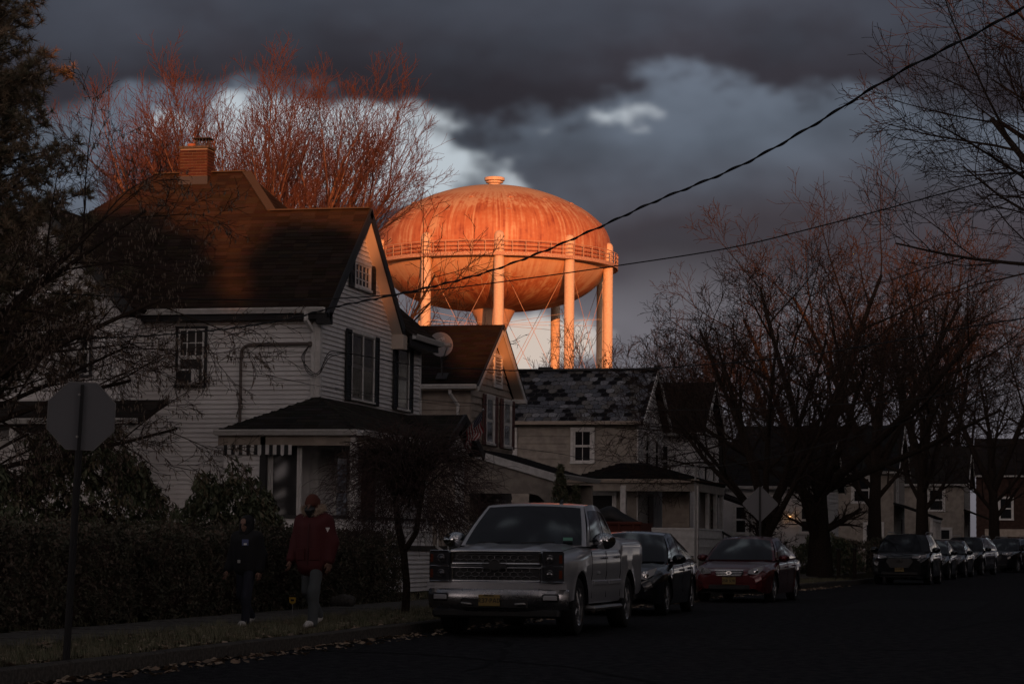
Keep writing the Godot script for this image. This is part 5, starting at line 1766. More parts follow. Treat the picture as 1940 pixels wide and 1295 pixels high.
	bush("hedge", "long clipped dark hedge along the back of the sidewalk", "hedge", V(-13.5, 0.23, -31.4), 31, func(r: RandomNumberGenerator) -> Vector3:
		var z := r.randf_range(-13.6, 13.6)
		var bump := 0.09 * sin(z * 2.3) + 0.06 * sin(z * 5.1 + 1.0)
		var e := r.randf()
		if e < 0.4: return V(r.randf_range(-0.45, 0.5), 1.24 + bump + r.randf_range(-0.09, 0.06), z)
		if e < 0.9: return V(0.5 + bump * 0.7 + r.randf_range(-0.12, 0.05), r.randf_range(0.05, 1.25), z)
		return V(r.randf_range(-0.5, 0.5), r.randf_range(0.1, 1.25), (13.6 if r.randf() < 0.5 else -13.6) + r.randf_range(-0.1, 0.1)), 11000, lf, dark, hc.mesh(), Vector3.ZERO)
	var ball := SphereMesh.new()
	ball.radius = 0.72
	ball.height = 1.5
	ball.radial_segments = 16
	ball.rings = 8
	var blob := func(rx: float, ry: float, rz: float) -> Callable:
		return func(r: RandomNumberGenerator) -> Vector3:
			var d := V(r.randf_range(-1, 1), r.randf_range(-0.5, 1), r.randf_range(-1, 1)).normalized()
			var l := 1.0 + 0.12 * sin(d.x * 9.0 + d.y * 7.0) + r.randf_range(-0.2, 0.06)
			return V(d.x * rx * l, ry * 0.75 + d.y * ry * l, d.z * rz * l)
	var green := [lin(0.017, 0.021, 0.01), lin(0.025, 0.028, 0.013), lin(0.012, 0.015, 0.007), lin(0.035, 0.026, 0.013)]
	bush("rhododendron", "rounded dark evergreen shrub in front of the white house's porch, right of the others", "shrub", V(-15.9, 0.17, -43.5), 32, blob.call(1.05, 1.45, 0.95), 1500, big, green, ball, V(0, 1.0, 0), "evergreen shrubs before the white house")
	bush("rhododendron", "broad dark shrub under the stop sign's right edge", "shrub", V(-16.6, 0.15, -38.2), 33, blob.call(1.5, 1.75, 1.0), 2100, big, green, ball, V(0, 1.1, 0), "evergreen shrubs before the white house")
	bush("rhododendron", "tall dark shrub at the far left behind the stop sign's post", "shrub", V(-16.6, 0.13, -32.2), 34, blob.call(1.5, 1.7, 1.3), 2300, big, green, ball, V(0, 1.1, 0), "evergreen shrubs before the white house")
	var cone := func(h: float, r0: float) -> Callable:
		return func(r: RandomNumberGenerator) -> Vector3:
			var f := pow(r.randf(), 1.2)
			var a := r.randf() * TAU
			var rr := r0 * (1.0 - pow(f, 1.3)) * (1.0 + 0.12 * sin(a * 3.0 + f * 9.0)) * r.randf_range(0.8, 1.05)
			return V(cos(a) * rr, h * f, sin(a) * rr)
	bush("arborvitae", "taller cone-shaped evergreen before the slate house's porch", "shrub", V(-13.3, 0.21, -60.9), 35, cone.call(3.25, 0.62), 1500, lf, green, null, Vector3.ZERO, "cone evergreens")
	bush("arborvitae", "shorter cone-shaped evergreen just right of the taller one", "shrub", V(-12.95, 0.21, -61.2), 36, cone.call(2.75, 0.5), 1100, lf, green, null, Vector3.ZERO, "cone evergreens")
	bush("low_shrub", "low dark shrub in front of the low white house, left of the street tree's trunk", "shrub", V(-9.9, 0.36, -93.5), 37, blob.call(1.3, 0.9, 1.0), 1100, big, green, null, Vector3.ZERO)
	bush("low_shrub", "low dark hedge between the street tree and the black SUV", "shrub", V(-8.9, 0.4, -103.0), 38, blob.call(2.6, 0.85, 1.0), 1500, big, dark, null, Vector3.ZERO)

func behind_camera() -> void:
	# unseen houses and evergreens added to block low sun; tree heights shape the shade
	rng.seed = 505
	var rg := RandomNumberGenerator.new()
	rg.seed = 19
	var tuft := needle_mesh(0.5, 44, rg)
	var where := "dense spruce, one of a row outside the picture"
	var p := conifer("spruce", where, V(-22, 0, 10), 71, 12.4, 2.6, 0.6, 32, 9, tuft, 14.0, "spruces outside the picture")
	rg.seed = 23
	for k in 69:
		var x := -24.0 + (k / 3) * 3.5 + 1.17 * (k % 3) + rg.randf_range(-0.4, 0.4)
		var s := rg.randf_range(1.02, 1.07) * (1.0 if x < 12.5 else 1.6)  # added trees, each height chosen for which walls and roofs it shades
		if x < -1.4: s *= 1.6
		if x > -1.4 and x < 8.7: s *= 1.08
		if x > 8.7 and x < 15.8: s = 1.06  # lower stretch lets sun through onto the tan house gable
		copy(p, where, V(x, 0, 8.0 + 2.6 * (k % 3) + rg.randf_range(-0.6, 0.6) + (3.0 if x > 13.0 else 0.0)), rg.randf() * TAU).scale = Vector3(1.4, s, 1.4)
	for k in 30:
		copy(p, where, V(21.0 + rg.randf_range(-1, 1), 0.1, -24.0 - 4.4 * k), rg.randf() * TAU).scale = Vector3(1.3, rg.randf_range(1.45, 1.65), 1.3)
	var hs := plain_house("house_behind", "plain white house outside the picture, behind the camera", V(8, 0, 54), 0, 9.0, 16.0, 6.0, 10.0, M.siding_white, Color(0.04, 0.035, 0.03), [["f", 2.5, 4.2, 0.9, 1.4], ["f", 6.0, 4.2, 0.9, 1.4]], 2.0, "houses outside the picture")  # added out of view as further sun blockers
	for k in 5:
		copy(hs, "plain white house outside the picture, behind the camera", V(28 + k * 20.0, 0, 54 + (k % 2) * 3.0), 0)

# ---------------------------------------------------------------- vehicles
func curve_at(keys: Array, z: float, col: int) -> float:
	for k in keys.size() - 1:
		if z <= keys[k + 1][0]:
			var t := clampf((z - keys[k][0]) / (keys[k + 1][0] - keys[k][0]), 0, 1)
			var p0: float = keys[maxi(k - 1, 0)][col]
			var p3: float = keys[mini(k + 2, keys.size() - 1)][col]
			var a: float = keys[k][col]
			var b: float = keys[k + 1][col]
			if keys[k].size() > 5: return lerpf(a, b, t)
			return clampf(cubic_interpolate(a, b, p0, p3, t), minf(a, b) - 0.02, maxf(a, b) + 0.02)
	return keys[-1][col]

func patch(f: Callable, s0: float, s1: float, t0: float, t1: float, ns: int, nt: int, inset := 0.0) -> Array:
	var rows := []
	for j in nt + 1:
		var r := []
		for k in ns + 1: r.append(f.call(lerpf(s0, s1, float(k) / ns), lerpf(t0, t1, float(j) / nt)))
		rows.append(r)
	return rows

var wheel_cache := {}
func wheel(parent: Node, at: Vector3, r: float, w: float, spokes: int, face: float, rim_m: Material) -> void:
	var key := "%.3f_%d" % [r, spokes]
	if not wheel_cache.has(key):
		var T := Transform3D(Basis(PZ, -PI / 2), Vector3.ZERO)
		var ty := Mb.new()
		var hw := w * 0.5
		ty.lathe(PackedVector2Array([Vector2(r * 0.62, -hw * 0.8), Vector2(r * 0.72, -hw), Vector2(r * 0.9, -hw), Vector2(r * 0.97, -hw * 0.88), Vector2(r, -hw * 0.6), Vector2(r, hw * 0.6), Vector2(r * 0.97, hw * 0.88), Vector2(r * 0.9, hw), Vector2(r * 0.72, hw), Vector2(r * 0.62, hw * 0.8)]), T, 32)
		var rm := Mb.new()
		rm.lathe(PackedVector2Array([Vector2(r * 0.05, -hw * 0.2), Vector2(r * 0.6, -hw * 0.15), Vector2(r * 0.62, hw * 0.9), Vector2(r * 0.67, hw * 0.98), Vector2(r * 0.665, hw * 0.8), Vector2(r * 0.6, hw * 0.6)]), T, 32)
		rm.lathe(PackedVector2Array([Vector2(r * 0.16, hw * 0.3), Vector2(r * 0.16, hw * 0.86), Vector2(r * 0.1, hw * 0.92), Vector2(0.002, hw * 0.93)]), T, 16)
		for k in spokes:
			var a := TAU * k / spokes
			var d := V(0, cos(a), sin(a))
			var s := V(0, -sin(a), cos(a))
			rm.bbox(d * r * 0.38 + V(hw * 0.66, 0, 0), V(0.04, r * 0.52, r * (0.17 if spokes < 7 else 0.1)), 0.012, Basis(PX, d, s) * Basis(PZ, 0.12))
		var disc := Mb.new()
		disc.lathe(PackedVector2Array([Vector2(0.02, -hw * 0.1), Vector2(r * 0.42, -hw * 0.1), Vector2(r * 0.42, 0.0), Vector2(0.02, 0.0)]), T, 20)
		wheel_cache[key] = [ty.mesh(), rm.mesh(), disc.mesh()]
	var m: Array = wheel_cache[key]
	var wn := part("wheel", m[0], M.rubber, parent)
	wn.position = at
	if face < 0: wn.rotation.y = PI
	part("rim", m[1], rim_m, wn)
	part("brake_disc", m[2], M.dark_steel, wn)

func body_shell(c: Dictionary) -> Dictionary:
	var keys: Array = c.keys           # [z from the front, centre height, shoulder height, half width, sill]
	var Lh: float = c.L * 0.5
	var zs := []
	for k in 61: zs.append(c.L * k / 60.0)
	for wz in c.axles:
		for k in 17: zs.append(wz + c.arch * cos(PI * k / 16.0) * 0.9999)
	for k in keys: zs.append(k[0])
	zs.sort()
	var rows := []
	var last := -1.0
	for z in zs:
		if z - last < 0.006: continue
		last = z
		var yc := curve_at(keys, z, 1)
		var ye := curve_at(keys, z, 2)
		var w := curve_at(keys, z, 3)
		var yb := curve_at(keys, z, 4)
		var arch := false
		for wz in c.axles:
			if absf(z - wz) < c.arch:
				yb = maxf(yb, c.wr + sqrt(c.arch * c.arch - (z - wz) * (z - wz)))
				arch = true
		var low := maxf(curve_at(keys, z, 4), 0.3)
		var half := [V(0, yc, 0), V(w * 0.34, yc - 0.004, 0), V(w * 0.62, yc - 0.10 * (yc - ye) + c.get("crease", 0.0), 0), V(w * 0.80, lerpf(yc, ye, 0.42), 0), V(w * 0.915, lerpf(yc, ye, 0.8), 0), V(w * 0.975, ye - 0.035, 0), V(w, ye - 0.11, 0), V(w * 1.0, lerpf(ye, low, 0.4), 0), V(w * 0.982, lerpf(ye, low, 0.5), 0), V(w * 0.99, lerpf(ye, low, 0.72), 0), V(w * 0.975, low + 0.02, 0), V(w * 0.94, curve_at(keys, z, 4), 0)]
		var n := half.size()
		for k in n:
			var y: float = half[k].y
			half[k].y = maxf(y, yb + (n - 1 - k) * 0.004)
			if arch and y < yb + 0.06: half[k].x = maxf(half[k].x, w * 0.99) + 0.012
		var row := []
		for k in n: row.append(V(-half[n - 1 - k].x, half[n - 1 - k].y, Lh - z))
		for k in range(1, n): row.append(V(half[k].x, half[k].y, Lh - z))
		rows.append(row)
	var m := Mb.new()
	m.grid(rows, true)
	for e in [0, rows.size() - 1]:
		var r: Array = rows[e]
		var q := r.size()
		for k in q / 2:
			if e == 0: m.quad(r[k], r[q - 1 - k], r[q - 2 - k], r[k + 1])
			else: m.quad(r[k], r[k + 1], r[q - 2 - k], r[q - 1 - k])
	return {"mesh": m}

func make_car(c: Dictionary) -> Node3D:
	var o := thing(c.called, c.label, c.cat, Vector3.ZERO, 0.0, c.get("group", ""))
	var Lh: float = c.L * 0.5
	var paint: Material = c.paint
	var b := body_shell(c)
	var body := part("body", b.mesh, paint, o)
	# underbody and wheel wells
	var ub := Mb.new()
	ub.box(V(0, c.clear + 0.14, -0.02), V(c.W * 0.8, 0.24, c.L * 0.9))
	part("underbody", ub, M.black_plastic, o)
	for wz in c.axles:
		for s in [-1.0, 1.0]:
			var wl := Mb.new()
			var pw := PackedVector2Array()
			for k in 13: pw.append(Vector2(cos(PI * k / 12.0), sin(PI * k / 12.0)) * c.arch * 0.99)
			for k in 13: pw.append(Vector2(-cos(PI * k / 12.0), sin(PI * k / 12.0)) * c.arch * 0.93)
			wl.prism(pw, Transform3D(Basis(PZ, Vector3.UP, -PX * 1.0), V(s * (c.W * 0.5 - 0.02) + (0.0 if s > 0 else 0.36), c.wr, Lh - wz)), 0.36)
			part("wheel_well", wl, M.black_plastic, o)
			wheel(o, V(s * (c.W * 0.5 - c.ww * 0.5 - 0.03), c.wr, Lh - wz), c.wr, c.ww, c.spokes, s, c.get("rim", M.alloy))
	# cabin
	var g: Dictionary = c.cab
	var yb: float = g.yb
	var yr: float = g.yr
	var zA0: float = Lh - g.a0
	var zA1: float = Lh - g.a1
	var zB1: float = Lh - g.b1
	var zB0: float = Lh - g.b0
	var wb: float = g.wb
	var wr: float = g.wr
	var bow: float = g.get("bow", 0.12)
	var ybr: float = g.get("ybr", yb)
	# all four faces share their edges
	var ws := func(s: float, t: float) -> Vector3:   # s -1..1 across, t 0..1 up
		var w := lerpf(wb, wr, pow(t, 1.15))
		var cs := 1.0 - s * s
		return V(s * w, lerpf(yb, yr, t) + 0.035 * cs * t + 0.02 * sin(PI * t), lerpf(zA0, zA1, t) + bow * cs * (1.0 - 0.5 * t))
	var bw := func(s: float, t: float) -> Vector3:
		var w := lerpf(wb * 0.97, wr * 0.98, pow(t, 1.15))
		var cs := 1.0 - s * s
		return V(s * w, lerpf(ybr, yr - 0.02, t) + 0.03 * cs * t, lerpf(zB0, zB1, t) - bow * 0.6 * cs * (1.0 - 0.5 * t))
	var rf := func(s: float, t: float) -> Vector3:   # t 0 front, 1 rear
		var a: Vector3 = ws.call(s, 1.0)
		var e: Vector3 = bw.call(s, 1.0)
		return a.lerp(e, t) + V(0, 0.055 * sin(PI * t) * g.get("crown", 1.0), 0)
	var sd := func(s: float, t: float) -> Vector3:   # right side: s 0 front..1 rear, t up
		var a: Vector3 = ws.call(1.0, t)
		var e: Vector3 = bw.call(1.0, t)
		var p := a.lerp(e, s)
		p.y += 0.055 * sin(PI * s) * g.get("crown", 1.0) * t
		p.x += 0.03 * sin(PI * s) + 0.025 * sin(PI * t)
		return p
	var cb := Mb.new()
	cb.grid(patch(ws, -1, 1, 0, 1, 12, 6))
	cb.grid(patch(bw, -1, 1, 0, 1, 12, 6), true)
	cb.grid(patch(rf, -1, 1, 0, 1, 12, 10))
	cb.grid(patch(sd, 0, 1, 0, 1, 14, 6), true)
	var mir := func(s: float, t: float) -> Vector3:
		var p: Vector3 = sd.call(s, t)
		return V(-p.x, p.y, p.z)
	cb.grid(patch(mir, 0, 1, 0, 1, 14, 6))
	part("cabin", cb, paint, o)
	var off := func(f: Callable, out: Vector3) -> Callable:
		return func(s: float, t: float) -> Vector3: return f.call(s, t) + out
	var wsg := Mb.new()
	wsg.grid(patch(off.call(ws, V(0, 0.006, 0.009)), -0.93, 0.93, g.get("wt0", 0.02), 0.93, 12, 6))
	part("windshield", wsg, M.glass_car, o)
	var bgl := Mb.new()
	bgl.grid(patch(off.call(bw, V(0, 0.006, -0.009)), -0.9, 0.9, 0.1, 0.9, 12, 6), true)
	part("rear_window", bgl, M.glass_car, o)
	for side in [1.0, -1.0]:
		var f := func(s: float, t: float) -> Vector3:
			var p: Vector3 = sd.call(s, t)
			return V((p.x + 0.007) * side, p.y, p.z)
		var edge: Array = []
		for w in g.wins:
			var wg := Mb.new()
			wg.grid(patch(f, w[0], w[1], 0.1, 0.86, 8, 4), side > 0)
			part("side_window", wg, M.glass_car, o)
		# door seams and handles
		for dz in c.seams:
			var x: float = curve_at(c.keys, dz, 3) + 0.0005
			var top: float = curve_at(c.keys, dz, 2)
			var mb := Mb.new()
			mb.tube(PackedVector3Array([V(side * x * 0.985, top - 0.03, Lh - dz), V(side * x * 1.0, top - 0.12, Lh - dz), V(side * x * 1.0, lerpf(top, 0.3, 0.4), Lh - dz), V(side * x * 0.982, lerpf(top, 0.3, 0.5), Lh - dz - 0.01), V(side * x * 0.985, c.clear + 0.22, Lh - dz - 0.01)]), PackedFloat32Array([0.0045]), 4)
			part("door_seam", mb, M.black_plastic, o)
		for dz in c.handles:
			var x: float = curve_at(c.keys, dz, 3)
			var hy: float = curve_at(c.keys, dz, 2) - 0.13
			var mb := Mb.new()
			mb.bbox(V(side * (x + 0.028), hy, Lh - dz), V(0.024, 0.035, 0.2), 0.01)
			mb.bbox(V(side * (x + 0.01), hy, Lh - dz + 0.085), V(0.04, 0.03, 0.025), 0.008)
			mb.bbox(V(side * (x + 0.01), hy, Lh - dz - 0.085), V(0.04, 0.03, 0.025), 0.008)
			part("door_handle", mb, c.get("handle", paint), o)
		# mirrors
		var ms: float = c.mirror
		var mp := V(side * (wb + 0.14 * ms), yb + 0.06 * ms, zA0 - 0.35)
		var mm := Mb.new()
		var T := Transform3D(Basis(Vector3.UP, 0.0).scaled(V(0.13, 0.09, 0.07) * ms), mp)
		var sp := PackedVector2Array()
		for k in 9: sp.append(Vector2(maxf(sin(PI * k / 8.0), 0.001), -cos(PI * k / 8.0)))
		mm.lathe(sp, T, 16)
		var mo := part("mirror", mm, c.get("mirror_mat", paint), o)
		var ma := Mb.new()
		ma.bbox(mp + V(-side * 0.13 * ms, -0.06 * ms, 0), V(0.16 * ms, 0.05, 0.06), 0.015)
		part("mirror_arm", ma, M.black_plastic, mo)
	return o

func text_part(called: String, s: String, size: float, at: Transform3D, m: Material, parent: Node, depth := 0.003) -> void:
	var tm := TextMesh.new()
	tm.text = s
	var fnt := SystemFont.new()
	fnt.font_names = PackedStringArray(["Droid Sans"])
	fnt.font_weight = 700
	tm.font = fnt
	tm.font_size = 16
	tm.pixel_size = size / 16.0
	tm.depth = depth
	part(called, tm, m, parent).transform = at

func plate(parent: Node, at: Vector3, s: String, tilt := 0.0) -> void:
	var mb := Mb.new()
	mb.bbox(at, V(0.305, 0.155, 0.008), 0.004, Basis(PX, tilt))
	var p := part("license_plate", mb, M.plate, parent)
	text_part("plate_number", s, 0.082, Transform3D(Basis(PX, tilt), at + V(0, -0.004, 0.005)), M.plate_ink, p, 0.002)
	text_part("plate_state", "NEW JERSEY", 0.026, Transform3D(Basis(PX, tilt), at + V(0, 0.062, 0.005)), M.plate_ink, p, 0.002)

func arc_band(mb: Mb, x0: float, x1: float, y: float, z: float, h: float, d: float, bow: float, n := 12) -> void:
	# a horizontal bar that follows the bowed nose
	for k in n:
		var a := lerpf(x0, x1, float(k) / n)
		var b := lerpf(x0, x1, float(k + 1) / n)
		var za := z - bow * a * a
		var zb := z - bow * b * b
		mb.bar(V(a, y, za), V(b, y, zb), d, h, Vector3.UP)

func arc_tube(mb: Mb, x0: float, x1: float, y: float, z: float, r: float, bow: float) -> void:
	var q := PackedVector3Array()
	for k in 17:
		var x := lerpf(x0, x1, k / 16.0)
		q.append(V(x, y, z - bow * x * x))
	mb.tube(q, PackedFloat32Array([r]), 12)

func pickup() -> void:
	var silver: StandardMaterial3D = mat("paint_silver", Color(0.54, 0.54, 0.57), 0.3, 0.4)
	silver.clearcoat_enabled = true
	silver.clearcoat = 0.8
	silver.clearcoat_roughness = 0.08
	var c := {"called": "pickup_truck", "label": "silver crew cab pickup truck with big chrome grille parked nearest at the kerb", "cat": "pickup truck", "L": 5.84, "W": 2.0, "clear": 0.28, "wr": 0.405, "ww": 0.27, "arch": 0.49, "axles": [0.98, 4.62], "spokes": 5, "paint": silver, "crease": 0.018,
		"keys": [[0.0, 1.12, 1.04, 0.90, 0.58], [0.05, 1.155, 1.06, 0.955, 0.56], [0.25, 1.2, 1.09, 0.985, 0.5], [0.9, 1.235, 1.13, 1.0, 0.42], [1.5, 1.265, 1.17, 1.0, 0.42], [1.75, 1.275, 1.2, 1.0, 0.42], [3.9, 1.3, 1.23, 1.0, 0.42], [3.95, 1.36, 1.31, 1.0, 0.44], [4.05, 1.37, 1.345, 1.0, 0.46], [5.5, 1.385, 1.36, 1.0, 0.5], [5.78, 1.38, 1.35, 0.985, 0.55], [5.84, 1.36, 1.33, 0.96, 0.6]],
		"cab": {"yb": 1.24, "yr": 1.83, "a0": 1.62, "a1": 2.42, "b1": 3.62, "b0": 3.93, "wb": 0.93, "wr": 0.72, "bow": 0.13, "wins": [[0.07, 0.47], [0.52, 0.9]], "crown": 0.7},
		"seams": [1.72, 2.78, 3.86], "handles": [2.6, 3.6], "handle": M.chrome, "mirror": 1.35, "mirror_mat": M.chrome}
	var o := make_car(c)
	var f := 2.92
	# grille: chrome bars with hexagon mesh between
	var back := Mb.new()
	back.bbox(V(0, 0.955, f - 0.01), V(1.26, 0.46, 0.04), 0.01)
	part("grille_recess", back, M.trim_black, o)
	var ch := Mb.new()
	arc_tube(ch, -0.64, 0.64, 1.155, f + 0.04, 0.03, 0.06)
	arc_tube(ch, -0.62, 0.62, 0.985, f + 0.045, 0.026, 0.06)
	arc_tube(ch, -0.64, 0.64, 0.935, f + 0.05, 0.011, 0.06)
	arc_tube(ch, -0.62, 0.62, 0.75, f + 0.04, 0.02, 0.06)
	for s in [-1.0, 1.0]:
		ch.bbox(V(s * 0.625, 1.07, f + 0.02), V(0.045, 0.16, 0.05), 0.012)
		ch.bbox(V(s * 0.62, 0.845, f + 0.015), V(0.03, 0.17, 0.05), 0.012)
	part("grille_bars", ch, M.chrome, o)
	var hx := Mb.new()
	for blk in [[1.02, 1.13], [0.79, 0.92]]:
		var y: float = blk[0]
		var row := 0
		while y < blk[1]:
			var x := -0.57 + (0.055 if row % 2 else 0.0)
			while x < 0.56:
				var zz: float = f + 0.03 - 0.06 * x * x
				for e in 3:
					var a := PI / 6 + PI / 3 * e
					var q := V(cos(a), sin(a), 0)
					var q2 := V(cos(a + PI / 3), sin(a + PI / 3), 0)
					hx.tube(PackedVector3Array([V(x, y, zz) + V(q.x * 0.06, q.y * 0.036, 0), V(x, y, zz) + V(q2.x * 0.06, q2.y * 0.036, 0)]), PackedFloat32Array([0.0075]), 6, false)
				x += 0.11
			y += 0.056
			row += 1
	stuff(part("grille_mesh", hx, M.dark_chrome, o))
	# cross-shaped emblem
	var bt := Mb.new()
	bt.prism(PackedVector2Array([Vector2(-0.165, -0.032), Vector2(-0.06, -0.032), Vector2(-0.066, -0.06), Vector2(0.075, -0.06), Vector2(0.083, -0.032), Vector2(0.175, -0.032), Vector2(0.155, 0.032), Vector2(0.06, 0.032), Vector2(0.066, 0.06), Vector2(-0.075, 0.06), Vector2(-0.083, 0.032), Vector2(-0.185, 0.032)]), Transform3D(Basis(), V(0, 0.965, f + 0.07)), 0.025)
	part("emblem", bt, M.trim_black, o)
	# stacked headlights
	for s in [-1.0, 1.0]:
		var hb := Mb.new()
		var yaw := Basis(Vector3.UP, s * 0.22)
		hb.bbox(V(s * 0.80, 0.955, f - 0.015), V(0.30, 0.42, 0.14), 0.02, yaw)
		var hl := part("headlight", hb, M.lamp_dark, o)
		for q in [1.06, 0.85]:
			var lens := Mb.new()
			lens.lathe(PackedVector2Array([Vector2(0.06, 0), Vector2(0.06, 0.024), Vector2(0.052, 0.026), Vector2(0.048, 0.01), Vector2(0.03, 0.024), Vector2(0.002, 0.03)]), Transform3D(yaw * Basis(PX, PI / 2), V(s * 0.765, q, f + 0.055)), 18)
			part("projector", lens, M.lamp_ring, hl)
			var am := Mb.new()
			am.bbox(V(s * 0.91, q, f + 0.005), V(0.06, 0.13, 0.06), 0.012, yaw)
			part("side_marker", am, M.amber, hl)
		var bar := Mb.new()
		bar.bbox(V(s * 0.80, 0.955, f + 0.058), V(0.30, 0.02, 0.02), 0.006, yaw)
		bar.bbox(V(s * 0.80, 0.745, f + 0.058), V(0.30, 0.02, 0.03), 0.006, yaw)
		bar.bbox(V(s * 0.80, 1.165, f + 0.055), V(0.29, 0.016, 0.03), 0.006, yaw)
		part("headlight_trim", bar, M.chrome, hl)
	# painted valance and chrome bumper
	var pv := Mb.new()
	arc_band(pv, -0.98, 0.98, 0.69, f + 0.02, 0.09, 0.12, 0.1, 16)
	part("bumper_cap", pv, silver, o)
	var bp := Mb.new()
	var bprof := [[0.645, 0.03], [0.625, 0.07], [0.53, 0.088], [0.42, 0.075], [0.35, 0.03]]
	var rows := []
	for q in bprof:
		var r := []
		for k in 25:
			var x := lerpf(-1.0, 1.0, k / 24.0)
			r.append(V(x, q[0] + 0.02 * smoothstep(0.45, 0.65, absf(x)) * (0 if q[0] > 0.5 else 1), f + 0.05 + q[1] - 0.12 * x * x - 0.14 * pow(absf(x), 8)))
		rows.append(r)
	bp.grid(rows, true)
	part("bumper", bp, M.chrome_worn, o)
	var slot := Mb.new()
	slot.bbox(V(0, 0.45, f + 0.108), V(0.95, 0.15, 0.05), 0.02)
	for s in [-1.0, 1.0]: slot.bbox(V(s * 0.78, 0.53, f + 0.055), V(0.24, 0.11, 0.05), 0.02, Basis(Vector3.UP, s * 0.2))
	slot.bbox(V(0, 0.31, f - 0.02), V(1.8, 0.12, 0.16), 0.03)
	part("bumper_openings", slot, M.black_plastic, o)
	for s in [-1.0, 1.0]:
		var fg := Mb.new()
		fg.bbox(V(s * 0.78, 0.53, f + 0.075), V(0.2, 0.075, 0.03), 0.02, Basis(Vector3.UP, s * 0.2))
		part("fog_lamp", fg, M.lamp_clear, o)
		var hook := Mb.new()
		hook.tube(PackedVector3Array([V(s * 0.32, 0.43, f + 0.1), V(s * 0.32, 0.44, f + 0.2), V(s * 0.44, 0.45, f + 0.2), V(s * 0.44, 0.44, f + 0.1)]), PackedFloat32Array([0.016]), 6)
		part("tow_hook", hook, M.steel, o)
	plate(o, V(-0.06, 0.49, f + 0.15), "R37·PAD")
	# running boards, mouldings, aerial fin, stickers, wipers, antenna
	for s in [-1.0, 1.0]:
		var rb := Mb.new()
		rb.bbox(V(s * 0.99, 0.36, 0.28), V(0.17, 0.06, 2.1), 0.025)
		rb.bar(V(s * 0.7, 0.42, 1.0), V(s * 0.98, 0.37, 1.0), 0.06, 0.03)
		rb.bar(V(s * 0.7, 0.42, -0.5), V(s * 0.98, 0.37, -0.5), 0.06, 0.03)
		part("running_board", rb, M.steel, o)
		for q in [[0.62, 0.95], [-0.47, 0.95]]:
			var mo := Mb.new()
			mo.bbox(V(s * 1.0, 0.72, q[0]), V(0.03, 0.07, q[1]), 0.012)
			part("door_moulding", mo, silver, o)
		text_part("door_badge", "SILVERADO", 0.06, Transform3D(Basis(Vector3.UP, s * PI / 2), V(s * 1.006, 0.86, 0.75)), M.chrome, o)
	var fin := Mb.new()
	fin.prism(PackedVector2Array([Vector2(-0.09, 0), Vector2(0.09, 0), Vector2(0.05, 0.03), Vector2(-0.07, 0.075)]), Transform3D(Basis(Vector3.UP, -PI / 2), V(0.36, 1.86, 0.32)), 0.03)
	part("roof_aerial", fin, M.black_plastic, o)
	var st := Mb.new()
	st.bbox(V(0.0, 1.745, 0.715), V(0.12, 0.04, 0.004), 0.001, Basis(PX, -0.95))
	part("toll_tag", st, M.trim_white, o)
	var st2 := Mb.new()
	st2.bbox(V(0.66, 1.345, 1.315), V(0.14, 0.07, 0.004), 0.001, Basis(Vector3.UP, 0.2) * Basis(PX, -0.9))
	part("inspection_sticker", st2, mat("sticker_green", Color(0.12, 0.3, 0.22), 0.6), o)
	for x in [-0.5, 0.15]:
		var wp := Mb.new()
		wp.tube(PackedVector3Array([V(x - 0.15, 1.285, 1.5 - 0.14 * absf(x)), V(x + 0.35, 1.3, 1.48 - 0.14 * absf(x))]), PackedFloat32Array([0.009]), 5)
		part("wiper", wp, M.black_plastic, o)
	# raised ribs on the bonnet
	for s in [-1.0, 1.0]:
		var hr := []
		for j in 9:
			var t := j / 8.0
			var z := f - 0.15 - 1.25 * t
			var y := curve_at(c.keys, f - z, 1)
			var r := []
			for k in 7:
				var u := k / 6.0
				r.append(V(s * (0.24 + 0.34 * u + 0.04 * t), y - 0.006 + 0.03 * sin(PI * u) * smoothstep(0, 0.25, t), z))
			hr.append(r)
		var mb := Mb.new()
		mb.grid(hr, s > 0)
		part("bonnet_rib", mb, silver, o)
	var gap := Mb.new()
	for s in [-1.0, 1.0]: gap.tube(PackedVector3Array([V(s * 0.83, 1.135, f - 0.12), V(s * 0.87, 1.195, f - 0.6), V(s * 0.885, 1.235, f - 1.3)]), PackedFloat32Array([0.005]), 4)
	part("bonnet_gap", gap, M.black_plastic, o)
	o.position = V(-8.0, gy(-35.5), -35.45)

func lamp_pair(o: Node3D, pts: Array, depth: float, at: Vector3, yaw: float, m: Material, eye := 0.05) -> void:
	for s in [-1.0, 1.0]:
		var pl := PackedVector2Array()
		for p in pts: pl.append(Vector2(p[0] * s, p[1]))
		if s < 0: pl.reverse()
		var B := Basis(Vector3.UP, s * yaw) * Basis(PX, -0.25)
		var mb := Mb.new()
		mb.prism(pl, Transform3D(B, V(at.x * s, at.y, at.z)), depth)
		var h := part("headlight", mb, m, o)
		var e := Mb.new()
		e.lathe(PackedVector2Array([Vector2(eye, 0), Vector2(eye, 0.014), Vector2(eye * 0.8, 0.016), Vector2(eye * 0.4, 0.02), Vector2(0.002, 0.024)]), Transform3D(B * Basis(PX, PI / 2), V(at.x * s, at.y, at.z) + B * V(0.02 * s, 0.0, depth - 0.002)), 16)
		part("projector", e, M.chrome, h)

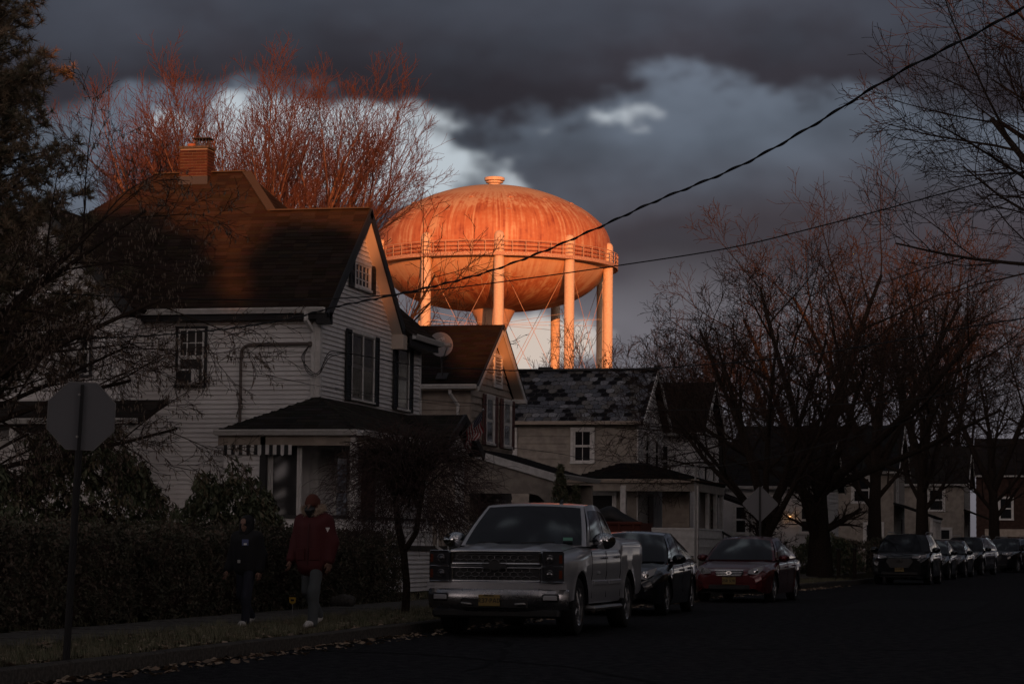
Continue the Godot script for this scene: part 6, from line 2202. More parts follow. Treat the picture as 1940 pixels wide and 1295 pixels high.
func sedan(called: String, label: String, paint: Material, num: String, kind: int) -> Node3D:
	var c := {"called": called, "label": label, "cat": "car", "L": 4.5, "W": 1.77, "clear": 0.17, "wr": 0.315, "ww": 0.2, "arch": 0.365, "axles": [0.88, 3.55], "spokes": 7 if kind == 0 else 5, "paint": paint,
		"keys": [[0.0, 0.60, 0.52, 0.60, 0.30], [0.06, 0.68, 0.60, 0.72, 0.25], [0.2, 0.755, 0.68, 0.81, 0.21], [0.5, 0.83, 0.76, 0.865, 0.19], [1.0, 0.905, 0.84, 0.882, 0.19], [1.35, 0.945, 0.885, 0.885, 0.19], [3.5, 1.0, 0.95, 0.885, 0.2], [4.1, 1.02, 0.94, 0.86, 0.22], [4.38, 1.0, 0.9, 0.80, 0.27], [4.5, 0.9, 0.82, 0.7, 0.36]],
		"cab": {"yb": 0.915, "ybr": 0.99, "yr": 1.40, "a0": 1.2, "a1": 2.02, "b1": 3.15, "b0": 3.95, "wb": 0.80, "wr": 0.57, "bow": 0.16, "wins": [[0.1, 0.40], [0.43, 0.72]]},
		"seams": [1.32, 2.35, 3.2], "handles": [2.2, 3.1], "mirror": 1.0}
	var o := make_car(c)
	var f := 2.25
	if kind == 0:     # red car: slim headlights, toothed chrome grille with a slanted emblem
		lamp_pair(o, [[-0.17, -0.06], [0.05, -0.08], [0.18, 0.02], [0.21, 0.09], [0.08, 0.09], [-0.14, 0.03]], 0.05, V(0.55, 0.68, f - 0.09), 0.5, M.lamp_clear, 0.055)
		var gb := Mb.new()
		gb.bbox(V(0, 0.63, f - 0.03), V(0.62, 0.15, 0.07), 0.03, Basis(PX, -0.3))
		var gr := part("grille", gb, M.black_plastic, o)
		var gc := Mb.new()
		for k in 4: arc_tube(gc, -0.31 + 0.012 * k, 0.31 - 0.012 * k, 0.695 - 0.036 * k, f + 0.02 + 0.01 * k, 0.011, 0.12)
		part("grille_bar", gc, M.chrome, gr)
		var em := Mb.new()
		em.lathe(PackedVector2Array([Vector2(0.05, -0.006), Vector2(0.062, -0.006), Vector2(0.062, 0.006), Vector2(0.05, 0.006), Vector2(0.05, -0.006)]), Transform3D(Basis(PX, PI / 2 - 0.25).scaled(V(1, 0.62, 1)), V(0, 0.645, f + 0.045)), 24)
		em.bar(V(-0.032, 0.62, f + 0.045), V(-0.016, 0.67, f + 0.035), 0.012, 0.01, PZ)
		em.bar(V(0.016, 0.62, f + 0.045), V(0.032, 0.67, f + 0.035), 0.012, 0.01, PZ)
		em.bar(V(-0.024, 0.64, f + 0.045), V(0.024, 0.65, f + 0.045), 0.01, 0.01, PZ)
		part("emblem", em, M.chrome, gr)
	else:
		lamp_pair(o, [[-0.2, -0.08], [0.02, -0.09], [0.18, 0.0], [0.24, 0.12], [0.1, 0.08], [-0.16, -0.02]], 0.05, V(0.56, 0.70, f - 0.10), 0.55, M.lamp_clear, 0.06)
		var gb := Mb.new()
		gb.prism(PackedVector2Array([Vector2(-0.24, -0.1), Vector2(0.24, -0.1), Vector2(0.34, 0.09), Vector2(-0.34, 0.09)]), Transform3D(Basis(PX, -0.3), V(0, 0.59, f - 0.04)), 0.06)
		var gr := part("grille", gb, M.black_plastic, o)
		var gc := Mb.new()
		arc_band(gc, -0.33, 0.33, 0.68, f + 0.0, 0.02, 0.03, 0.12, 8)
		part("grille_bar", gc, M.chrome, gr)
	plate(o, V(0, 0.475, f + 0.03), num)
	var lo := Mb.new()
	lo.bbox(V(0, 0.33, f - 0.03), V(0.95, 0.14, 0.09), 0.03)
	part("lower_intake", lo, M.black_plastic, o)
	for s in [-1.0, 1.0]:
		var fg := Mb.new()
		fg.lathe(PackedVector2Array([Vector2(0.05, 0), Vector2(0.05, 0.02), Vector2(0.03, 0.03), Vector2(0.002, 0.034)]), Transform3D(Basis(Vector3.UP, s * 0.3) * Basis(PX, PI / 2), V(s * 0.58, 0.36, f - 0.09)), 14)
		part("fog_lamp", fg, M.lamp_clear, o)
	return o

func suv(called: String, label: String, paint: Material) -> Node3D:
	var c := {"called": called, "label": label, "cat": "car", "L": 4.7, "W": 1.9, "clear": 0.22, "wr": 0.36, "ww": 0.23, "arch": 0.42, "axles": [0.92, 3.75], "spokes": 5, "paint": paint, "rim": M.alloy,
		"keys": [[0.0, 0.86, 0.74, 0.70, 0.32], [0.06, 0.93, 0.82, 0.83, 0.28], [0.25, 1.0, 0.9, 0.91, 0.25], [0.7, 1.05, 0.97, 0.945, 0.25], [1.3, 1.10, 1.04, 0.95, 0.25], [3.7, 1.12, 1.08, 0.95, 0.27], [4.5, 1.12, 1.06, 0.9, 0.34], [4.7, 1.05, 0.98, 0.82, 0.42]],
		"cab": {"yb": 1.06, "ybr": 1.1, "yr": 1.62, "a0": 1.15, "a1": 1.85, "b1": 4.05, "b0": 4.5, "wb": 0.87, "wr": 0.64, "bow": 0.15, "wins": [[0.09, 0.36], [0.39, 0.65], [0.68, 0.9]], "crown": 0.7},
		"seams": [1.3, 2.35, 3.3], "handles": [2.2, 3.15], "mirror": 1.1}
	var o := make_car(c)
	var f := 2.35
	lamp_pair(o, [[-0.24, -0.03], [0.05, -0.07], [0.22, 0.0], [0.28, 0.1], [0.02, 0.05], [-0.22, 0.02]], 0.05, V(0.62, 0.89, f - 0.08), 0.5, M.lamp_clear, 0.045)
	var gb := Mb.new()
	gb.prism(PackedVector2Array([Vector2(-0.3, -0.18), Vector2(0.3, -0.18), Vector2(0.44, 0.02), Vector2(0.36, 0.12), Vector2(-0.36, 0.12), Vector2(-0.44, 0.02)]), Transform3D(Basis(PX, -0.15), V(0, 0.72, f - 0.03)), 0.06)
	var gr := part("grille", gb, M.black_plastic, o)
	var em := Mb.new()
	for s in [-1.0, 1.0]:
		em.lathe(PackedVector2Array([Vector2(0.045, -0.006), Vector2(0.058, -0.006), Vector2(0.058, 0.006), Vector2(0.045, 0.006), Vector2(0.045, -0.006)]), Transform3D(Basis(PX, PI / 2).scaled(V(1.2, 0.7, 1)), V(s * 0.045, 0.76, f + 0.05)), 18)
	part("emblem", em, M.chrome, gr)
	plate(o, V(0, 0.5, f + 0.03), "U52 KRT")
	var lo := Mb.new()
	lo.bbox(V(0, 0.36, f - 0.02), V(1.2, 0.12, 0.09), 0.03)
	lo.bbox(V(0, 0.26, f - 0.04), V(1.3, 0.05, 0.09), 0.02)
	part("lower_intake", lo, M.black_plastic, o)
	for s in [-1.0, 1.0]:
		var rl := Mb.new()
		rl.tube(PackedVector3Array([V(s * 0.62, 1.66, 0.35), V(s * 0.64, 1.72, 0.15), V(s * 0.64, 1.72, -1.4), V(s * 0.62, 1.65, -1.6)]), PackedFloat32Array([0.018]), 6)
		part("roof_rail", rl, M.steel, o)
	return o

func vehicles() -> void:
	mat("plate", Color(0.26, 0.18, 0.055), 0.5)
	mat("plate_ink", Color(0.015, 0.013, 0.012), 0.6)
	mat("amber", Color(0.14, 0.03, 0.012), 0.2)
	mat("lamp_dark", Color(0.04, 0.04, 0.045), 0.08)
	mat("lamp_clear", Color(0.42, 0.42, 0.44), 0.15, 0.1)
	mat("lamp_ring", Color(0.16, 0.16, 0.17), 0.2, 0.8)
	mat("dark_chrome", Color(0.2, 0.2, 0.21), 0.25, 0.9)
	var cwn := noise_tex(0.03, 4, Color(0.3, 0.3, 0.3), Color(0.42, 0.42, 0.42), 0.3, 0.7, false, 256, 81)
	var cw := mat("chrome_worn", Color(0.4, 0.4, 0.42), 0.3, 1.0)
	cw.roughness_texture = cwn
	cw.roughness = 0.45
	cw.uv1_triplanar = true
	pickup()
	var black: StandardMaterial3D = mat("paint_black", Color(0.008, 0.0085, 0.011), 0.2, 0.2)
	var red: StandardMaterial3D = mat("paint_red", Color(0.115, 0.01, 0.014), 0.25, 0.3)
	var navy: StandardMaterial3D = mat("paint_navy", Color(0.009, 0.011, 0.018), 0.25, 0.3)
	var grey: StandardMaterial3D = mat("paint_grey", Color(0.03, 0.032, 0.036), 0.25, 0.4)
	for m in [black, red, navy, grey]:
		m.clearcoat_enabled = true
		m.clearcoat = 1.0
		m.clearcoat_roughness = 0.04
	var a := sedan("sedan", "black four-door car parked right behind the silver pickup", black, "D61 HNV", 1)
	a.position = V(-8.36, gy(-44.9), -44.85)
	a.scale = V(1.03, 1.03, 1.03)
	var b := sedan("sedan", "dark red four-door car with chrome-barred grille, third in the row", red, "ZSR 57K", 0)
	b.position = V(-7.68, gy(-55.8), -55.6)
	b.rotation.y = -0.06
	var s := suv("suv", "black SUV with sloping headlights heading the farther row of parked cars", black)
	s.position = V(-6.0, gy(-82.4), -82.3)
	s.rotation.y = -0.05
	var g := "dark cars parked up the street"
	copy(a, "dark grey low car behind the black SUV", V(-6.0, gy(-93.5), -93.5), -0.03, g)
	copy(a, "small car whose white headlight shows behind the low grey car", V(-5.75, gy(-101.0), -101.0), -0.06, g)
	copy(s, "dark tall car near the bend, before the brown house's pale band", V(-5.3, gy(-109.0), -109.0), -0.15, g)
	copy(s, "farthest dark tall car rounding the bend at the right edge", V(-3.9, gy(-121.0), -121.0), -0.3, g)
	copy(a, "dark low car last in the row at the picture's right edge", V(-2.9, gy(-128.0), -128.0), -0.35, g)

# ---------------------------------------------------------------- people
func flesh(bones: Array, cell: float, k: float, out: Mb) -> void:
	# bones: [a, b, ra, rb]; smooth union of tapered capsules, meshed as surface nets
	var lo := V(INF, INF, INF)
	var hi := -lo
	for b in bones:
		var r: float = maxf(b[2], b[3]) + k * 2.0 + cell * 2.0
		lo = lo.min(b[0] - V(r, r, r)).min(b[1] - V(r, r, r))
		hi = hi.max(b[0] + V(r, r, r)).max(b[1] + V(r, r, r))
	var nx := int((hi.x - lo.x) / cell) + 2
	var ny := int((hi.y - lo.y) / cell) + 2
	var nz := int((hi.z - lo.z) / cell) + 2
	var S := PackedFloat32Array()
	S.resize(nx * ny * nz)
	for b in bones:
		var a: Vector3 = b[0]
		var ab: Vector3 = b[1] - a
		var l2 := maxf(ab.length_squared(), 1e-9)
		var m: float = maxf(b[2], b[3]) + k * 4.0 + cell
		var l: Vector3 = (a.min(b[1]) - V(m, m, m) - lo) / cell
		var h: Vector3 = (a.max(b[1]) + V(m, m, m) - lo) / cell
		for z in range(maxi(0, int(l.z)), mini(nz, int(h.z) + 1)):
			for y in range(maxi(0, int(l.y)), mini(ny, int(h.y) + 1)):
				for x in range(maxi(0, int(l.x)), mini(nx, int(h.x) + 1)):
					var p := lo + V(x, y, z) * cell - a
					var t := clampf(p.dot(ab) / l2, 0, 1)
					var d := (p - ab * t).length() - lerpf(b[2], b[3], t)
					if d < k * 5.0: S[x + nx * (y + ny * z)] += exp(-maxf(d, -k * 12.0) / k)
	var id := {}
	var sx := 1
	var sy := nx
	var sz := nx * ny
	var offs := [0, sx, sy, sx + sy, sz, sx + sz, sy + sz, sx + sy + sz]
	for z in nz - 1:
		for y in ny - 1:
			for x in nx - 1:
				var i := x + nx * (y + ny * z)
				var c := 0
				for q in 8:
					if S[i + offs[q]] > 1.0: c += 1
				if c == 0 or c == 8: continue
				var sum := Vector3.ZERO
				var cnt := 0
				for q in 8:
					for ax in [1, 2, 4]:
						if q & ax: continue
						var u := -k * log(maxf(S[i + offs[q]], 1e-9))
						var w := -k * log(maxf(S[i + offs[q | ax]], 1e-9))
						if (u < 0.0) != (w < 0.0):
							var f := u / (u - w)
							var e := V(1 if q & 1 else 0, 1 if q & 2 else 0, 1 if q & 4 else 0)
							sum += e + (V(1, 0, 0) if ax == 1 else (V(0, 1, 0) if ax == 2 else V(0, 0, 1))) * f
							cnt += 1
				var gx := 0.0
				var gyy := 0.0
				var gz := 0.0
				for q in 8:
					var u := -k * log(maxf(S[i + offs[q]], 1e-9))
					gx += u if q & 1 else -u
					gyy += u if q & 2 else -u
					gz += u if q & 4 else -u
				id[i] = out.put(lo + (V(x, y, z) + sum / cnt) * cell, V(gx, gyy, gz).normalized())
	for i in id:
		for ax in 3:
			var da: int = [sx, sy, sz][ax]
			var db: int = [sy, sz, sx][ax]
			var dc: int = [sz, sx, sy][ax]
			if i + da >= S.size(): continue
			var u := S[i] > 1.0
			var w := S[i + da] > 1.0
			if u == w: continue
			if not (id.has(i - db) and id.has(i - dc) and id.has(i - db - dc)): continue
			var q := [id[i], id[i - db], id[i - db - dc], id[i - dc]]
			if u: out.ix.append_array(PackedInt32Array([q[0], q[2], q[1], q[0], q[3], q[2]]))
			else: out.ix.append_array(PackedInt32Array([q[0], q[1], q[2], q[0], q[2], q[3]]))

func hand_bones(w: Vector3, down: Vector3, side: Vector3, s := 1.0) -> Array:
	# wrist, pointing direction, towards the thumb
	var n := down.cross(side).normalized()
	var b := [[w, w + down * 0.04 * s, 0.027 * s, 0.03 * s], [w + down * 0.05 * s + side * 0.02 * s, w + down * 0.085 * s + side * 0.022 * s, 0.021 * s, 0.018 * s], [w + down * 0.05 * s - side * 0.02 * s, w + down * 0.08 * s - side * 0.022 * s, 0.02 * s, 0.017 * s]]
	for k in 4:
		var x := (1.5 - k) * 0.019 * s
		var l: float = [0.07, 0.08, 0.075, 0.06][k] * s
		var p := w + down * 0.088 * s + side * x
		var m := p + down * l * 0.5 + n * 0.012 * s
		b.append([p, m, 0.0095 * s, 0.0085 * s])
		b.append([m, m + down * l * 0.38 + n * 0.028 * s, 0.0085 * s, 0.007 * s])
	var t := w + down * 0.03 * s + side * 0.03 * s
	var t2 := t + down * 0.035 * s + side * 0.026 * s + n * 0.012 * s
	b.append([t, t2, 0.014 * s, 0.011 * s])
	b.append([t2, t2 + down * 0.034 * s + n * 0.012 * s, 0.0105 * s, 0.008 * s])
	return b

func figure(called: String, label: String, at: Vector3, turn: float, H: float, hooded: bool) -> Node3D:
	var s := H / 1.76
	var o := thing(called, label, "person", at, turn)
	var q := func(x: float, y: float, z: float) -> Vector3: return V(x, y, z) * s
	var sk := mat("skin_%d" % int(H * 100), Color(0.2, 0.11, 0.08), 0.6)
	# joints: the near leg strides forward, the other pushes off behind
	var hipL: Vector3 = q.call(-0.09, 0.93, 0)
	var hipR: Vector3 = q.call(0.09, 0.93, 0.02)
	var kR: Vector3 = q.call(0.1, 0.52, 0.13)
	var aR: Vector3 = q.call(0.1, 0.1, 0.16)
	var kL: Vector3 = q.call(-0.09, 0.5, 0.0)
	var aL: Vector3 = q.call(-0.085, 0.17, -0.28)
	var chest: Vector3 = q.call(0, 1.3, 0.0)
	var neck: Vector3 = q.call(0, 1.49, 0.01)
	var head: Vector3 = q.call(0.0, 1.625, 0.05)
	var shL: Vector3 = q.call(-0.19, 1.42, 0)
	var shR: Vector3 = q.call(0.19, 1.42, 0)
	var elL: Vector3 = q.call(-0.27, 1.14, 0.0)
	var elR: Vector3 = q.call(0.27, 1.14, -0.03)
	var wrL: Vector3 = q.call(-0.29, 0.9, 0.12)
	var wrR: Vector3 = q.call(0.28, 0.89, 0.04)
	var body := Mb.new()
	var bb := [[q.call(0, 0.95, 0), chest, 0.11 * s, 0.10 * s], [chest, neck, 0.09 * s, 0.05 * s], [neck, head, 0.055 * s, 0.06 * s], [shL, elL, 0.052 * s, 0.042 * s], [shR, elR, 0.052 * s, 0.042 * s], [elL, wrL, 0.04 * s, 0.028 * s], [elR, wrR, 0.04 * s, 0.028 * s], [hipL, kL, 0.08 * s, 0.055 * s], [hipR, kR, 0.08 * s, 0.055 * s], [kL, aL, 0.052 * s, 0.038 * s], [kR, aR, 0.052 * s, 0.038 * s]]
	flesh(bb, 0.022, 0.018, body)
	# head with face: skull, jaw, brow, nose, lips, ears
	var hb := [[head + V(0, 0.03, -0.02) * s, head + V(0, 0.045, 0.015) * s, 0.082 * s, 0.078 * s], [head + V(0, -0.05, 0.03) * s, head + V(0, -0.085, 0.05) * s, 0.055 * s, 0.03 * s], [head + V(0, 0.0, 0.09) * s, head + V(0, -0.028, 0.108) * s, 0.009 * s, 0.014 * s], [head + V(-0.03, 0.02, 0.08) * s, head + V(0.03, 0.02, 0.08) * s, 0.013 * s, 0.013 * s], [head + V(-0.018, -0.058, 0.085) * s, head + V(0.018, -0.058, 0.085) * s, 0.009 * s, 0.009 * s], [head + V(-0.08, 0.01, -0.005) * s, head + V(-0.084, -0.03, 0.0) * s, 0.014 * s, 0.01 * s], [head + V(0.08, 0.01, -0.005) * s, head + V(0.084, -0.03, 0.0) * s, 0.014 * s, 0.01 * s]]
	flesh(hb, 0.008, 0.006, body)
	flesh(hand_bones(wrL, V(0.0, -0.95, 0.3).normalized(), V(0.3, 0.25, 0.9).normalized(), s), 0.005, 0.004, body)
	flesh(hand_bones(wrR, V(0.0, -0.98, 0.15).normalized(), V(-0.3, 0.15, 0.9).normalized(), s), 0.005, 0.004, body)
	part("body", body, sk, o)
	for e in [-1.0, 1.0]:
		var ey := SphereMesh.new()
		ey.radius = 0.011 * s
		ey.height = 0.022 * s
		part("eye", ey, M.black_plastic, o).position = head + V(0.03 * e, 0.005, 0.083) * s
	# trousers
	var tr := Mb.new()
	flesh([[q.call(-0.05, 0.95, 0), q.call(0.05, 0.95, 0), 0.13 * s, 0.13 * s], [hipL, kL, 0.1 * s, 0.075 * s], [hipR, kR, 0.1 * s, 0.075 * s], [kL, aL, 0.073 * s, 0.068 * s], [kR, aR + V(0, -0.03, 0), 0.073 * s, 0.07 * s], [kR + V(0, -0.05, 0.03), kR + V(0.0, -0.1, 0.03), 0.068 * s, 0.066 * s]], 0.018, 0.014, tr)
	part("trousers", tr, mat("jeans_%d" % int(H * 100), Color(0.085, 0.095, 0.10) if not hooded else Color(0.02, 0.022, 0.035), 0.9), o)
	# shoes
	var wh: Material = M.get("shoe_white") if M.has("shoe_white") else mat("shoe_white", Color(0.6, 0.58, 0.56), 0.6)
	for f in [[aR, V(0.02, -0.065, 0.2) * s], [aL, V(0.0, -0.14, 0.13) * s]]:
		var sh := Mb.new()
		var a: Vector3 = f[0]
		flesh([[a + V(0, -0.045, -0.03) * s, a + f[1] * 0.75 + V(0, 0.01, 0), 0.045 * s, 0.036 * s], [a + f[1] * 0.6, a + f[1], 0.04 * s, 0.034 * s], [a + V(0, 0.0, -0.02) * s, a + V(0, -0.04, 0) * s, 0.05 * s, 0.045 * s]], 0.01, 0.008, sh)
		part("shoe", sh, wh, o)
	# coat
	var co := Mb.new()
	var cl: float = 0.80 if not hooded else 0.9
	var puff := 1.0 if not hooded else 0.88
	flesh([[q.call(-0.07, cl + 0.04, 0), q.call(-0.09, 1.34, 0), 0.165 * s * puff, 0.15 * s], [q.call(0.07, cl + 0.04, 0), q.call(0.09, 1.34, 0), 0.165 * s * puff, 0.15 * s], [shL, elL, 0.1 * s * puff, 0.088 * s * puff], [shR, elR, 0.1 * s * puff, 0.088 * s * puff], [elL, elL.lerp(wrL, 0.93), 0.085 * s * puff, 0.066 * s], [elR, elR.lerp(wrR, 0.93), 0.085 * s * puff, 0.066 * s], [shL, shR, 0.09 * s, 0.09 * s], [q.call(0, 1.45, -0.01), q.call(0, 1.5, 0), 0.095 * s, 0.085 * s]], 0.018, 0.02, co)
	var cm: Material
	if hooded: cm = mat("hoodie_black", Color(0.008, 0.008, 0.01), 0.9)
	else: cm = mat("parka_red", Color(0.065, 0.003, 0.005), 0.75)
	var coat := part("coat", co, cm, o)
	var zp := Mb.new()
	if hooded:
		var hd := Mb.new()
		flesh([[head + V(0, 0.05, -0.05) * s, head + V(0, 0.04, -0.01) * s, 0.11 * s, 0.1 * s], [head + V(-0.085, 0.0, 0.0) * s, head + V(-0.06, -0.13, 0.03) * s, 0.03 * s, 0.04 * s], [head + V(0.085, 0.0, 0.0) * s, head + V(0.06, -0.13, 0.03) * s, 0.03 * s, 0.04 * s], [head + V(0, -0.05, -0.08) * s, neck, 0.09 * s, 0.09 * s]], 0.012, 0.012, hd)
		part("hood", hd, cm, o)
		var lg := Mb.new()
		lg.bbox(q.call(0.075, 1.34, 0.166), V(0.11, 0.1, 0.012) * s, 0.004, Basis(Vector3.UP, 0.25))
		var em := part("chest_print", lg, mat("print_blue", Color(0.08, 0.1, 0.22), 0.7), coat)
		var dt := Mb.new()
		dt.bbox(q.call(0.08, 1.315, 0.172), V(0.05, 0.03, 0.008) * s, 0.003, Basis(Vector3.UP, 0.25))
		part("print_stripe", dt, M.trim_white, em)
		var ph := Mb.new()
		ph.bbox(q.call(-0.03, 1.04, 0.178), V(0.055, 0.05, 0.01) * s, 0.004)
		part("pocket_tag", ph, M.steel, coat)
	else:
		var hat := Mb.new()
		flesh([[head + V(0, 0.055, -0.02) * s, head + V(0, 0.075, 0.0) * s, 0.098 * s, 0.092 * s], [head + V(-0.04, 0.035, 0.055) * s, head + V(0.04, 0.035, 0.055) * s, 0.04 * s, 0.04 * s]], 0.012, 0.012, hat)
		part("knit_hat", hat, mat("hat_rust", Color(0.10, 0.03, 0.02), 0.95), o)
		var mk := Mb.new()
		flesh([[head + V(-0.035, -0.05, 0.06) * s, head + V(0.035, -0.05, 0.06) * s, 0.048 * s, 0.048 * s], [head + V(0, -0.09, 0.02) * s, neck, 0.07 * s, 0.08 * s]], 0.012, 0.01, mk)
		part("scarf", mk, M.black_plastic, o)
		var hd := Mb.new()
		flesh([[q.call(-0.1, 1.5, -0.02), q.call(0.1, 1.5, -0.02), 0.07 * s, 0.07 * s], [q.call(-0.07, 1.48, -0.1), q.call(0.07, 1.48, -0.1), 0.09 * s, 0.09 * s]], 0.014, 0.014, hd)
		var hood := part("hood", hd, cm, coat)
		rng.seed = 3
		var fm := Mb.new()
		for k in 4:
			var d := Grower.V3(rng).normalized() * 0.05
			var w := d.cross(V(0.3, 0.9, 0.2)).normalized() * 0.004
			fm.tri(w, -w, d)
		var xf := []
		for k in 900:
			var a := rng.randf_range(-2.6, 2.6)
			var p := V(sin(a) * 0.135, 1.535 + 0.06 * absf(sin(a)) - 0.03 * cos(a), 0.02 - cos(a) * -0.075)
			if absf(a) < 0.35: continue
			xf.append(Transform3D(Basis.from_euler(V(rng.randf() * TAU, rng.randf() * TAU, 0)), p * s + Grower.V3(rng) * 0.03))
		multi("fur_trim", fm.mesh(), xf, M.leafy, o, [lin(0.28, 0.17, 0.1), lin(0.2, 0.12, 0.07), lin(0.35, 0.23, 0.14)])
		zp.tube(PackedVector3Array([q.call(0.01, 0.84, 0.172), q.call(0.01, 1.1, 0.176), q.call(0.01, 1.4, 0.158)]), PackedFloat32Array([0.006]), 5)
		part("zip", zp, mat("zip_dark", Color(0.05, 0.004, 0.006), 0.6), coat)
		for e in [-1.0, 1.0]:
			var pk := Mb.new()
			pk.bbox(q.call(0.11 * e, 0.98, 0.158), V(0.15, 0.16, 0.02) * s, 0.008, Basis(Vector3.UP, 0.3 * e))
			part("pocket", pk, cm, coat)
		var bd := Mb.new()
		bd.prism(PackedVector2Array([Vector2(-0.03, 0.03), Vector2(0, -0.035), Vector2(0.03, 0.03)]), Transform3D(Basis(Vector3.UP, 0.5), q.call(0.262, 1.31, 0.075)), 0.006)
		part("sleeve_badge", bd, M.trim_white, coat)
	return o

func people() -> void:
	figure("person", "tall person in a red parka with fur-trimmed hood and rust knit hat, grey jeans, walking", V(-10.18, 0.24, -31.1), -0.25, 1.76, false)
	figure("person", "shorter person in a black hooded top with a small chest print, white shoes, walking", V(-11.2, 0.228, -31.3), -0.25, 1.5, true)

# ---------------------------------------------------------------- signs, wires, poles, small things
func smooth_line(p: Array, per := 6) -> PackedVector3Array:
	var out := PackedVector3Array()
	for k in p.size() - 1:
		for j in per:
			var a: Vector3 = p[maxi(k - 1, 0)]
			var d: Vector3 = p[mini(k + 2, p.size() - 1)]
			out.append(p[k].cubic_interpolate(p[k + 1], a, d, float(j) / per))
	out.append(p[-1])
	return out

func wire(called: String, label: String, pts: Array, r: float, twist := 0.0) -> void:
	var l := smooth_line(pts, 16 if twist > 0 else 6)
	var o := thing(called, label, "cable")
	var m := Mb.new()
	m.tube(l, PackedFloat32Array([r]), 6)
	part("cable", m, M.cable, o)
	if twist > 0:
		var h := PackedVector3Array()
		var s := 0.0
		var step := 0.05
		for k in l.size() - 1:
			var seg := l[k].distance_to(l[k + 1])
			var d := (l[k + 1] - l[k]).normalized()
			var u := d.cross(Vector3.UP).normalized()
			var w := u.cross(d)
			var n := int(seg / step) + 1
			for j in n:
				var t := float(j) / n
				var a := (s + seg * t) / 0.55 * TAU
				h.append(l[k].lerp(l[k + 1], t) + (u * cos(a) + w * sin(a)) * (r + twist * 0.7))
			s += seg
		var hm := Mb.new()
		hm.tube(h, PackedFloat32Array([twist]), 5)
		part("wrapped_strand", hm, M.cable, o)

func utility_pole(label: String, at: Vector3, h: float) -> void:
	var o := thing("utility_pole", label, "utility pole", at, 0.0, "utility poles")
	var m := Mb.new()
	m.tube(PackedVector3Array([V(0, -0.3, 0), V(0, h * 0.5, 0), V(0, h, 0)]), PackedFloat32Array([0.15, 0.13, 0.1]), 10)
	part("pole", m, M.bark, o)
	var c := Mb.new()
	c.bbox(V(0, h - 0.5, 0.12), V(2.2, 0.1, 0.09), 0.01)
	part("crossarm", c, M.bark, o)
	for x in [-0.95, -0.4, 0.4, 0.95]:
		var ins := Mb.new()
		ins.lathe(PackedVector2Array([Vector2(0.02, 0), Vector2(0.05, 0.03), Vector2(0.03, 0.08), Vector2(0.045, 0.12), Vector2(0.002, 0.15)]), Transform3D(Basis(), V(x, h - 0.45, 0.12)), 10)
		part("insulator", ins, M.terracotta, o)

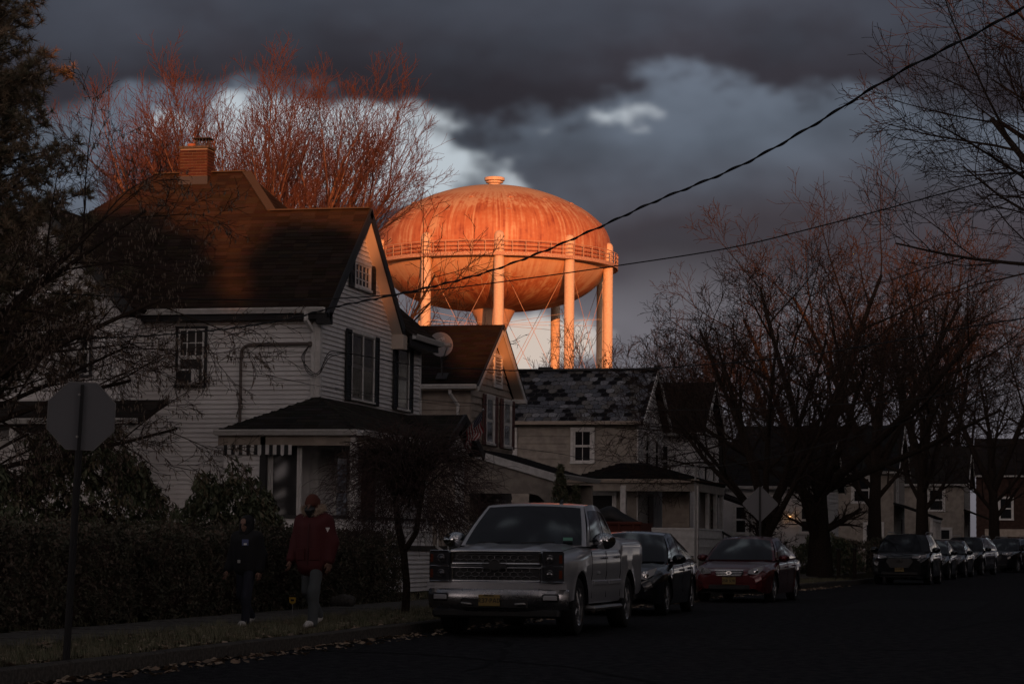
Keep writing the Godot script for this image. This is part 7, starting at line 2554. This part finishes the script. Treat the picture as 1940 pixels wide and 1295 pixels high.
func street_things() -> void:
	# stop sign seen from behind
	var s := thing("stop_sign", "back of a grey eight-sided road sign on a dark post at the left edge", "road sign", V(-9.44, 0.2, -21.4))
	var face := PackedVector2Array()
	for k in 8: face.append(Vector2(cos(PI / 8 + PI / 4 * k), sin(PI / 8 + PI / 4 * k)) * 0.352)
	var B := Basis(Vector3.UP, 0.24) * Basis(PZ, -0.035)
	var pb := Mb.new()
	pb.prism(face, Transform3D(B, V(0.075, 2.34, -0.035)), 0.006)
	var plt := part("plate", pb, M.sign_back, s)
	var rimm := Mb.new()
	for k in 8:
		var a := face[k] * 0.985
		var b := face[(k + 1) % 8] * 0.985
		rimm.bar(V(0.075, 2.34, -0.032) + B * V(a.x, a.y, 0), V(0.075, 2.34, -0.032) + B * V(b.x, b.y, 0), 0.006, 0.008, B.z)
	part("rim", rimm, M.steel, plt)
	var po := Mb.new()
	var c := PackedVector2Array([Vector2(-0.035, 0.016), Vector2(-0.035, 0.012), Vector2(-0.016, 0.008), Vector2(-0.013, -0.022), Vector2(0.013, -0.022), Vector2(0.016, 0.008), Vector2(0.035, 0.012), Vector2(0.035, 0.016), Vector2(0.012, 0.013), Vector2(0.009, -0.016), Vector2(-0.009, -0.016), Vector2(-0.012, 0.013)])
	c.reverse()
	po.prism(c, Transform3D(B * Basis(PX, -PI / 2), V(-0.012, -0.2, 0.0)), 2.84)
	part("post", po, M.dark_steel, s)
	for y in [2.14, 2.54]:
		var bo := Mb.new()
		bo.lathe(PackedVector2Array([Vector2(0.012, 0), Vector2(0.012, 0.008), Vector2(0.002, 0.01)]), Transform3D(Basis(PX, PI / 2), V(0.07 - 0.03 * (2.34 - y), y, 0.022)), 8)
		part("bolt", bo, M.steel, s)
	# diamond sign seen from behind
	s = thing("diamond_sign", "back of a grey diamond-shaped road sign on a thin post, before the many-stemmed tree", "road sign", V(-9.22, 0.37, -69.0))
	var dm := Mb.new()
	var q := PackedVector2Array([Vector2(0.5, 0.02), Vector2(0.48, 0.05), Vector2(0.03, 0.5), Vector2(-0.03, 0.5), Vector2(-0.5, 0.03), Vector2(-0.5, -0.03), Vector2(-0.03, -0.5), Vector2(0.03, -0.5), Vector2(0.5, -0.03)])
	dm.prism(q, Transform3D(Basis(Vector3.UP, 0.13), V(0, 2.3, -0.04)), 0.006)
	part("plate", dm, M.sign_back, s)
	var p2 := Mb.new()
	p2.box(V(0, 1.3, 0), V(0.06, 3.0, 0.05))
	part("post", p2, M.dark_steel, s)
	# yellow yard sign
	var ys := thing("yard_sign", "small yellow shield-shaped yard sign on a stake at the hedge's foot", "sign", V(-11.78, 0.23, -35.0))
	var yp := Mb.new()
	yp.prism(PackedVector2Array([Vector2(-0.055, 0.05), Vector2(-0.045, -0.03), Vector2(0, -0.06), Vector2(0.045, -0.03), Vector2(0.055, 0.05)]), Transform3D(Basis(Vector3.UP, 0.2), V(0, 0.28, 0)), 0.005)
	part("shield", yp, mat("sign_yellow", Color(0.45, 0.27, 0.03), 0.5), ys)
	var ym := Mb.new()
	ym.bbox(V(0.0, 0.285, 0.008), V(0.05, 0.03, 0.003), 0.001, Basis(Vector3.UP, 0.2))
	part("emblem", ym, M.trim_black, ys)
	var yk := Mb.new()
	yk.box(V(0, 0.08, -0.004), V(0.012, 0.4, 0.006))
	part("stake", yk, M.steel, ys)
	# dumpster with junk behind the pickup
	var d := thing("dumpster", "rust-red open skip heaped with dark junk behind the silver pickup", "skip", V(-14.1, 0.38, -71.6))
	var db := Mb.new()
	for e in [[V(0, 0.95, 0.9), V(2.2, 1.6, 0.06)], [V(0, 0.95, -0.9), V(2.2, 1.6, 0.06)], [V(1.08, 0.95, 0), V(0.06, 1.6, 1.8)], [V(-1.08, 0.95, 0), V(0.06, 1.6, 1.8)], [V(0, 0.2, 0), V(2.1, 0.06, 1.74)]]: db.bbox(e[0], e[1], 0.012)
	for k in 5: db.bbox(V(-0.9 + 0.45 * k, 0.95, 0.95), V(0.08, 1.5, 0.06), 0.01)
	db.bbox(V(0, 1.73, 0.93), V(2.3, 0.1, 0.1), 0.02)
	part("bin", db, mat("skip_red", Color(0.13, 0.03, 0.018), 0.7), d)
	var jk := Mb.new()
	flesh([[V(-0.7, 1.6, 0.2), V(0.0, 1.95, 0.1), 0.35, 0.3], [V(0.1, 1.9, 0.1), V(0.8, 1.65, 0.3), 0.28, 0.2], [V(0.2, 1.7, -0.3), V(-0.5, 1.8, -0.4), 0.35, 0.3]], 0.06, 0.05, jk)
	part("tarpaulin", jk, M.black_plastic, d)
	var bg := Mb.new()
	flesh([[V(-0.95, 1.85, 0.5), V(-0.85, 2.05, 0.5), 0.17, 0.12], [V(-0.75, 1.8, 0.6), V(-0.7, 1.86, 0.6), 0.14, 0.12]], 0.04, 0.04, bg)
	part("rubbish_bag", bg, M.trim_white, d)
	# thin pale pole before the slate house, posts at the drive, boulder
	var tp := thing("pipe_pole", "thin pale pole standing before the slate house's porch", "pole", V(-12.0, 0.3, -74.7))
	var tm := Mb.new()
	tm.tube(PackedVector3Array([V(0, -0.2, 0), V(0, 3.75, 0)]), PackedFloat32Array([0.035]), 8)
	tm.lathe(PackedVector2Array([Vector2(0.045, 3.72), Vector2(0.045, 3.8), Vector2(0.002, 3.83)]), Transform3D(), 8)
	part("shaft", tm, M.steel, tp)
	for k in 2:
		var pt := thing("drive_post", ["left dark wooden post beside the driveway apron", "right dark wooden post beside the driveway apron"][k], "post", [V(-8.15, 0.4, -80.5), V(-8.1, 0.42, -85.6)][k], 0.0, "posts at the driveway")
		var m := Mb.new()
		m.bbox(V(0, 0.45, 0), V(0.12, 1.1, 0.12), 0.02)
		part("post", m, M.bark, pt)
		var cpm := Mb.new()
		cpm.bbox(V(0, 1.02, 0), V(0.16, 0.05, 0.16), 0.015)
		part("cap", cpm, M.dark_steel, pt)
	rng.seed = 44
	for e in [[V(-12.55, 0.3, -40.0), "pale rounded stone on the lawn right of the round-headed tree", 0.2], [V(-10.9, 0.44, -97.5), "rounded grey boulder on the lawn left of the black SUV", 0.42]]:
		var bo := thing("boulder", e[1], "boulder", e[0])
		var bm := Mb.new()
		var r: float = e[2]
		flesh([[V(-r * 0.6, r * 0.3, 0), V(r * 0.6, r * 0.35, 0.05), r * 0.6, r * 0.5], [V(0, r * 0.6, 0), V(0.1, r * 0.5, -0.1), r * 0.5, r * 0.5]], r * 0.12, r * 0.1, bm)
		part("stone", bm, M.kerb, bo)
	# wires
	wire("overhead_cable", "thick twisted overhead cable from the top right corner down to the white house", [V(3.3, 6.75, -14.6), V(0.88, 6.063, -17.34), V(-0.47, 5.559, -18.91), V(-1.55, 5.306, -20.14), V(-2.36, 5.057, -21.08), V(-3.14, 4.858, -21.98), V(-4.13, 4.714, -23.11), V(-4.81, 4.593, -23.89), V(-5.70, 4.453, -24.90), V(-6.68, 4.357, -26.02), V(-7.95, 4.326, -27.46), V(-9.18, 4.330, -28.85), V(-10.31, 4.299, -30.13), V(-12.10, 4.355, -32.15), V(-15.17, 4.584, -35.61), V(-20.96, 5.111, -42.12), V(-22.1, 5.2, -43.4)], 0.0085, 0.0062)
	wire("overhead_cable", "thinner overhead cable crossing below the water tank's balcony", [V(3.3, 7.0, -29.6), V(1.52, 6.721, -30.86), V(-1.10, 6.273, -32.23), V(-2.54, 6.026, -32.98), V(-3.76, 5.832, -33.62), V(-5.05, 5.657, -34.29), V(-6.85, 5.545, -35.22), V(-8.98, 5.446, -36.32), V(-10.79, 5.397, -37.25), V(-12.06, 5.405, -37.89), V(-13.62, 5.483, -38.69), V(-16.65, 5.729, -40.21), V(-21.17, 6.214, -42.48), V(-22.1, 6.3, -43.2)], 0.0095)
	wire("service_cable", "service cable running past the house fronts to the white house's corner", [V(3.3, 4.8, -29.6), V(1.50, 4.633, -31.03), V(-1.54, 4.490, -34.23), V(-2.74, 4.403, -35.49), V(-3.95, 4.339, -36.76), V(-4.98, 4.328, -37.84), V(-6.08, 4.350, -38.99), V(-7.15, 4.381, -40.11), V(-8.30, 4.443, -41.31), V(-10.25, 4.598, -43.33), V(-11.70, 4.761, -44.84), V(-12.89, 4.904, -46.07), V(-14.40, 5.219, -47.63), V(-15.1, 5.36, -48.1)], 0.009, 0.004)
	for k in 3:
		var y: float = [0.0, 0.05, -0.06][k]
		wire("drip_loop", ["upper strand of the looped wires at the white house's corner", "middle strand of the looped wires at the white house's corner", "lowest strand of the looped wires at the white house's corner"][k], [V(-15.1, 5.36, -48.1), V(-15.45, 5.35 + y, -48.15), V(-15.6, 5.2 + y, -48.2), V(-15.72, 5.0 - absf(y), -48.22), V(-15.86, 4.93 - y * 0.6, -48.22), V(-16.02, 5.05 - y, -48.24), V(-16.08 - 0.03 * k, 5.3, -48.26), V(-15.98, 5.55, -48.3)], 0.008)
	wire("phone_line", "thin upper phone line from the white house's conduit across the street", [V(-17.38, 5.013, -47.94), V(-15.19, 4.557, -45.10), V(-12.69, 4.047, -41.85), V(-11.13, 3.846, -39.81), V(-8.83, 3.558, -36.82), V(-6.27, 3.288, -33.47), V(-3.62, 3.116, -30.00), V(-0.92, 3.2, -27.2), V(3.3, 4.6, -29.4)], 0.0045)
	wire("phone_line", "thin phone line sagging from the white house's side towards the tan house", [V(-17.3, 4.92, -48.1), V(-16.4, 4.8, -47.9), V(-15.6, 4.72, -50.5), V(-15.4, 4.82, -57.31), V(-15.5, 5.1, -61.8)], 0.005)
	wire("phone_line", "thin phone line in front of the slate house's upper wall", [V(-15.9, 4.1, -62.3), V(-12.84, 3.676, -57.45), V(-11.10, 3.371, -53.49), V(-8.28, 3.001, -47.06), V(-4.68, 2.9, -38.86), V(3.3, 4.5, -29.4)], 0.006)
	utility_pole("wooden utility pole by the right kerb, nearest the camera", V(3.4, 0.05, -14.4), 7.3)
	utility_pole("wooden utility pole by the right kerb, second from the camera", V(3.4, 0.1, -29.5), 7.6)
	utility_pole("wooden utility pole at the left beside the white house", V(-22.2, 0.15, -43.4), 7.0)

func _ready() -> void:
	camera_and_light()
	materials()
	ground()
	water_tower()
	white_house()
	tan_house()
	slate_house()
	far_houses()
	trees()
	behind_camera()
	vehicles()
	people()
	street_things()
